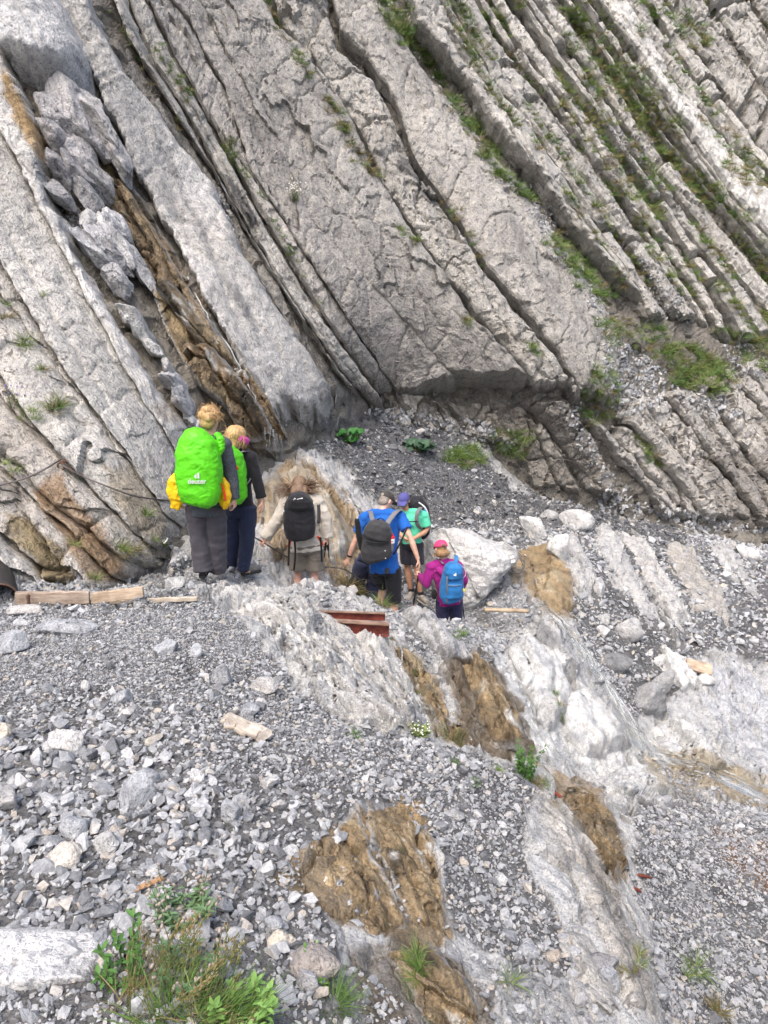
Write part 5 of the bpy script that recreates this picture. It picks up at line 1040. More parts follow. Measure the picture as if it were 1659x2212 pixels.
def top_garment(root, J, mat, name='jacket', sl=1.0, pad=0.016, hem=0.08, amp=0.006, k=1.0, collar=True, cuff=0.0, seed=1, flare=0.0, belly=0.0):
    """torso and sleeves; sl = how far down the arm the sleeve reaches (0.5 elbow, 1 wrist)"""
    L = Loft(); sx = (J['rs'] - J['ls']).normalized(); mid_s = (J['rs'] + J['ls']) / 2; mid_h = (J['rh'] + J['lh']) / 2; up = (mid_s - mid_h).normalized()
    sw = (J['rs'] - J['ls']).length / 2; hw = max(0.10, (J['rh'] - J['lh']).length / 2 + 0.06)
    L.tube([mid_h - up * hem, mid_h, lerp(mid_h, mid_s, 0.35), lerp(mid_h, mid_s, 0.75), mid_s - up * 0.01, mid_s + up * 0.035], [(hw + pad + flare, 0.105 + pad + flare), (hw + pad, 0.112 + pad + belly), (hw * 0.88 + pad, 0.10 + pad + belly), (sw * 0.88 + pad, 0.108 + pad), (sw * 0.92 + pad, 0.09 + pad), (sw * 0.45, 0.065)], sx, 18, 2.4)
    L.tube([J['ls'] + up * 0.005, lerp(J['ls'], mid_s, 0.55) + up * 0.038, mid_s + up * 0.055, lerp(J['rs'], mid_s, 0.55) + up * 0.038, J['rs'] + up * 0.005], [(0.05 * k + pad, 0.05 * k + pad), (0.062, 0.055 + pad), (0.06, 0.058), (0.062, 0.055 + pad), (0.05 * k + pad, 0.05 * k + pad)], (0, 1, 0), 14)
    for q in 'lr': L.ball(J[q + 's'], (0.058 * k + pad, 0.06 * k + pad, 0.055 * k + pad))
    if collar: L.tube([mid_s, lerp(mid_s, J['neck'], 1.0)], [(0.085, 0.08), (0.066 * k, 0.066 * k)], sx, 14)
    for q in 'lr':
        s, e, w_ = J[q + 's'], J[q + 'e'], J[q + 'w']; P_, Q_ = [lerp(s, e, 0.06)], [0.052 * k + pad]
        if sl <= 0.5:
            t = sl / 0.5; P_ += [lerp(s, e, t * 0.5), lerp(s, e, t)]; Q_ += [0.056 * k + pad, 0.052 * k + pad * 1.3]
        else:
            t = (sl - 0.5) / 0.5; P_ += [lerp(s, e, 0.5), e, lerp(e, w_, t * 0.5), lerp(e, w_, t)]; Q_ += [0.05 * k + pad, 0.043 * k + pad, 0.041 * k + pad, 0.03 * k + pad + cuff]
        L.tube(P_, Q_, sx, 14)
    return link(name, wrinkle(fuse(L, name, 0.009, 3), amp * 1.5, 11, (1.1, 1.1, 1.0), seed), mat, root)
def trousers(root, J, mat, name='trousers', ln=1.0, pad=0.014, r=(0.098, 0.07, 0.068, 0.062), amp=0.005, seed=2, waist=0.03, hips=0.0):
    """ln: 0.5 to the knee, 1 to the ankle; r = thigh, knee, calf, hem radius"""
    L = Loft(); sx = (J['rh'] - J['lh']).normalized(); mid_s = (J['rs'] + J['ls']) / 2; mid_h = (J['rh'] + J['lh']) / 2; up = (mid_s - mid_h).normalized(); hw = max(0.10, (J['rh'] - J['lh']).length / 2 + 0.06)
    L.tube([mid_h + up * waist, mid_h, mid_h - up * 0.09], [(hw * 0.92 + pad, 0.098 + pad), (hw + pad + hips, 0.118 + pad + hips), (hw * 0.85 + pad, 0.105 + pad)], sx, 18, 2.4)
    for q in 'lr':
        h, kn, a = J[q + 'h'], J[q + 'k'], J[q + 'a']
        if ln <= 0.5: t = ln / 0.5; P_ = [h, lerp(h, kn, 0.35 * t), lerp(h, kn, t)]; Q_ = [r[0], r[0] + 0.002, r[1] + pad]
        else: t = (ln - 0.5) / 0.5; P_ = [h, lerp(h, kn, 0.35), lerp(h, kn, 0.9), lerp(kn, a, 0.12 * t), lerp(kn, a, 0.45 * t), lerp(kn, a, t)]; Q_ = [r[0], r[0], r[1], r[1], r[2], r[3]]
        L.tube(P_, Q_, sx, 16)
    return link(name, wrinkle(fuse(L, name, 0.009, 3), amp * 1.5, 9, (0.7, 0.7, 2.0), seed), mat, root)
def cap(parent, c, fwd, mat, up=(0, 0, 1), k=1.0, gap=False, mat2=None, brim=True):
    c = V3(c); f = V3(fwd).normalized(); u = V3(up); u = (u - f * u.dot(f)).normalized(); s = f.cross(u)
    L = Loft(); P_, Q_ = [], []
    for i in range(7):
        t = i / 6; a = t * math.pi / 2 * 0.97; P_.append(c + u * (0.035 + 0.092 * math.sin(a)) * k); Q_.append((0.088 * k * math.cos(a) ** 0.75, 0.107 * k * math.cos(a) ** 0.75))
    L.tube(P_, Q_, s, 20)
    if brim: L.tube([c + u * 0.045 * k + f * 0.08 * k, c + u * 0.036 * k + f * 0.13 * k, c + u * 0.018 * k + f * 0.172 * k], [(0.072 * k, 0.009), (0.07 * k, 0.009), (0.045 * k, 0.008)], s, 14, 2.5)
    o = link('cap', wrinkle(fuse(L, 'cap', 0.006, 3), 0.002, 30, (1, 1, 1), 4), mat, parent)
    if gap:   # the opening over the adjustment strap at the back
        G_ = Loft(); G_.ball(c + u * 0.052 * k - f * 0.103 * k, (0.030 * k, 0.008, 0.022 * k), u, s, 12)
        link('strap_gap', fuse(G_, 'strap_gap', 0.004, 2), mat2, o)
    return o

# ---- colours
DKGREY, NAVY, TAUPE, BLACK = cloth_mat('charcoal_trousers', (0.062, 0.058, 0.070)), cloth_mat('navy_trousers', (0.018, 0.024, 0.055)), cloth_mat('taupe_shorts', (0.17, 0.15, 0.125)), cloth_mat('black_cloth', (0.014, 0.014, 0.018))
BEIGE = cloth_mat('beige_jacket', (0.50, 0.46, 0.40), 0.10)
ROYAL, MINT, MAGENTA = cloth_mat('royal_blue_shirt', (0.012, 0.105, 0.42), 0.10), cloth_mat('mint_shirt', (0.10, 0.56, 0.36), 0.10), cloth_mat('magenta_hoodie', (0.30, 0.016, 0.19), 0.12)
def pattern_mat():
    m, t, b = new_mat('patterned_fleece'); tc = N(t, 'ShaderNodeTexCoord')
    wv = N(t, 'ShaderNodeTexNoise'); wv.inputs['Scale'].default_value = 38; wv.inputs['Detail'].default_value = 2; wv.inputs['Distortion'].default_value = 3.0; t.links.new(tc.outputs['Object'], wv.inputs['Vector'])
    t.links.new(ramp(t, wv.outputs['Fac'], [(0.42, (0.03, 0.034, 0.045)), (0.5, (0.13, 0.145, 0.18)), (0.56, (0.035, 0.04, 0.05))]), b.inputs['Base Color']); b.inputs['Roughness'].default_value = 0.9
    return m
FLEECE = pattern_mat()
BOOT_G, BOOT_K, BOOT_B, SOLE, SOLE_W = plain('boot_grey', (0.16, 0.155, 0.15), 0.8), plain('boot_black', (0.03, 0.03, 0.032), 0.75), plain('boot_beige', (0.30, 0.27, 0.23), 0.8), plain('sole_black', (0.02, 0.02, 0.02), 0.8), plain('sole_pale', (0.45, 0.42, 0.36), 0.8)
BLOND, SANDY, BROWN_H, GREYH = hair_mat('blond_hair', (0.24, 0.13, 0.05), (0.62, 0.42, 0.2)), hair_mat('sandy_hair', (0.30, 0.17, 0.06), (0.66, 0.46, 0.22)), hair_mat('brown_hair', (0.07, 0.042, 0.026), (0.28, 0.18, 0.11)), hair_mat('short_grey_hair', (0.16, 0.13, 0.11), (0.38, 0.34, 0.30))
LTBROWN = hair_mat('light_brown_hair', (0.16, 0.085, 0.035), (0.42, 0.25, 0.12))
AWAY, DN = Vector((0.0, 1.0, 0.0)), Vector((0, 0, -1))

# ---- hindmost hiker: big green pack cover, dark fleece, charcoal trousers
p1, J = person('hindmost hiker seen from behind, blond updo, dark patterned fleece and charcoal trousers',
  dict(head=(455, 905), neck=(455, 937), ls=(411, 962), rs=(483, 961), le=(385, 1022, 0.02), lw=(384, 1075, 0.10), re=(500, 1028, 0.02), rw=(506, 1077, 0.0), lh=(425, 1090), rh=(464, 1090), lk=(431, 1162, 0.02), rk=(469, 1165, 0.05), la=(438, 1229, -0.02), ra=(468, 1229, 0.10)), 7.05, (0.35, 1, -0.25))
hf = Vector((0.45, 1, -0.3))
body(p1, J, hf, SK1, 0.97, hands=dict(r=(Vector((0.0, 0.15, -1)), Vector((-1, 0.2, 0)), 0.55, 1), l=(Vector((0.1, 0.3, -1)), Vector((1, 0.2, 0)), 0.4, -1)))
top_garment(p1, J, FLEECE, 'fleece', 1.0, 0.018, 0.10, 0.005, seed=31)
trousers(p1, J, DKGREY, 'trousers', 1.03, 0.016, (0.108, 0.092, 0.090, 0.088), 0.007, 33)
zf = J['la'].z - 0.085
shoe(p1, (J['la'].x, J['la'].y - 0.02, zf), (J['la'].x - 0.03, J['la'].y + 0.22, zf), BOOT_K, SOLE); shoe(p1, (J['ra'].x, J['ra'].y - 0.02, zf), (J['ra'].x + 0.05, J['ra'].y + 0.22, zf), BOOT_K, SOLE)
def hair_cap(root, c, fwd, mat, k=1.0, extra=(), amp=0.006, up=(0, 0, 1), low=-0.035, back=1.0, name='hair'):
    c = V3(c); f = V3(fwd).normalized(); u = V3(up); u = (u - f * u.dot(f)).normalized(); s = f.cross(u); L = Loft()
    L.ball(c + u * 0.034 * k - f * 0.014 * k, (0.088 * k, 0.098 * k, 0.098 * k), u, s, 18)
    L.ball(c - u * (-low) * k - f * 0.045 * k * back, (0.080 * k, 0.062 * k, 0.075 * k), u, s, 16)
    for e, r in extra: L.ball(c + s * e[0] + f * e[1] + u * e[2], r, u, s, 12)
    return link(name, wrinkle(wrinkle(fuse(L, name, 0.006, 2), amp * 0.7, 14, (1, 1, 0.5), 5, ridged=False), amp * 0.35, 60, (1, 1, 0.25), 6), mat, root), (f, u, s)
h, (f, u, s) = hair_cap(p1, J['head'], hf, BLOND, 0.98, [((-0.03, -0.085, 0.02), (0.05, 0.04, 0.045)), ((0.035, -0.085, 0.0), (0.045, 0.04, 0.045)), ((0.0, -0.08, 0.07), (0.055, 0.04, 0.04))])
def wisps(root, c, f, u, s, mat, n, seed, rmin, rmax, drift, r=0.004, low=0.0, name='hair_locks', top=1.3):
    g = random.Random(seed); out = []
    for i in range(n):
        a = g.uniform(0, 6.283); el = g.uniform(-0.5, top); d = (s * math.cos(a) + f * math.sin(a)) * math.cos(el) + u * math.sin(el)
        if d.dot(f) > 0.55: continue
        p = c + u * 0.02 + d * 0.095; P_ = [p]; ln = g.uniform(rmin, rmax); v = (d * 0.15 + d.cross(Vector((g.uniform(-1, 1), g.uniform(-1, 1), g.uniform(-1, 1)))) * 0.9).normalized()
        for j in range(5): v = (v + (V3(drift) - v) * 0.2 - d * 0.10 * (j - 1) + Vector((g.uniform(-1, 1), g.uniform(-1, 1), g.uniform(-1, 1))) * 0.45).normalized(); p = p + v * ln / 5; P_.append(p)
        out.append((P_, r * g.uniform(0.6, 1.4)))
    return strands(out, 1, 5, name, mat, root)
wisps(p1, J['head'], f, u, s, BLOND, 420, 3, 0.03, 0.09, (-0.3, -0.3, -0.3), 0.0018)

# ---- second hiker: pink headband, black top, navy trousers
p2, J2 = person('second hiker with pink headband, black long-sleeved top and navy trousers',
  dict(head=(512, 946), neck=(510, 976), ls=(478, 988, 0.02), rs=(541, 988), le=(470, 1040, 0.1), lw=(480, 1070, 0.25), re=(557, 1043, -0.02), rw=(567, 1083, -0.04), lh=(500, 1095), rh=(533, 1095), lk=(502, 1165, 0.04), rk=(534, 1168, 0.0), la=(499, 1224, 0.10), ra=(526, 1226, 0.0), rt=(550, 1240, 0.05)), 7.65, (0.7, 0.8, -0.2))
hf2 = Vector((0.85, 0.8, -0.35))
body(p2, J2, hf2, SK1, 0.96, hands=dict(r=(Vector((0.02, 0.1, -1)), Vector((-1, 0.3, 0)), 0.4, 1), l=(Vector((0.1, 0.6, -1)), Vector((1, 0, 0)), 0.4, -1)))
top_garment(p2, J2, BLACK, 'top', 0.90, 0.012, 0.06, 0.004, cuff=0.012, seed=41, collar=False)
trousers(p2, J2, NAVY, 'trousers', 1.06, 0.012, (0.105, 0.078, 0.070, 0.058), 0.004, 43, hips=0.012)
zf = J2['ra'].z - 0.085
shoe(p2, (J2['ra'].x, J2['ra'].y, zf), (J2['ra'].x + 0.16, J2['ra'].y + 0.13, zf), BOOT_G, SOLE); shoe(p2, (J2['la'].x, J2['la'].y, J2['la'].z - 0.085), (J2['la'].x + 0.06, J2['la'].y + 0.2, J2['la'].z - 0.085), BOOT_G, SOLE)
h, (f, u, s) = hair_cap(p2, J2['head'], hf2, SANDY, 1.0, [((0.0, -0.055, 0.03), (0.098, 0.072, 0.09)), ((-0.05, -0.07, -0.06), (0.06, 0.06, 0.08)), ((-0.02, -0.10, -0.10), (0.07, 0.05, 0.09)), ((0.03, -0.06, -0.09), (0.05, 0.05, 0.07))])
wisps(p2, J2['head'] - Vector((0.02, 0, 0.02)), f, u, s, SANDY, 380, 5, 0.06, 0.17, (-0.35, -0.2, -2.6), 0.0019)
PINK = cloth_mat('pink_headband', (0.62, 0.08, 0.36), 0.08)
L = Loft(); hc = J2['head'] + f * 0.022 - u * 0.004; u0 = u; u = (u + f * 0.12).normalized()
for q in range(1): L.tube([hc - u * 0.034, hc - u * 0.012, hc + u * 0.012, hc + u * 0.034], [(0.092, 0.112), (0.098, 0.118), (0.098, 0.118), (0.092, 0.112)], s, 24)
link('headband', wrinkle(fuse(L, 'headband', 0.006, 2), 0.002, 30, (1, 1, 2), 6), PINK, p2)

# ---- third hiker: beige jacket, taupe shorts, hair blowing
p3, J3 = person('third hiker in beige jacket and taupe shorts, brown hair blowing, hand on cable',
  dict(head=(647, 1051, 0.06), neck=(648, 1076, 0.04), ls=(618, 1087, 0.03), rs=(686, 1085, 0.03), le=(597, 1128, 0.0), lw=(573, 1161, 0.0), re=(704, 1122, 0.0), rw=(706, 1160, 0.0), lh=(646, 1178), rh=(681, 1178), lk=(644, 1240, 0.05), rk=(680, 1242, 0.0), la=(642, 1310, 0.0), ra=(678, 1314, -0.05)), 8.7, AWAY)
hf3 = Vector((0.0, 1, -0.35))
body(p3, J3, hf3, SK1, 0.97, hands=dict(l=(Vector((-0.55, -0.1, -0.8)), Vector((0.3, 0.6, -0.5)), 0.55, -1), r=(Vector((0.1, 0.0, -1)), Vector((-1, 0.1, 0)), 0.9, 1)))
top_garment(p3, J3, BEIGE, 'jacket', 1.0, 0.026, 0.05, 0.008, seed=51, cuff=0.018, flare=0.02)
trousers(p3, J3, TAUPE, 'shorts', 0.40, 0.018, (0.108, 0.098, 0.09, 0.09), 0.005, 53, hips=0.012)
for q in 'lr': shoe(p3, (J3[q + 'a'].x, J3[q + 'a'].y, J3[q + 'a'].z - 0.085), (J3[q + 'a'].x, J3[q + 'a'].y + 0.22, J3[q + 'a'].z - 0.085), BOOT_G, SOLE)
h, (f, u, s) = hair_cap(p3, J3['head'], hf3, BROWN_H, 1.0, [((-0.04, -0.08, -0.08), (0.06, 0.05, 0.09)), ((0.05, -0.08, -0.09), (0.06, 0.05, 0.09)), ((0.0, -0.09, -0.05), (0.07, 0.05, 0.08))])
g = random.Random(9); out = []
for side, tgt, n in ((1, Vector((1, -0.05, 0.16)), 80), (-1, Vector((-1, -0.1, -0.22)), 70), (1, Vector((0.5, -0.2, -0.9)), 12), (-1, Vector((-0.5, -0.2, -0.9)), 12)):
    for i in range(n):
        p = J3['head'] + Vector((side * g.uniform(0.02, 0.07), g.uniform(-0.08, 0.0), g.uniform(-0.09, 0.04))); P_ = [p]; v = tgt.copy(); ln = g.uniform(0.14, 0.29)
        for j in range(6): v = (v + Vector((g.uniform(-1, 1), g.uniform(-1, 1), g.uniform(-1, 1))) * 0.36 + Vector((0, 0, -0.10 if j > 2 else 0.12))).normalized(); p = p + v * ln / 6; P_.append(p)
        out.append((P_, g.uniform(0.0022, 0.0045)))
strands(out, 1, 5, 'hair_locks', BROWN_H, p3)

# ---- fourth hiker: blue shirt, dark cap, black shorts, stepping down
p4, J4 = person('hiker in royal blue shirt, dark cap and black shorts stepping down with arms spread',
  dict(head=(834, 1082, 0.14), neck=(826, 1103, 0.09), ls=(788, 1119, 0.06), rs=(864, 1117, 0.06), le=(765, 1173, 0.02), lw=(753, 1207, 0.03), re=(887, 1162, -0.10), rw=(903, 1208, -0.12), lh=(812, 1226), rh=(848, 1226), lk=(828, 1264, 0.32), rk=(852, 1297, 0.04), la=(816, 1330, 0.25), ra=(850, 1370, 0.05)), 9.3, (0.6, 0.8, -0.5))
hf4 = Vector((0.75, 0.65, -0.6))
body(p4, J4, hf4, SK1, 1.0, female=False, hands=dict(l=(Vector((-0.6, 0.1, -0.8)), Vector((0.5, 0.5, -0.5)), 0.6, -1), r=(Vector((0.25, 0.0, -1)), Vector((-1, 0.1, -0.1)), 0.35, 1)))
top_garment(p4, J4, ROYAL, 'shirt', 0.30, 0.020, 0.06, 0.006, seed=61, collar=False, belly=0.02)
trousers(p4, J4, BLACK, 'shorts', 0.52, 0.016, (0.108, 0.09, 0.085, 0.08), 0.005, 63)
for q in 'lr': shoe(p4, (J4[q + 'a'].x, J4[q + 'a'].y, J4[q + 'a'].z - 0.085), (J4[q + 'a'].x + 0.06, J4[q + 'a'].y + 0.22, J4[q + 'a'].z - 0.085), BOOT_K, SOLE)
hair_cap(p4, J4['head'], hf4, GREYH, 0.90, (), 0.003, low=-0.02)
CAPG = cloth_mat('dark_cap', (0.05, 0.046, 0.043)); cap(p4, J4['head'], hf4, CAPG, k=1.0, gap=True, mat2=GREYH)
L = Loft(); wv_ = (J4['lw'] - J4['le']).normalized(); L.tube([J4['lw'] - wv_ * 0.055, J4['lw'] - wv_ * 0.03], [0.037, 0.036], (1, 0, 0), 16); link('wrist_band', fuse(L, 'wrist_band', 0.005, 1), BLACK, p4)

# ---- fifth hiker: mint shirt, facing us
p5, J5 = person('hiker facing the camera in mint green shirt, blue cap and sunglasses, hands together',
  dict(head=(873, 1082), neck=(877, 1103), ls=(916, 1114), rs=(862, 1114), le=(924, 1146, -0.02), lw=(893, 1164, -0.22), re=(855, 1146, -0.05), rw=(873, 1162, -0.24), lh=(901, 1172), rh=(877, 1172), lk=(901, 1236, -0.05), rk=(881, 1232, 0.02), la=(909, 1287, -0.05), ra=(888, 1280, 0.03)), 10.9, (-0.15, -1, -0.35))
hf5 = Vector((-0.25, -1, -0.40))
body(p5, J5, hf5, SK2, 0.97, hands=dict(l=(Vector((-1, -0.1, 0.1)), Vector((0, -0.2, -1)), 0.6, 1), r=(Vector((0.6, -0.3, -0.2)), Vector((0.2, 0.2, 1)), 0.5, 1)))
top_garment(p5, J5, MINT, 'shirt', 0.36, 0.014, 0.03, 0.004, seed=71, collar=False)
trousers(p5, J5, cloth_mat('dark_shorts', (0.022, 0.022, 0.030)), 'shorts', 0.36, 0.016, (0.10, 0.09, 0.085, 0.08), 0.004, 73)
for q, dx in (('l', 0.10), ('r', -0.06)):
    a = J5[q + 'a']; shoe(p5, (a.x - dx * 0.2, a.y + 0.03, a.z - 0.085), (a.x + dx, a.y - 0.22, a.z - 0.085), BOOT_B, SOLE_W, 1.05)
    L = Loft(); L.tube([a - Vector((0, 0, 0.03)), a + Vector((0, 0, 0.07))], [0.046, 0.043], (1, 0, 0), 14); link('sock', fuse(L, 'sock', 0.007, 2), BLACK, p5)
CAPB = cloth_mat('indigo_cap', (0.075, 0.075, 0.24)); cap(p5, J5['head'], hf5, CAPB, k=1.0)
hair_cap(p5, J5['head'], hf5, GREYH, 0.86, (), 0.003, low=-0.015)
f = hf5.normalized(); u = (Vector((0, 0, 1)) - f * f.z).normalized(); s = f.cross(u)
L = Loft()
for q in (-1, 1): L.ball(J5['head'] + f * 0.092 + s * q * 0.034 + u * 0.008, (0.032, 0.012, 0.020), u, s, 12)
L.tube([J5['head'] + f * 0.05 - s * 0.076 + u * 0.012, J5['head'] + f * 0.095 - s * 0.05 + u * 0.016, J5['head'] + f * 0.102 + u * 0.016, J5['head'] + f * 0.095 + s * 0.05 + u * 0.016, J5['head'] + f * 0.05 + s * 0.076 + u * 0.012], [0.005] * 5, u, 8)
GLASS = plain('sunglass_lens', (0.02, 0.008, 0.012), 0.12, spec=0.6); link('sunglasses', fuse(L, 'sunglasses', 0.004, 1), GLASS, p5)
sh_me = Loft(); cpt = lerp((J5['ls'] + J5['rs']) / 2, (J5['lh'] + J5['rh']) / 2, 0.30) + Vector((-0.03, -0.145, 0))
sh_me.tube([cpt + Vector((-0.06, 0.005, -0.02)), cpt + Vector((-0.03, 0, 0.012)), cpt + Vector((0.03, 0, 0.012)), cpt + Vector((0.06, 0.005, -0.02))], [0.007] * 4, (0, 0, 1), 8); sh_me.tube([cpt + Vector((-0.05, 0, -0.035)), cpt + Vector((0.05, 0, -0.035))], [0.005, 0.005], (0, 0, 1), 8)
link('shirt_print', fuse(sh_me, 'shirt_print', 0.005, 1), plain('print_green', (0.02, 0.19, 0.13), 0.8), p5)

# ---- sixth hiker: pink cap, magenta hoodie, foremost
p6, J6 = person('hiker in pink cap and magenta hoodie holding trekking poles beside the huge boulder',
  dict(head=(953, 1187), neck=(958, 1207), ls=(931, 1226), rs=(989, 1224), le=(921, 1262, -0.05), lw=(909, 1244, 0.12), re=(1002, 1252, 0.0), rw=(996, 1270, 0.15), lh=(957, 1296), rh=(984, 1296), lk=(955, 1350, 0.05), rk=(986, 1350, 0.05), la=(953, 1402, 0.0), ra=(984, 1402, 0.0)), 9.9, (-0.2, 1, -0.2))
hf6 = Vector((-0.25, 1, -0.35))
body(p6, J6, hf6, SK1, 0.96, hands=dict(l=(Vector((-0.4, 0.5, 0.5)), Vector((-0.3, 0.3, -1)), 0.9, -1), r=(Vector((0.0, 0.5, -0.8)), Vector((-1, 0.1, 0)), 0.9, 1)))
hd = top_garment(p6, J6, MAGENTA, 'hoodie', 1.0, 0.018, 0.05, 0.006, seed=81, collar=True)
L = Loft(); ms = (J6['ls'] + J6['rs']) / 2
L.tube([ms + Vector((-0.11, 0.03, 0.03)), ms + Vector((-0.09, -0.10, -0.02)), ms + Vector((0.0, -0.15, -0.06)), ms + Vector((0.09, -0.10, -0.02)), ms + Vector((0.11, 0.03, 0.04))], [0.025, 0.04, 0.05, 0.04, 0.025], (0, 0, 1), 12)
link('hood', wrinkle(fuse(L, 'hood', 0.008, 3), 0.006, 16, (1, 1, 1), 83), MAGENTA, p6)
trousers(p6, J6, cloth_mat('indigo_trousers', (0.028, 0.028, 0.075)), 'trousers', 1.05, 0.014, (0.10, 0.078, 0.07, 0.062), 0.004, 84)
for q in 'lr': shoe(p6, (J6[q + 'a'].x, J6[q + 'a'].y, J6[q + 'a'].z - 0.085), (J6[q + 'a'].x, J6[q + 'a'].y + 0.21, J6[q + 'a'].z - 0.085), BOOT_G, SOLE)
h, (f, u, s) = hair_cap(p6, J6['head'], hf6, LTBROWN, 0.80, [((-0.05, -0.05, -0.055), (0.045, 0.05, 0.05)), ((0.05, -0.05, -0.055), (0.05, 0.05, 0.05)), ((0, -0.075, -0.06), (0.06, 0.045, 0.05))], 0.005)
wisps(p6, J6['head'] - Vector((0, 0, 0.05)), f, u, s, LTBROWN, 160, 15, 0.03, 0.08, (0.2, -0.4, -0.9), 0.002, top=-0.05)
CAPP = cloth_mat('pink_cap', (0.66, 0.055, 0.17), 0.15, 0.8, 40); cap(p6, J6['head'], hf6, CAPP, k=1.06, gap=True, mat2=BROWN_H)

# ---- seventh hiker: bent forward, hidden behind the one in blue except for the trousers
p7, J7 = person('stooping hiker in navy trousers half hidden behind the one in the blue shirt',
  dict(head=(842, 1175, 0.55), neck=(835, 1172, 0.42), ls=(806, 1178, 0.30), rs=(846, 1178, 0.30), le=(815, 1200, 0.40), lw=(826, 1215, 0.45), re=(850, 1200, 0.40), rw=(850, 1215, 0.45), lh=(784, 1212, 0), rh=(815, 1214, 0), lk=(772, 1262, 0.1), rk=(806, 1268, 0.1), la=(762, 1320, 0.0), ra=(800, 1330, 0.0)), 9.75, AWAY)
body(p7, J7, Vector((0.2, 1, -0.8)), SK1, 0.95, hands=dict(l=(Vector((0, 0.3, -1)), Vector((1, 0, 0)), 0.4, -1), r=(Vector((0, 0.3, -1)), Vector((-1, 0, 0)), 0.4, 1)))
top_garment(p7, J7, cloth_mat('dark_blue_top', (0.02, 0.03, 0.07)), 'top', 0.95, 0.014, 0.04, 0.005, seed=91, collar=False)
trousers(p7, J7, cloth_mat('blue_grey_trousers', (0.035, 0.042, 0.085)), 'trousers', 1.05, 0.016, (0.11, 0.095, 0.088, 0.08), 0.009, 93)
hair_cap(p7, J7['head'], Vector((0.2, 1, -0.8)), BROWN_H, 0.95)
for q in 'lr': shoe(p7, (J7[q + 'a'].x, J7[q + 'a'].y, J7[q + 'a'].z - 0.085), (J7[q + 'a'].x, J7[q + 'a'].y + 0.21, J7[q + 'a'].z - 0.085), BOOT_G, SOLE)
# ------------------------------------------------------------------ packs, poles and what the hikers carry
def rainfabric(name, col, dark=0.75):
    m, t, b = new_mat(name); tc = N(t, 'ShaderNodeTexCoord'); g = noise(t, tc.outputs['Object'], 7, 3, 0.6)
    v = N(t, 'ShaderNodeTexVoronoi'); v.inputs['Scale'].default_value = 9; t.links.new(tc.outputs['Object'], v.inputs['Vector'])
    t.links.new(mix_col(t, col, ramp(t, g, [(0.3, (dark,) * 3), (0.7, (1.1,) * 3)]), 0.6, 'MULTIPLY'), b.inputs['Base Color']); b.inputs['Roughness'].default_value = 0.5; b.inputs['Specular IOR Level'].default_value = 0.35
    bp = N(t, 'ShaderNodeBump'); bp.inputs['Strength'].default_value = 0.35; bp.inputs['Distance'].default_value = 0.02
    t.links.new(mathn(t, 'ADD', g, mathn(t, 'MULTIPLY', v.outputs['Distance'], 0.5)), bp.inputs['Height']); t.links.new(bp.outputs[0], b.inputs['Normal'])
    return m
NEON, YEL = rainfabric('neon_green_cover', (0.105, 0.58, 0.012)), rainfabric('yellow_raincoat', (0.83, 0.50, 0.008))
PBLK, PGRY, PBLU = cloth_mat('black_pack_fabric', (0.016, 0.016, 0.02), rough=0.7), cloth_mat('grey_pack_fabric', (0.042, 0.042, 0.046), rough=0.7), cloth_mat('blue_pack_fabric', (0.022, 0.155, 0.40), rough=0.7)
STRAPG, STRAPK, ORANGE, WHITEP = cloth_mat('grey_strap', (0.16, 0.16, 0.17)), cloth_mat('black_strap', (0.012, 0.012, 0.014)), cloth_mat('orange_strap', (0.75, 0.07, 0.02)), plain('white_print', (0.8, 0.8, 0.8), 0.6, 0.05)
SILVER = plain('silver_print', (0.55, 0.58, 0.55), 0.4, 0.05); CYAN = plain('cyan_plastic', (0.12, 0.42, 0.52), 0.35, 0.1); REDP = plain('red_plastic', (0.62, 0.02, 0.02), 0.35, 0.1); CLEAR = plain('smoky_bottle', (0.16, 0.15, 0.17), 0.3, 0.1)
def solid_rows(rows, Y, depth, p=2.8, n=26, tilt=0.0):
    """rows (px, py, half width) bottom to top at distance Y (+tilt towards the top) -> loft"""
    L = Loft(); P_, Q_ = [], []
    for i, (x, y, hw) in enumerate(rows):
        t = i / (len(rows) - 1); c = ptv(x, y, Y + tilt * t); k = 1 / float(upm(np.array(c))); P_.append(c); e = math.sin(math.pi * min(max((i + 0.5) / len(rows), 0.08), 0.92)) ** 0.4
        Q_.append((hw * k, depth * e))
    L.tube(P_, Q_, (1, 0, 0), n, p); return L
def strap(pts, w_, t_, name, mat, parent, n=8, side=(1, 0, 0), sub=4):
    """webbing through survey points (px, py, Y), smoothed"""
    Q_ = [ptv(*q) for q in pts]; P_ = []
    for i in range(len(Q_) - 1):
        a, b = Q_[max(i - 1, 0)], Q_[min(i + 2, len(Q_) - 1)]
        for j in range(sub):
            t = j / sub; p0, p1 = Q_[i], Q_[i + 1]
            P_.append(0.5 * ((2 * p0) + (p1 - a) * t + (2 * a - 5 * p0 + 4 * p1 - b) * t * t + (3 * p0 - a - 3 * p1 + b) * t * t * t))
    P_.append(Q_[-1]); L = Loft(); L.tube(P_, [(w_, t_)] * len(P_), side, n, 3.0); me = L.mesh(name); smooth(me); return link(name, me, mat, parent)
def emboss(me_src_root, parent, Lf, name, mat):
    me = Lf.mesh(name); return link(name, me, mat, parent)
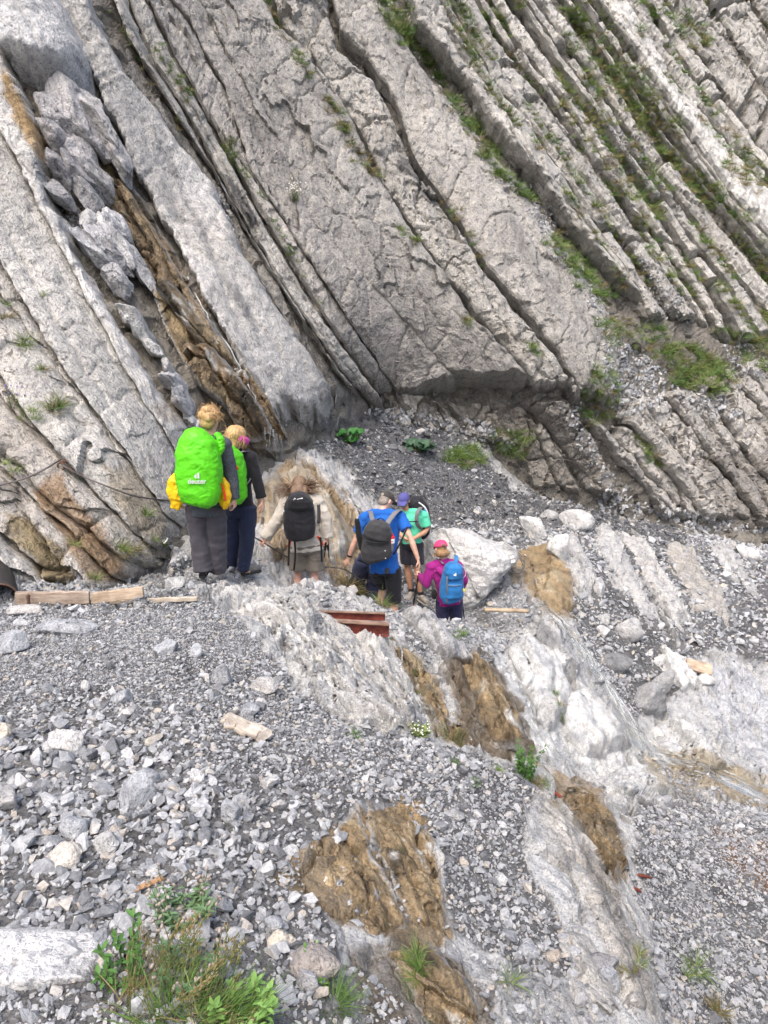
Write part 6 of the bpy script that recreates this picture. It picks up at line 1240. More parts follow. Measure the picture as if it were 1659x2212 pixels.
def text_part(txt, size, loc, name, mat, parent, rx=0.0, rz=0.0):
    cu = bpy.data.curves.new(name, 'FONT'); cu.body = txt; cu.size = size; cu.align_x = 'CENTER'; cu.extrude = 0.0015; cu.offset = size * 0.025
    o = bpy.data.objects.new('t', cu); TMP.collection.objects.link(o); TMP.view_layers[0].update()
    me = bpy.data.meshes.new_from_object(o.evaluated_get(TMP.view_layers[0].depsgraph)); TMP.collection.objects.unlink(o); bpy.data.objects.remove(o)
    q = link(name, me, mat, parent); q.location = loc; q.rotation_euler = (R(90) + rx, 0, rz); return q
def front_of(o, px, py):
    """point on the near side of mesh object o along a sight line"""
    bv = BVHTree.FromPolygons([v.co for v in o.data.vertices], [p.vertices for p in o.data.polygons]); d = Vector(pt(px, py, 1.0)).normalized(); h = bv.ray_cast(Vector((0, 0, 0)), d)
    return h[0] - d * 0.004 if h[0] else None
def emblem(px, py, sz, o, mat, parent):
    """small half-round mark with an upright bar, as printed on the packs"""
    c = front_of(o, px, py)
    if c is None: return
    V_, F_ = [], []; k = 1 / float(upm(np.array(c))) * sz
    n = 14; V_.append((-0.1 * k, 0, 0)); 
    for i in range(n + 1): a = math.pi / 2 + math.pi * i / n; V_.append((-0.1 * k + math.cos(a) * 0.55 * k, 0, math.sin(a) * 0.5 * k))
    F_ += [(0, i, i + 1) for i in range(1, n + 1)]; b = len(V_)
    V_ += [(0.05 * k, 0, -0.5 * k), (0.5 * k, 0, -0.5 * k), (0.5 * k, 0, 0.95 * k), (0.05 * k, 0, 0.75 * k)]; F_.append((b, b + 1, b + 2, b + 3))
    me = bpy.data.meshes.new('emblem'); me.from_pydata(V_, [], F_); q = link('emblem', me, mat, parent); q.location = c - Vector((0, 0.004, 0)); return q

# big green covered pack
pk = empty('backpack', label='large backpack under a bright green rain cover with silver lettering', category='backpack')
L = solid_rows([(430, 1091, 22), (432, 1083, 36), (431, 1060, 45), (430, 1020, 48), (428, 980, 45), (428, 952, 38), (430, 938, 27), (434, 930, 12)], 6.80, 0.17, 2.6, tilt=0.03)
cv = link('rain_cover', wrinkle(wrinkle(fuse(L, 'rain_cover', 0.007, 2), 0.009, 6, (1.3, 1, 1.2), 101), 0.0045, 17, (1, 1, 1.5), 102), NEON, pk)
L = Loft(); L.tube([ptv(468, 936, 6.88), ptv(476, 950, 6.86), ptv(478, 968, 6.86), ptv(473, 984, 6.84)], [(0.022, 0.03), (0.035, 0.04), (0.03, 0.04), (0.012, 0.02)], (1, 0, 0), 14)
link('gathered_edge', wrinkle(fuse(L, 'gathered_edge', 0.006, 2), 0.009, 30, (1, 1, 1), 103), NEON, pk)
c = front_of(cv, 426, 1044); text_part('deuter', 0.062, c - Vector((0, 0.012, 0.0)), 'lettering', SILVER, pk)
emblem(426, 1029, 9.5, cv, SILVER, pk)
strap([(470, 1030, 6.80), (484, 1062, 6.82), (487, 1082, 6.84)], 0.012, 0.003, 'buckle_strap', ORANGE, pk)
yj = empty('rain_jacket', label='yellow rain jacket tucked behind the large green pack, sleeves hanging out', category='jacket')
def cloth_flap(rows, Y, name, seed, parent, mat, dp=0.03):
    L = solid_rows(rows, Y, dp, 2.2, 18); return link(name, wrinkle(fuse(L, name, 0.007, 2), 0.014, 16, (1.6, 1, 0.6), seed), mat, parent)
cloth_flap([(378, 1098, 7), (380, 1088, 12), (384, 1075, 17), (376, 1058, 16), (374, 1045, 12), (386, 1028, 10), (392, 1014, 4)], 6.93, 'sleeve', 111, yj, YEL, 0.035)
cloth_flap([(487, 1098, 5), (486, 1090, 9), (487, 1072, 11), (485, 1050, 9), (479, 1032, 4)], 6.93, 'sleeve', 112, yj, YEL, 0.035)

# second green covered pack
pk = empty('backpack', label='smaller green covered backpack on the hiker with the pink headband', category='backpack')
L = solid_rows([(504, 1083, 16), (506, 1072, 26), (503, 1040, 28), (499, 1010, 29), (496, 985, 26), (496, 972, 17), (498, 966, 6)], 7.42, 0.15, 2.6)
link('rain_cover', wrinkle(wrinkle(fuse(L, 'rain_cover', 0.007, 2), 0.009, 7, (1, 1, 1.4), 121), 0.0045, 18, (1, 1, 1.5), 122), NEON, pk)
strap([(516, 978, 7.50), (530, 975, 7.60), (541, 984, 7.66), (543, 1000, 7.74)], 0.022, 0.004, 'shoulder_strap', STRAPG, pk)
strap([(527, 1050, 7.50), (538, 1040, 7.56), (545, 1024, 7.66)], 0.008, 0.003, 'side_strap', STRAPG, pk)
strap([(508, 1004, 7.26), (514, 1014, 7.26)], 0.012, 0.003, 'buckle_strap', ORANGE, pk)

# black pack
pk = empty('backpack', label='black backpack with orange hip straps on the hiker in the beige jacket', category='backpack')
L = solid_rows([(650, 1165, 19), (649, 1159, 30), (648, 1140, 34), (646, 1115, 34), (647, 1090, 31), (649, 1073, 23), (651, 1066, 11)], 8.46, 0.14, 2.8)
b3 = link('pack_bag', wrinkle(fuse(L, 'pack_bag', 0.008, 3), 0.006, 9, (1, 1, 1.4), 131), PBLK, pk)
L = solid_rows([(649, 1102, 22), (648, 1094, 28), (649, 1080, 27), (650, 1070, 18), (651, 1065, 7)], 8.40, 0.13, 2.6); link('lid', wrinkle(fuse(L, 'lid', 0.008, 3), 0.004, 12, (1, 1, 1), 132), PBLK, pk)
c = front_of(b3, 650, 1078); c = c if c else ptv(650, 1078, 8.3)
L = Loft(); c0 = ptv(637, 1078, c.y - 0.06); L.tube([c0 + Vector((-0.015, 0, -0.012)), c0 + Vector((0.0, 0, 0.012)), c0 + Vector((0.015, 0, -0.010))], [0.004] * 3, (0, 0, 1), 6)
L.tube([c0 + Vector((0.025, 0, -0.004)), c0 + Vector((0.06, 0, 0.006)), c0 + Vector((0.09, 0, 0.009))], [0.0055] * 3, (0, 0, 1), 6); link('maker_mark', L.mesh('maker_mark'), WHITEP, pk)
strap([(630, 1158, 8.40), (626, 1172, 8.44), (623, 1182, 8.46)], 0.016, 0.003, 'hip_strap', ORANGE, pk); strap([(686, 1158, 8.42), (692, 1168, 8.46), (697, 1178, 8.48)], 0.016, 0.003, 'hip_strap', ORANGE, pk)
for q in ([(625, 1165, 8.42), (624, 1190, 8.46), (623, 1222, 8.48)], [(636, 1164, 8.40), (638, 1195, 8.44), (635, 1232, 8.47)], [(691, 1160, 8.42), (694, 1180, 8.46), (695, 1214, 8.48)]): strap(q, 0.012, 0.002, 'loose_strap', STRAPK, pk)
L = Loft(); cpt = ptv(618, 1110, 8.42); L.tube([cpt + Vector((0.01, 0, -0.08)), cpt + Vector((0.008, 0, 0.03)), cpt + Vector((0.0, 0, 0.06)), cpt + Vector((-0.003, 0, 0.085))], [0.036, 0.036, 0.03, 0.015], (1, 0, 0), 14)
wb = link('water_bottle', fuse(L, 'water_bottle', 0.006, 1), CYAN, label='cyan water bottle in the side pocket of the black backpack', category='bottle')
L = Loft(); L.tube([cpt + Vector((0.004, 0, 0.034)), cpt + Vector((0.002, 0, 0.048))], [0.038, 0.037], (1, 0, 0), 14); link('cap_ring', L.mesh('cap_ring'), WHITEP, wb)
strap([(688, 1090, 8.42), (689, 1110, 8.40), (688, 1130, 8.40)], 0.02, 0.02, 'side_pocket', PGRY, pk)

# dark grey pack with straps, umbrella and bottle
pk = empty('backpack', label='dark grey backpack with side bottle on the hiker in the blue shirt', category='backpack')
L = solid_rows([(815, 1211, 20), (813, 1205, 31), (813, 1190, 34), (816, 1165, 33), (820, 1146, 28), (822, 1135, 22), (823, 1129, 12)], 9.05, 0.14, 3.0)
b4 = link('pack_bag', wrinkle(fuse(L, 'pack_bag', 0.008, 3), 0.006, 9, (1, 1, 1.3), 141), PGRY, pk)
L = solid_rows([(812, 1166, 22), (813, 1160, 30), (817, 1146, 29), (821, 1132, 23), (823, 1126, 12)], 8.98, 0.12, 2.8); link('lid', wrinkle(fuse(L, 'lid', 0.008, 3), 0.005, 12, (1, 1, 1), 142), PGRY, pk)
strap([(836, 1132, 9.06), (845, 1118, 9.14), (858, 1104, 9.26), (866, 1104, 9.36)], 0.034, 0.006, 'shoulder_strap', STRAPG, pk); strap([(806, 1130, 9.06), (803, 1116, 9.14), (800, 1104, 9.26)], 0.03, 0.006, 'shoulder_strap', STRAPG, pk)
strap([(850, 1198, 9.02), (866, 1170, 9.02), (880, 1138, 9.14)], 0.012, 0.003, 'side_strap', STRAPK, pk)
strap([(814, 1124, 8.99), (822, 1119, 8.98), (830, 1124, 8.99)], 0.006, 0.006, 'grab_loop', STRAPK, pk)
strap([(790, 1171, 8.90), (812, 1174, 8.88), (840, 1172, 8.90)], 0.010, 0.004, 'seam', STRAPK, pk, side=(0, 0, 1))
for q in ((832, 1173), (832, 1190), (833, 1206)):
    c = front_of(b4, *q)
    if c: L = Loft(); L.ball(c, (0.008, 0.008, 0.008)); link('buckle', L.mesh('buckle'), SILVER, pk)
L = Loft(); cpt = ptv(846, 1172, 8.99); L.tube([cpt + Vector((-0.01, 0, -0.11)), cpt + Vector((0, 0, 0.0))], [0.03, 0.036], (1, 0, 0), 14)
wb = link('water_bottle', fuse(L, 'water_bottle', 0.006, 1), CLEAR, label='red and white water bottle on the side of the dark grey backpack', category='bottle')
L = Loft(); L.tube([cpt, cpt + Vector((0.004, 0, 0.055))], [0.038, 0.038], (1, 0, 0), 14); link('white_label', L.mesh('white_label'), WHITEP, wb)
L = Loft(); L.tube([cpt + Vector((0.004, 0, 0.055)), cpt + Vector((0.004, 0, 0.08)), cpt + Vector((0.004, 0, 0.09)), cpt + Vector((0.004, 0, 0.115))], [0.038, 0.034, 0.018, 0.016], (1, 0, 0), 14); link('red_cap', L.mesh('red_cap'), REDP, wb)
L = Loft(); L.tube([cpt + Vector((-0.025, -0.034, 0.012)), cpt + Vector((0.015, -0.035, 0.026))], [(0.004, 0.010)] * 2, (0, 1, 0), 8); link('red_stripe', L.mesh('red_stripe'), REDP, wb)
um = empty('umbrella', label='folded black umbrella strapped to the dark grey backpack', category='umbrella')
L = Loft(); L.tube([ptv(780, 1188, 9.02), ptv(776, 1160, 9.0), ptv(772, 1128, 9.0), ptv(771, 1121, 9.0)], [0.018, 0.034, 0.030, 0.022], (1, 0, 0), 12); link('folded_canopy', wrinkle(fuse(L, 'folded_canopy', 0.006, 2), 0.005, 20, (1.5, 1, 0.2), 145), STRAPK, um)
L = Loft(); L.tube([ptv(772, 1121, 9.0), ptv(771, 1116, 9.0)], [0.010, 0.012], (1, 0, 0), 10); link('tip', L.mesh('tip'), SILVER, um)
L = Loft(); cpt = ptv(836, 1233, 9.12); L.ball(cpt, (0.032, 0.02, 0.045), (0.2, 0, 1)); link('belt_pouch', fuse(L, 'belt_pouch', 0.006, 2), PGRY, label='small grey pouch clipped to the black shorts', category='pouch')

# pack on the hiker facing us: only its edges and straps show
pk = empty('backpack', label='dark and white framed backpack worn by the hiker facing the camera', category='backpack')
L = solid_rows([(901, 1160, 18), (903, 1150, 25), (905, 1125, 26), (901, 1100, 26), (893, 1086, 22), (885, 1080, 10)], 11.16, 0.15, 2.6); link('pack_bag', wrinkle(fuse(L, 'pack_bag', 0.009, 3), 0.006, 9, (1, 1, 1), 151), PBLK, pk)
strap([(889, 1082, 11.10), (905, 1086, 11.04), (919, 1098, 11.02), (926, 1118, 11.02), (927, 1140, 11.04)], 0.012, 0.012, 'white_frame_edge', plain('white_webbing', (0.62, 0.62, 0.62), 0.7), pk)
strap([(917, 1100, 11.02), (923, 1116, 11.0), (924, 1134, 11.0)], 0.02, 0.01, 'blue_panel', PBLU, pk)
strap([(909, 1096, 10.86), (902, 1106, 10.73), (900, 1124, 10.72), (905, 1138, 10.76), (915, 1146, 10.9)], 0.03, 0.006, 'shoulder_strap', STRAPG, pk); strap([(902, 1126, 10.71), (889, 1127, 10.70), (875, 1126, 10.71)], 0.008, 0.004, 'chest_strap', STRAPK, pk, side=(0, 0, 1))

# blue pack
pk = empty('backpack', label='bright blue backpack with white emblem on the magenta hoodie', category='backpack')
L = solid_rows([(978, 1299, 12), (977, 1296, 21), (975, 1285, 26), (976, 1262, 25), (978, 1240, 22), (980, 1225, 20), (981, 1217, 11)], 9.68, 0.14, 2.7)
b6 = link('pack_bag', wrinkle(fuse(L, 'pack_bag', 0.008, 3), 0.006, 10, (1, 1, 1.3), 161), PBLU, pk)
L = solid_rows([(981, 1251, 8), (980, 1246, 17), (980, 1234, 21), (981, 1222, 18), (982, 1216, 8)], 9.62, 0.13, 2.6); lid6 = link('lid', wrinkle(fuse(L, 'lid', 0.007, 3), 0.005, 12, (1, 1, 1), 162), PBLU, pk)
L = solid_rows([(980, 1293, 12), (979, 1288, 18), (979, 1272, 18), (980, 1260, 17), (980, 1257, 9)], 9.60, 0.10, 2.8); fp = link('front_pocket', wrinkle(fuse(L, 'front_pocket', 0.007, 3), 0.004, 12, (1, 1, 1), 163), PBLU, pk)
strap([(965, 1264, 9.51), (980, 1266, 9.49), (994, 1264, 9.51)], 0.006, 0.004, 'zip', STRAPG, pk, side=(0, 0, 1))
strap([(958, 1218, 9.78), (950, 1210, 9.86), (942, 1206, 9.95)], 0.012, 0.003, 'shoulder_strap', STRAPG, pk); strap([(984, 1218, 9.70), (986, 1208, 9.78), (985, 1200, 9.92)], 0.026, 0.005, 'shoulder_strap', PBLU, pk)
strap([(966, 1246, 9.50), (966, 1262, 9.50), (966, 1290, 9.54), (966, 1302, 9.56)], 0.012, 0.004, 'compression_strap', STRAPG, pk); strap([(992, 1290, 9.56), (993, 1302, 9.57)], 0.007, 0.003, 'loose_strap', STRAPG, pk)
emblem(983, 1242, 5.0, lid6, WHITEP, pk)
strap([(995, 1220, 9.72), (1003, 1228, 9.70), (1006, 1240, 9.70), (1000, 1250, 9.68)], 0.004, 0.004, 'drinking_tube', plain('pale_tube', (0.6, 0.6, 0.62), 0.4), pk)
L = Loft(); c = ptv(1002, 1275, 9.6); 
for a in range(5): d = Vector((math.cos(a * 1.257 + 0.3), 0, math.sin(a * 1.257 + 0.3))); L.tube([c, c + d * 0.03], [0.012, 0.006], (0, 1, 0), 6)
link('yellow_charm', fuse(L, 'yellow_charm', 0.005, 2), plain('yellow_plush', (0.75, 0.66, 0.06), 0.8), pk)
L = Loft(); L.ball(ptv(938, 1284, 9.78), (0.045, 0.05, 0.075)); link('camera_pouch', fuse(L, 'camera_pouch', 0.008, 2), STRAPK, label='black pouch on the left hip of the hiker in magenta', category='pouch')

# trekking poles
POLE_R, POLE_K, STEEL = plain('red_pole', (0.55, 0.02, 0.025), 0.35, 0.1), plain('black_pole', (0.012, 0.012, 0.014), 0.4, 0.1), plain('steel_tip', (0.5, 0.5, 0.5), 0.35, 0.1, metal=0.9)
def pole(a, b, label, upper, lower, grip=True, rr=0.0085):
    root = empty('trekking_pole', label=label, category='trekking pole'); A, B = ptv(*a), ptv(*b); d = (B - A).normalized()
    L = Loft(); L.tube([A, A + d * 0.05, A + d * 0.13], [0.015, 0.017, 0.013], (1, 0, 0), 10); link('grip', L.mesh('grip'), POLE_K, root)
    L = Loft(); L.tube([A + d * 0.12, lerp(A, B, 0.55)], [rr, rr], (1, 0, 0), 10); link('upper_shaft', L.mesh('upper_shaft'), upper, root)
    L = Loft(); L.tube([lerp(A, B, 0.55), B - d * 0.04], [rr * 0.85, rr * 0.7], (1, 0, 0), 10); link('lower_shaft', L.mesh('lower_shaft'), lower, root)
    L = Loft(); L.tube([B - d * 0.05, B - d * 0.045], [0.022, 0.020], (1, 0, 0), 12); L.tube([B - d * 0.04, B], [rr * 0.6, 0.002], (1, 0, 0), 8); link('tip', L.mesh('tip'), STEEL, root)
    return root
pole((905, 1238, 10.02), (884, 1357, 10.1), 'black and red trekking pole held in the left hand of the magenta hiker', POLE_K, POLE_R)
pole((996, 1272, 10.05), (1008, 1385, 10.1), 'trekking pole with red shaft at the right side of the magenta hiker', POLE_K, POLE_R)
pole((705, 1166, 8.68), (697, 1236, 8.66), 'folded dark trekking pole hanging from the right hand, left one of the pair', POLE_K, STEEL, rr=0.007)
pole((707, 1166, 8.70), (714, 1238, 8.70), 'folded dark trekking pole hanging from the right hand, right one of the pair', POLE_K, STEEL, rr=0.007)
# ------------------------------------------------------------------ grass and plants
def leafmat(name, stops, rough=0.55, trans=0.25):
    m, t, b = new_mat(name); oi = N(t, 'ShaderNodeObjectInfo'); ge = N(t, 'ShaderNodeNewGeometry'); tc = N(t, 'ShaderNodeTexCoord')
    f = mathn(t, 'FRACT', mathn(t, 'ADD', oi.outputs['Random'], mathn(t, 'MULTIPLY', ge.outputs['Random Per Island'], 0.45)))
    t.links.new(ramp(t, f, stops), b.inputs['Base Color']); b.inputs['Roughness'].default_value = rough; b.inputs['Specular IOR Level'].default_value = 0.3
    b.inputs['Transmission Weight'].default_value = 0.0; b.inputs['Subsurface Weight'].default_value = 0.0
    return m
GRASS = leafmat('grass_blades', [(0.0, (0.06, 0.125, 0.025)), (0.5, (0.11, 0.195, 0.045)), (0.85, (0.22, 0.26, 0.085))])
DRYG = leafmat('dry_grass_blades', [(0.0, (0.10, 0.11, 0.03)), (0.5, (0.20, 0.165, 0.065)), (0.9, (0.30, 0.235, 0.12))])
LEAF = leafmat('willow_leaves', [(0.0, (0.05, 0.12, 0.03)), (0.5, (0.085, 0.19, 0.045)), (0.9, (0.14, 0.26, 0.075))], 0.45)
BUTTER = leafmat('butterbur_leaves', [(0.0, (0.028, 0.12, 0.025)), (0.6, (0.06, 0.22, 0.045))], 0.45); BUTTER2 = leafmat('bluish_leaves', [(0.0, (0.025, 0.06, 0.035)), (0.6, (0.055, 0.11, 0.065))], 0.5)
STEMM = plain('green_stem', (0.10, 0.12, 0.04), 0.6); PETAL_W, PETAL_V, BLADDER = plain('white_petal', (0.75, 0.75, 0.7), 0.6, 0.05), plain('violet_petal', (0.22, 0.18, 0.42), 0.6, 0.1), plain('bladder_calyx', (0.30, 0.255, 0.22), 0.6)
def blade(V_, F_, base, d, ln, wd, bend, g):
    """one grass blade: tapered, bending strip"""
    d = V3(d).normalized(); s = d.cross(Vector((g.uniform(-1, 1), g.uniform(-1, 1), 0.2))).normalized(); o = Vector((d.x, d.y, 0)); o = o.normalized() if o.length > 1e-3 else Vector((1, 0, 0)); i0 = len(V_); p = V3(base); v = d.copy()
    for k in range(4):
        w_ = wd * (1, 0.85, 0.55, 0.06)[k]; V_.append(p - s * w_); V_.append(p + s * w_); v = (v + (o * 0.6 + Vector((0, 0, -0.8))) * bend * 0.3).normalized(); p = p + v * ln / 3
    for k in range(3): a = i0 + 2 * k; F_.append((a, a + 1, a + 3, a + 2))
def tuft_mesh(seed, mat, n=48, wd=0.0062):
    g = random.Random(seed); V_, F_ = [], []
    for i in range(n):
        a = g.uniform(0, 6.283); r_ = g.uniform(0, 0.28); el = g.uniform(0.45, 1.45)
        blade(V_, F_, (math.cos(a) * r_, math.sin(a) * r_, -0.05), (math.cos(a) * math.cos(el), math.sin(a) * math.cos(el), math.sin(el)), g.uniform(0.5, 1.1), wd * g.uniform(1.5, 3.2), g.uniform(0.3, 1.3), g)
    me = bpy.data.meshes.new('grass_tuft'); me.from_pydata([v[:] for v in V_], [], F_); me.materials.append(mat); smooth(me); return me
TUFTS = bpy.data.collections.new('tuft_shapes')
for i in range(6): TUFTS.objects.link(bpy.data.objects.new('a_green%d' % i, tuft_mesh(200 + i, GRASS)))
for i in range(4): TUFTS.objects.link(bpy.data.objects.new('b_dry%d' % i, tuft_mesh(300 + i, DRYG)))
me = bpy.data.meshes.new('cliff_grass'); n = len(VEGH); me.vertices.add(n); me.vertices.foreach_set('co', np.array([v[0][:] for v in VEGH], np.float32).ravel())
rot_ = []; scl_ = []; vid_ = []
for loc, nor, s_, ye in VEGH:
    up_ = (Vector((0, 0, 1)) * 0.9 + nor * 0.7).normalized(); q = up_.to_track_quat('Z', 'Y').to_matrix() @ Matrix.Rotation(grs.uniform(0, 6.28), 3, 'Z'); rot_.append(q.to_euler()[:]); k = s_ * grs.uniform(0.8, 1.25); scl_.append((k, k, k * grs.uniform(0.8, 1.1))); vid_.append(grs.randint(6, 9) if grs.random() < ye else grs.randint(0, 5))
me.attributes.new('rot', 'FLOAT_VECTOR', 'POINT').data.foreach_set('vector', np.array(rot_, np.float32).ravel()); me.attributes.new('scl', 'FLOAT_VECTOR', 'POINT').data.foreach_set('vector', np.array(scl_, np.float32).ravel()); me.attributes.new('vid', 'INT', 'POINT').data.foreach_set('value', np.array(vid_, np.int32))
GR = link('alpine_grass', me, None, kind='stuff', label='green and yellowed alpine grass growing in the joints of the cliff', category='grass')
ng2 = ng.copy(); [x for x in ng2.nodes if x.type == 'COLLECTION_INFO'][0].inputs['Collection'].default_value = TUFTS
GR.modifiers.new('scatter', 'NODES').node_group = ng2

def leaf_faces(V_, F_, base, d, nrm, ln, wd, fold=0.25, tip=1.0):
    d = V3(d).normalized(); n_ = V3(nrm); n_ = (n_ - d * n_.dot(d)); n_ = n_.normalized() if n_.length > 1e-4 else Vector((0, 0, 1)); s = d.cross(n_); b = V3(base); i = len(V_); dr = -n_ * ln * 0.18
    V_ += [b, b + d * ln * 0.35 + s * wd + n_ * wd * fold, b + d * ln * 0.35 - s * wd + n_ * wd * fold, b + d * ln * 0.4, b + d * ln * 0.75 + s * wd * 0.7 + n_ * wd * fold + dr * 0.5, b + d * ln * 0.75 - s * wd * 0.7 + n_ * wd * fold + dr * 0.5, b + d * ln * 0.78 + dr * 0.5, b + d * ln + dr]
    F_ += [(i, i + 3, i + 1), (i, i + 2, i + 3), (i + 3, i + 6, i + 4, i + 1), (i + 3, i + 2, i + 5, i + 6), (i + 6, i + 7, i + 4), (i + 6, i + 5, i + 7)]
def mk(name, V_, F_, mat, parent, sm=True):
    me = bpy.data.meshes.new(name); me.from_pydata([v[:] for v in V_], [], F_); smooth(me, sm); return link(name, me, mat, parent, kind='stuff')
def shrub(base, h, nst, seed, label, mat=LEAF, spread=0.35, leaf=0.045, per=26, bias=(0, 0, 0), name='willow_shrub', cat='shrub'):
    g = random.Random(seed); root = empty(name, base, label=label, category=cat); V_, F_ = [], []; L = Loft()
    for i in range(nst):
        a = g.uniform(0, 6.28); d = (Vector((math.cos(a) * spread, math.sin(a) * spread, 1)) + V3(bias)).normalized(); p = Vector((math.cos(a) * 0.03, math.sin(a) * 0.03, -0.03)); P_ = [p.copy()]; hh = h * g.uniform(0.5, 1.05)
        for k in range(6): d = (d + Vector((g.uniform(-1, 1), g.uniform(-1, 1), 0.3)) * 0.14).normalized(); p = p + d * hh / 6; P_.append(p.copy())
        L.tube(P_, [0.005 * (1 - 0.12 * k) for k in range(7)], (1, 0, 0), 5)
        for j in range(per):
            t = g.uniform(0.15, 1.0) * 6; k = min(5, int(t)); q = P_[k].lerp(P_[k + 1], t - k); a2 = g.uniform(0, 6.28); dd = (Vector((math.cos(a2), math.sin(a2), g.uniform(0.0, 0.9)))).normalized(); leaf_faces(V_, F_, q, dd, Vector((0, 0, 1)) + dd * -0.3, leaf * g.uniform(0.6, 1.15), leaf * g.uniform(0.16, 0.26))
        leaf_faces(V_, F_, P_[-1], d, Vector((0, -1, 0)), leaf * 0.8, leaf * 0.18)
    mk('foliage', V_, F_, mat, root); me = L.mesh('stem'); smooth(me); link('stem', me, STEMM, root); return root
def roundleaf(base, n, r, seed, label, mat, name='butterbur', h=0.16):
    g = random.Random(seed); root = empty(name, base, label=label, category='plant'); V_, F_ = [], []; L = Loft()
    for i in range(n):
        a = g.uniform(0, 6.28); rr = r * math.sqrt(g.random()); c = Vector((math.cos(a) * rr, math.sin(a) * rr * 0.7, h * g.uniform(0.3, 1.1))); L.tube([(c.x * 0.15, c.y * 0.15, -0.02), (c.x * 0.6, c.y * 0.6, c.z * 0.7), c], [0.005, 0.004, 0.003], (1, 0, 0), 5)
        nn = (Vector((0, -0.45, 0.9)) + Vector((g.uniform(-1, 1), g.uniform(-1, 1), 0)) * 0.8).normalized(); s = nn.cross(Vector((0.2, 1, 0))).normalized(); u = nn.cross(s); lr = r * g.uniform(0.15, 0.30); i0 = len(V_); V_.append(c)
        for k in range(12): th = 2 * math.pi * k / 12; q = lr * (1 + 0.08 * math.cos(5 * th)) * (0.65 if k == 0 else 1); V_.append(c + s * (q * math.cos(th)) + u * (q * math.sin(th)) + nn * (lr * 0.22 * g.uniform(0.5, 1.2)))
        F_ += [(i0, i0 + 1 + k, i0 + 1 + (k + 1) % 12) for k in range(12)]
    mk('leaves', V_, F_, mat, root); me = L.mesh('stem'); link('stem', me, STEMM, root); return root
def G3(px, py):
    Y = float(groundY([px], [py])[0]); return ptv(px, py, Y)
roundleaf(G3(755, 958), 46, 0.26, 1, 'clump of bright green round leaves on the dark scree under the overhang', BUTTER, h=0.22)
roundleaf(G3(905, 975), 60, 0.32, 2, 'clump of dull bluish-green leaves on the scree right of the bright one', BUTTER2, h=0.18)
shrub(G3(1135, 1688), 0.36, 13, 3, 'leafy green willow shrub at the edge of the gravel mound', LEAF, 0.28, 0.042, 34)
def clump(base, n, h, seed, label, mat=GRASS, wd=0.0035, lean=(0, 0, 0), rad=0.08, name='grass_clump', seeds=0):
    g = random.Random(seed); root = empty(name, base, label=label, category='grass'); V_, F_ = [], []
    for i in range(n):
        a = g.uniform(0, 6.283); r_ = rad * math.sqrt(g.random()); el = g.uniform(0.6, 1.45); blade(V_, F_, (math.cos(a) * r_, math.sin(a) * r_, -0.01), Vector((math.cos(a) * math.cos(el), math.sin(a) * math.cos(el), math.sin(el))) + V3(lean), h * g.uniform(0.5, 1.1), wd * g.uniform(0.6, 1.4), g.uniform(0.2, 1.3), g)
    mk('blades', V_, F_, mat, root)
    if seeds:
        L = Loft(); B = Loft()
        for i in range(seeds):
            a = g.uniform(0, 6.28); d = (Vector((math.cos(a) * 0.4, math.sin(a) * 0.4, 1)) + V3(lean)).normalized(); p = Vector((math.cos(a) * rad * 0.6, math.sin(a) * rad * 0.6, 0)); q = p + d * h * g.uniform(0.9, 1.35); L.tube([p, lerp(p, q, 0.5) + Vector((0, 0, 0.01)), q], [0.0015, 0.0012, 0.0008], (1, 0, 0), 4)
            for k in range(14): e = lerp(p, q, 0.72 + 0.3 * k / 14) + Vector((g.uniform(-1, 1), g.uniform(-1, 1), g.uniform(-1, 1))) * 0.010; B.tube([e, e + d * 0.010], [0.0022, 0.0008], (1, 0, 0), 4)
        link('seed_stalks', L.mesh('seed_stalks'), STEMM, root, kind='stuff'); link('seed_heads', B.mesh('seed_heads'), DRYG, root, kind='stuff')
    return root
clump(G3(400, 2215), 420, 0.155, 11, 'large clump of long green grass at the bottom edge', GRASS, 0.0017, (0.25, 0, 0), 0.12, seeds=14)
clump(G3(330, 2170), 240, 0.165, 12, 'yellowed grass leaning over the long green clump', DRYG, 0.0011, (0.5, 0, 0), 0.11, seeds=22)
clump(G3(720, 2165), 330, 0.10, 13, 'dense dark green grass tuft beside the upright slab stone', GRASS, 0.0010, (0, 0, 0), 0.05)
clump(G3(480, 2235), 240, 0.18, 14, 'grass clump right of the long green one at the bottom edge', GRASS, 0.0017, (0.2, 0, 0), 0.09, seeds=8)
shrub(G3(520, 2225), 0.14, 14, 15, 'light green willow sprigs with oval leaves at the bottom edge', leafmat('young_willow', [(0.0, (0.09, 0.20, 0.04)), (0.6, (0.19, 0.34, 0.09))], 0.4), 0.55, 0.036, 22)
shrub(G3(700, 2110), 0.12, 7, 16, 'small leafy sprig behind the dark green tuft', leafmat('sprig_leaf', [(0.0, (0.08, 0.17, 0.035)), (0.6, (0.14, 0.28, 0.07))], 0.4), 0.4, 0.028, 18)
shrub(G3(270, 2110), 0.16, 9, 17, 'reddish-green weed at the left of the long grass', LEAF, 0.35, 0.035, 16, name='weed', cat='plant')
CAMP = leafmat('campion_leaves', [(0.0, (0.07, 0.14, 0.06)), (0.6, (0.14, 0.23, 0.11))], 0.5)
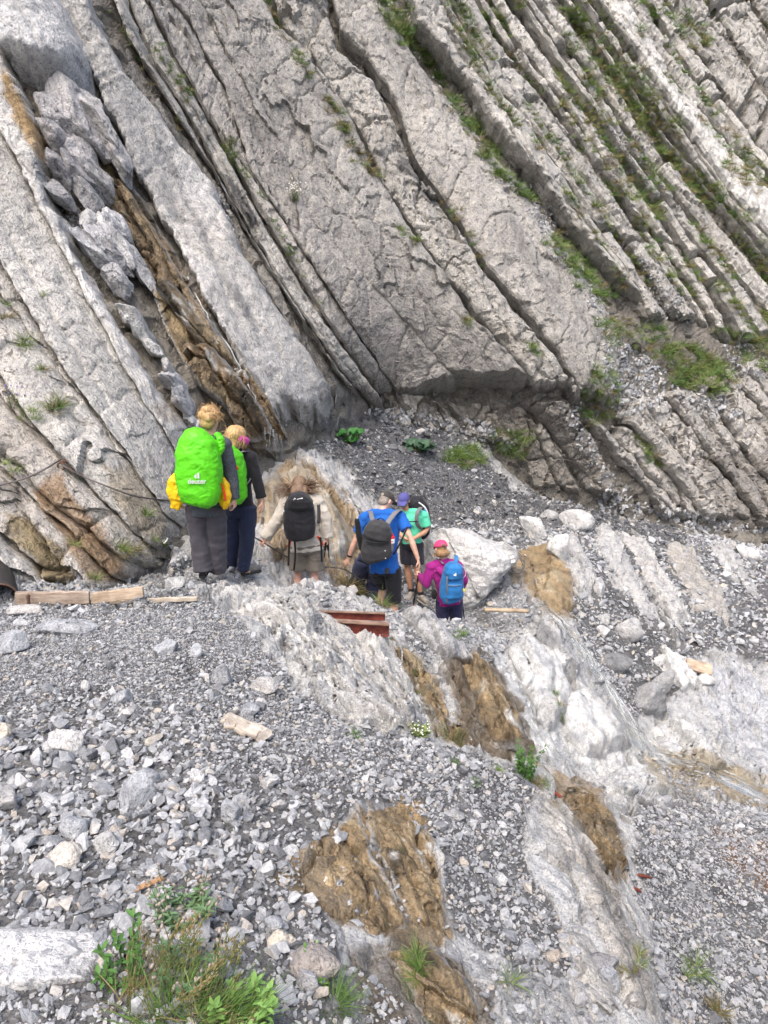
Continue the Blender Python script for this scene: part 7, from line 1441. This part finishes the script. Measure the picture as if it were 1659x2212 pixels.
def campion(base, n, h, seed, label):
    g = random.Random(seed); root = empty('bladder_campion', base, label=label, category='plant'); V_, F_ = [], []; L = Loft(); B = Loft()
    for i in range(n):
        a = g.uniform(0, 6.28); d = Vector((math.cos(a) * 0.55, math.sin(a) * 0.45, 1)).normalized(); p = Vector((math.cos(a) * 0.05, math.sin(a) * 0.05, -0.01)); P_ = [p.copy()]; hh = h * g.uniform(0.5, 1.1)
        for k in range(5): d = (d + Vector((g.uniform(-1, 1), g.uniform(-1, 1), 0.2)) * 0.18).normalized(); p = p + d * hh / 5; P_.append(p.copy())
        L.tube(P_, [0.0022, 0.002, 0.0017, 0.0014, 0.0012, 0.001], (1, 0, 0), 4)
        for j in range(14): t = g.uniform(0, 3.2); k = int(t); q = P_[k].lerp(P_[k + 1], t - k); a2 = g.uniform(0, 6.28); leaf_faces(V_, F_, q, Vector((math.cos(a2), math.sin(a2), 0.5)), Vector((0, 0, 1)), 0.034 * g.uniform(0.6, 1.2), 0.0055)
        for j in range(2):
            e = P_[-1 - j] + Vector((g.uniform(-1, 1), g.uniform(-1, 1), 0)) * 0.008; B.ball(e, (0.005, 0.005, 0.008), Vector((g.uniform(-1, 1), g.uniform(-1, 1), -0.6)), (1, 0.3, 0), 8, 6)
    mk('foliage', V_, F_, CAMP, root); link('stem', L.mesh('stem'), STEMM, root, kind='stuff'); me = B.mesh('calyx'); smooth(me); link('bladder_flowers', me, BLADDER, root, kind='stuff'); return root
campion(G3(400, 1985), 26, 0.155, 21, 'green campion plant with papery bladder flowers growing in the gravel'); campion(G3(410, 2120), 18, 0.17, 22, 'campion seed stalks with pinkish bladders above the long grass')
def flowers(base, n, h, mat, seed, label, r=0.008, name='flowering_plant'):
    g = random.Random(seed); root = empty(name, base, label=label, category='plant'); L = Loft(); B = Loft(); V_, F_ = [], []
    for i in range(n):
        a = g.uniform(0, 6.28); p = Vector((math.cos(a) * 0.05, math.sin(a) * 0.05, 0)); q = p + Vector((g.uniform(-0.5, 0.5), g.uniform(-0.4, 0.3), 1)) * h * g.uniform(0.5, 1.1); L.tube([p, lerp(p, q, 0.5), q], [0.002, 0.0016, 0.0012], (1, 0, 0), 4); B.ball(q, (r, r, r * 0.8), n=8, m=6)
        for j in range(5): a2 = g.uniform(0, 6.28); leaf_faces(V_, F_, lerp(p, q, g.uniform(0, 0.7)), Vector((math.cos(a2), math.sin(a2), 0.6)), Vector((0, 0, 1)), 0.04, 0.006)
    mk('foliage', V_, F_, GRASS, root); link('stem', L.mesh('stem'), STEMM, root, kind='stuff'); me = B.mesh('flower'); smooth(me); link('flowers', me, mat, root, kind='stuff'); return root
flowers(G3(905, 1588), 30, 0.07, PETAL_W, 31, 'small white-flowered plant at the rim of the gravel', 0.0055); flowers(G3(765, 1268), 14, 0.16, PETAL_V, 32, 'violet bellflowers on the rock hump in front of the stooping hiker', 0.012)
h_ = hp(35, 885, 0.02); flowers(h_, 14, 0.22, PETAL_V, 33, 'violet flower spikes growing on the left wall', 0.009); h_ = hp(640, 435, 0.02); flowers(h_, 26, 0.30, PETAL_W, 34, 'white-flowered cushion plant on the face of the big slab', 0.014)
h_ = hp(355, 1178, 0.02); flowers(h_, 12, 0.10, PETAL_W, 35, 'tiny white flowers at the foot of the wall beside the hindmost hiker', 0.012)

# ------------------------------------------------------------------ water
def water_mat():
    m, t, b = new_mat('running_water'); tc = N(t, 'ShaderNodeTexCoord'); b.inputs['Base Color'].default_value = (0.80, 0.76, 0.68, 1); b.inputs['Roughness'].default_value = 0.3; b.inputs['Specular IOR Level'].default_value = 0.15; b.inputs['Transmission Weight'].default_value = 0.95; b.inputs['IOR'].default_value = 1.12
    bp = N(t, 'ShaderNodeBump'); bp.inputs['Strength'].default_value = 0.7; bp.inputs['Distance'].default_value = 0.03; t.links.new(noise(t, tc.outputs['Object'], 14, 3), bp.inputs['Height']); t.links.new(bp.outputs[0], b.inputs['Normal']); return m
WATER = water_mat()
m_, t_, b_ = new_mat('white_water'); b_.inputs['Base Color'].default_value = (0.78, 0.80, 0.80, 1); b_.inputs['Roughness'].default_value = 0.25; b_.inputs['Transmission Weight'].default_value = 0.55; b_.inputs['IOR'].default_value = 1.2; FOAM = m_
ok = all(h for r_ in STR for h in r_)
V_ = [(h[0] + h[1] * 0.014 if h else Vector((0, 0, -50))) for r_ in STR for h in r_]
V_ = np.array([v[:] for v in V_]); m = len(STR)
sm_ = V_.reshape(m, 13, 3)
for _ in range(3): sm_[1:-1] = 0.25 * sm_[:-2] + 0.5 * sm_[1:-1] + 0.25 * sm_[2:]
sm_[..., 2] += 0.012
me = mesh_fast('stream', sm_.reshape(-1, 3), grid_faces(13, m)); smooth(me); link('stream', me, WATER, kind='structure', label='thin stream running down the scoured slabs into a shallow pool')
g = random.Random(71); L = Loft()
for i in range(150):
    r0_ = g.randrange(2, m - 6); c0_ = g.randrange(2, 11); P_ = [Vector(sm_[r0_ + k, c0_]) + Vector((g.uniform(-0.015, 0.015), g.uniform(-0.015, 0.015), 0.004)) for k in range(g.randint(2, 5))]; L.tube(P_, [(g.uniform(0.002, 0.009), 0.002) for _ in P_], (1, 0, 0), 5)
FOAM_STR = L
WF = empty('waterfall', kind='structure', label='small waterfall dropping from the ochre chute'); g = random.Random(77)
for i, p0 in enumerate(FALL0):
    L = Loft()
    for j in range(4):
        p = p0 + Vector((g.uniform(-0.05, 0.05), g.uniform(-0.08, 0.0), 0.02)); P_ = [p.copy()]; v = Vector((g.uniform(-0.06, 0.10), -0.12, -0.3)); ln = g.uniform(0.12, 0.5)
        for k in range(9): v = v + Vector((g.uniform(-0.09, 0.09), g.uniform(-0.05, 0.03), -0.16)); p = p + v.normalized() * ln / 9; P_.append(p.copy())
        L.tube(P_, [g.uniform(0.0004, 0.0024) * (1 - 0.06 * k_) for k_, _ in enumerate(P_)], (1, 0, 0), 6)
    me = L.mesh('falling_water'); smooth(me); link('falling_water', me, FOAM, WF, kind='stuff')
me = FOAM_STR.mesh('stream_foam'); smooth(me); link('stream_foam', me, FOAM, kind='stuff', label='white flecks of foam on the running stream', category='foam')
for P_ in CHUTE:
    Q_ = []
    for a, b in zip(P_[:-1], P_[1:]):
        for k in range(4): Q_.append(lerp(a, b, k / 4) + Vector((g.uniform(-0.02, 0.02), 0, 0)))
    L = Loft(); L.tube(Q_, [(g.uniform(0.002, 0.016), 0.004) for _ in Q_], (1, 0, 0), 6); me = L.mesh('trickle'); smooth(me); link('trickle', me, FOAM, WF)

# ------------------------------------------------------------------ cable, timber, steel
WIRE, RUSTM = plain('wire_rope', (0.13, 0.12, 0.115), 0.5, 0.3, 200, metal=0.4, bump=0.6, bscale=300), plain('rusty_iron', (0.11, 0.06, 0.045), 0.8, 0.35, 60)
def rope(P_, r_, name, mat, parent=None, sag=0.0, sub=6, **pr):
    Q_ = []
    for i in range(len(P_) - 1):
        a, p0, p1, b = P_[max(i - 1, 0)], P_[i], P_[i + 1], P_[min(i + 2, len(P_) - 1)]
        for j in range(sub): t = j / sub; Q_.append(0.5 * ((2 * p0) + (p1 - a) * t + (2 * a - 5 * p0 + 4 * p1 - b) * t * t + (3 * p0 - a - 3 * p1 + b) * t ** 3))
    Q_.append(P_[-1]); L = Loft(); L.tube(Q_, [r_] * len(Q_), (0.2, 1, 0.1), 8); me = L.mesh(name); smooth(me); return link(name, me, mat, parent, **pr)
A = ANCH[0] + ANCH[1] * 0.05
rope(CAB + [A], 0.009, 'steel_cable', WIRE, label='steel hand cable running to the left edge from the rusty ring bolt', category='cable')
hand3, hand4 = ptv(566, 1170, 8.68), ptv(743, 1230, 9.28)
c1 = rope([A] + CAB2 + [ptv(430, 1100, 7.95), ptv(500, 1135, 8.3), hand3, ptv(620, 1203, 9.0), ptv(680, 1222, 9.15), hand4, ptv(790, 1262, 9.6)], 0.009, 'steel_cable', WIRE, label='sagging steel hand cable gripped by the hikers, from the ring bolt onwards', category='cable')
for t in (0.35, 0.6, 0.8):
    q = lerp(A, CAB2[1], t); L = Loft(); L.tube([q - Vector((0.02, 0, -0.012)), q + Vector((0.02, 0, -0.012))], [0.016, 0.016], (0, 1, 0), 8); link('cable_clamp', L.mesh('cable_clamp'), RUSTM, c1)
rope(CAB3, 0.010, 'steel_cable', WIRE, label='thin steel cable across the far rock face above the scree', category='cable')
rb = empty('ring_bolt', label='rusty ring bolt in the left wall carrying the hand cable', category='bolt')
L = Loft(); cc = A + Vector((0.0, -0.03, -0.015)); L.tube([cc + Vector((math.cos(a) * 0.035, 0, math.sin(a) * 0.035)) for a in np.linspace(0, 6.283, 19)], [0.010] * 19, (0, 1, 0), 8); link('ring', L.mesh('ring'), RUSTM, rb)
L = Loft(); L.tube([A - ANCH[1] * 0.12, A + Vector((0, -0.03, 0.02))], [0.014, 0.014], (1, 0, 0), 8); L2 = Loft(); L2.tube([A + Vector((0.02, 0, 0.03)), A + Vector((0.10, 0.02, 0.06))], [(0.016, 0.02), (0.016, 0.02)], (0, 1, 0), 8, 4); link('bolt', L.mesh('bolt'), RUSTM, rb); link('wedge', L2.mesh('wedge'), RUSTM, rb)

def wood_mat(name, c0, c1, sc=8):
    m, t, b = new_mat(name); tc = N(t, 'ShaderNodeTexCoord'); mp = N(t, 'ShaderNodeMapping'); mp.inputs['Scale'].default_value = (0.12, 1, 1); t.links.new(tc.outputs['Object'], mp.inputs['Vector'])
    g_ = noise(t, mp.outputs[0], sc * 6, 4, 0.7); g2 = noise(t, tc.outputs['Object'], 5, 3)
    c = ramp(t, g_, [(0.3, c0), (0.65, c1)]); c = mix_col(t, c, ramp(t, g2, [(0.35, (0.6, 0.55, 0.5)), (0.6, (1.1, 1.1, 1.1))]), 0.8, 'MULTIPLY'); t.links.new(c, b.inputs['Base Color']); b.inputs['Roughness'].default_value = 0.8
    bp = N(t, 'ShaderNodeBump'); bp.inputs['Strength'].default_value = 0.5; bp.inputs['Distance'].default_value = 0.004; t.links.new(g_, bp.inputs['Height']); t.links.new(bp.outputs[0], b.inputs['Normal']); return m
WOOD, FRESH, GREYW = wood_mat('weathered_plank', (0.20, 0.14, 0.10), (0.42, 0.35, 0.29)), wood_mat('fresh_timber', (0.30, 0.22, 0.15), (0.52, 0.42, 0.32)), wood_mat('bleached_wood', (0.30, 0.26, 0.21), (0.58, 0.53, 0.47))
def board(a, b, hgt, thk, name, label, mat, cat, seed=0, up=(0, 0, 1), n=14, p=9, parent=None, warp=0.004, taper=(1, 1)):
    """a board from a to b (world points on its lower edge): length along x of its own frame, bevelled, slightly warped"""
    A, B = V3(a), V3(b); d = B - A; ln = d.length; d.normalize(); u = V3(up); u = (u - d * u.dot(d)).normalized(); s = d.cross(u); L = Loft(); g = random.Random(seed); P_, Q_ = [], []
    for i in range(n):
        t = i / (n - 1); e = 1 - 0.06 * (i in (0, n - 1)); P_.append(Vector((t * ln, g.uniform(-1, 1) * warp, hgt * 0.5 + g.uniform(-1, 1) * warp))); k = taper[0] * (1 - t) + taper[1] * t; Q_.append((thk * 0.5 * e, hgt * 0.5 * e * k))
    L.tube(P_, Q_, (0, 1, 0), 16, p); me = L.mesh(name); o = link(name, me, mat, parent, **({} if parent else dict(label=label, category=cat)))
    o.matrix_world = Matrix(((d.x, s.x, u.x, A.x), (d.y, s.y, u.y, A.y), (d.z, s.z, u.z, A.z), (0, 0, 0, 1))); return o
def GY(px, py, Y): return ptv(px, py, Y)
board(G3(36, 1308) + Vector((0, 0, 0.01)), G3(194, 1306) + Vector((0, 0, 0.01)), 0.11, 0.04, 'plank', 'long weathered plank on edge at the foot of the left wall', WOOD, 'plank', 1)
board(G3(200, 1304) + Vector((0, 0, 0.0)), G3(312, 1298) + Vector((0, 0, 0.03)), 0.095, 0.04, 'plank', 'shorter tilted plank right of the long one, half buried in gravel', FRESH, 'plank', 2, up=(0.0, 0.1, 1))
board(G3(240, 1309) + Vector((0, 0, 0.02)), G3(428, 1304) + Vector((0, 0, 0.03)), 0.035, 0.035, 'pole', 'pale squared pole lying across the path behind the gravel', wood_mat('pale_pole', (0.38, 0.32, 0.25), (0.56, 0.50, 0.42)), 'pole', 3)
pg = empty('stake', label='rusty iron stake holding the long plank', category='stake'); L = Loft(); q = G3(67, 1310) + Vector((0, -0.03, 0.03)); L.tube([q - Vector((0, 0, 0.1)), q + Vector((0, 0, 0.07)), q + Vector((0.004, 0, 0.085))], [0.014, 0.014, 0.010], (1, 0, 0), 8); link('rod', L.mesh('rod'), RUSTM, pg)
L = Loft(); L.tube([q + Vector((0, 0, 0.066)), q + Vector((0, 0, 0.075))], [0.019, 0.019], (1, 0, 0), 10); link('head', L.mesh('head'), RUSTM, pg)
# corrugated drain pipe end
pp = empty('drain_pipe', label='dark drain pipe mouth at the left edge beside the long plank', category='pipe')
L = Loft(); c0 = G3(0, 1308) + Vector((-0.02, 0.02, 0.03)); c1_ = c0 + Vector((-0.35, 0.6, 0.08)); ax = (c1_ - c0).normalized(); n = 28; sd1 = Vector((0, 0, 1)).cross(ax).normalized(); up1 = ax.cross(sd1); V_, F_ = [], []; prof = [(0.0, 0.150), (0.0, 0.162), (0.12, 0.160), (0.2, 0.166), (0.3, 0.158), (0.4, 0.166), (0.5, 0.158), (0.7, 0.162), (0.7, 0.150), (0.3, 0.148)]
for t, r_ in prof:
    for k in range(n): a = 2 * math.pi * k / n; V_.append(c0 + ax * t + sd1 * (math.cos(a) * r_) + up1 * (math.sin(a) * r_))
for i in range(len(prof)):
    for k in range(n): j = (i + 1) % len(prof); F_.append((i * n + k, i * n + (k + 1) % n, j * n + (k + 1) % n, j * n + k))
me = bpy.data.meshes.new('pipe_wall'); me.from_pydata([v[:] for v in V_], [], F_); smooth(me); link('pipe_wall', me, plain('dark_pipe', (0.035, 0.032, 0.03), 0.6, 0.3), pp)
L = Loft(); L.tube([c0 - ax * 0.006 + sd1 * (math.cos(a) * 0.157) + up1 * (math.sin(a) * 0.157) for a in np.linspace(0, 6.283, 29)], [0.009] * 29, (0, 1, 0), 8); me = L.mesh('rim'); smooth(me); link('rim', me, RUSTM, pp)
# red steel channels under the path edge
REDST = plain('red_lead_paint', (0.20, 0.046, 0.032), 0.7, 0.35, 14, bump=0.3, bscale=40); TIMB = wood_mat('rusty_flange', (0.14, 0.07, 0.045), (0.30, 0.21, 0.16))
def channel(a, b, h, fl, label):
    root = empty('steel_beam', label=label, category='beam'); A, B = ptv(*a), ptv(*b)
    board(A, B, h, 0.012, 'web', '', REDST, '', 5, parent=root, n=6, warp=0.001); z = Vector((0, 0, h)); f_ = Vector((0, -0.035, 0))
    board(A + z + f_, B + z + f_, 0.014, fl, 'flange', '', TIMB, '', 6, parent=root, n=6, warp=0.001); board(A + f_ * 0.6 - Vector((0, 0, 0.013)), B + f_ * 0.6 - Vector((0, 0, 0.013)), 0.011, fl * 0.6, 'flange', '', REDST, '', 7, parent=root, n=6, warp=0.001)
    return root
channel((688, 1336, 7.30), (832, 1341, 7.28), 0.088, 0.035, 'upper red painted steel beam holding the path edge'); channel((722, 1362, 7.12), (840, 1370, 7.08), 0.115, 0.09, 'lower red painted steel beam with a pale flange')
# odd timber
def log(a, b, r_, label, mat, name='log', cat='log', seed=0):
    A, B = V3(a), V3(b); d = B - A; ln = d.length; g = random.Random(seed); L = Loft(); L.tube([Vector((t * ln, g.uniform(-1, 1) * r_ * 0.12, g.uniform(-1, 1) * r_ * 0.12)) for t in np.linspace(0, 1, 12)], [r_ * (0.9 + g.uniform(-0.1, 0.1)) for _ in range(12)], (0, 1, 0), 14); me = L.mesh(name); smooth(me); o = link(name, me, mat, label=label, category=cat); o.location = A; o.rotation_euler = d.to_track_quat('X', 'Z').to_euler(); return o
g0 = G3(1050, 1328); log(ptv(1046, 1317, 10.15), ptv(1142, 1320, 10.35), 0.036, 'barked wooden log lying below the huge boulder', wood_mat('log_bark', (0.30, 0.22, 0.14), (0.52, 0.42, 0.30)), seed=1)
q0 = G3(1482, 1448); board(q0 + Vector((0, 0, 0.02)), q0 + Vector((0.40, -0.06, -0.07)), 0.20, 0.07, 'timber_block', 'short fresh sawn timber block lying on the gravel at the right', FRESH, 'timber', 8, up=(0.0, 0.75, 0.66), n=8, warp=0.001)
q0, q1 = G3(482, 1566), G3(570, 1606); board(q0 + Vector((0, 0, 0.015)), q1 + Vector((0, 0, 0.02)), 0.05, 0.10, 'driftwood', 'splintered bleached piece of wood on the gravel mound', GREYW, 'wood', 9, p=3, warp=0.012, taper=(0.5, 1.0))
q0, q1 = G3(500, 1558), G3(576, 1590); log(q0 + Vector((0, 0, 0.04)), q1 + Vector((0, 0, 0.03)), 0.012, 'thin bleached branch lying along the splintered wood', GREYW, 'branch', 'wood', 3)
q0, q1 = G3(290, 1932), G3(352, 1912); board(q0 + Vector((0, 0, 0.012)), q1 + Vector((0, 0, 0.022)), 0.014, 0.022, 'wood_splinter', 'orange-brown wood splinter above the green campion', wood_mat('splinter', (0.22, 0.11, 0.05), (0.46, 0.30, 0.17)), 'wood', 10, p=3, warp=0.003, taper=(0.3, 1))
for (x0, y0, x1, y1, lb) in ((1380, 1898, 1403, 1904, 'red-brown wood chip on the right gravel below the ochre rib'), (1366, 1926, 1380, 1934, 'small red-brown chip under the longer one on the right gravel'), (1196, 1716, 1212, 1730, 'rusty flake on the rib beside the willow shrub')):
    q0, q1 = G3(x0, y0), G3(x1, y1); board(q0 + Vector((0, 0, 0.02)), q1 + Vector((0, 0, 0.025)), 0.02, 0.035, 'wood_chip', lb, plain('red_chip', (0.20, 0.05, 0.03), 0.8, 0.3), 'wood', 11, p=3, warp=0.004, n=6)
# coil of old cable by the huge boulder
q0 = G3(1115, 1232); cr = empty('cable_coil', q0, label='coil of old steel cable beside the huge boulder', category='cable coil')
for i in range(4):
    L = Loft(); g = random.Random(i); rr = 0.15 + 0.02 * i; L.tube([Vector((math.cos(a) * rr * 0.6, math.sin(a) * rr * 0.5 - 0.05, 0.10 + 0.02 * i + math.sin(a) * rr * 0.8)) for a in np.linspace(0.3 * i, 6.0 + 0.3 * i, 30)], [0.009] * 30, (0, 1, 0), 6); me = L.mesh('loop'); smooth(me); link('loop', me, WIRE, cr)
# scene clean-up: the workbench scene is only used to build meshes
bpy.data.scenes.remove(TMP)
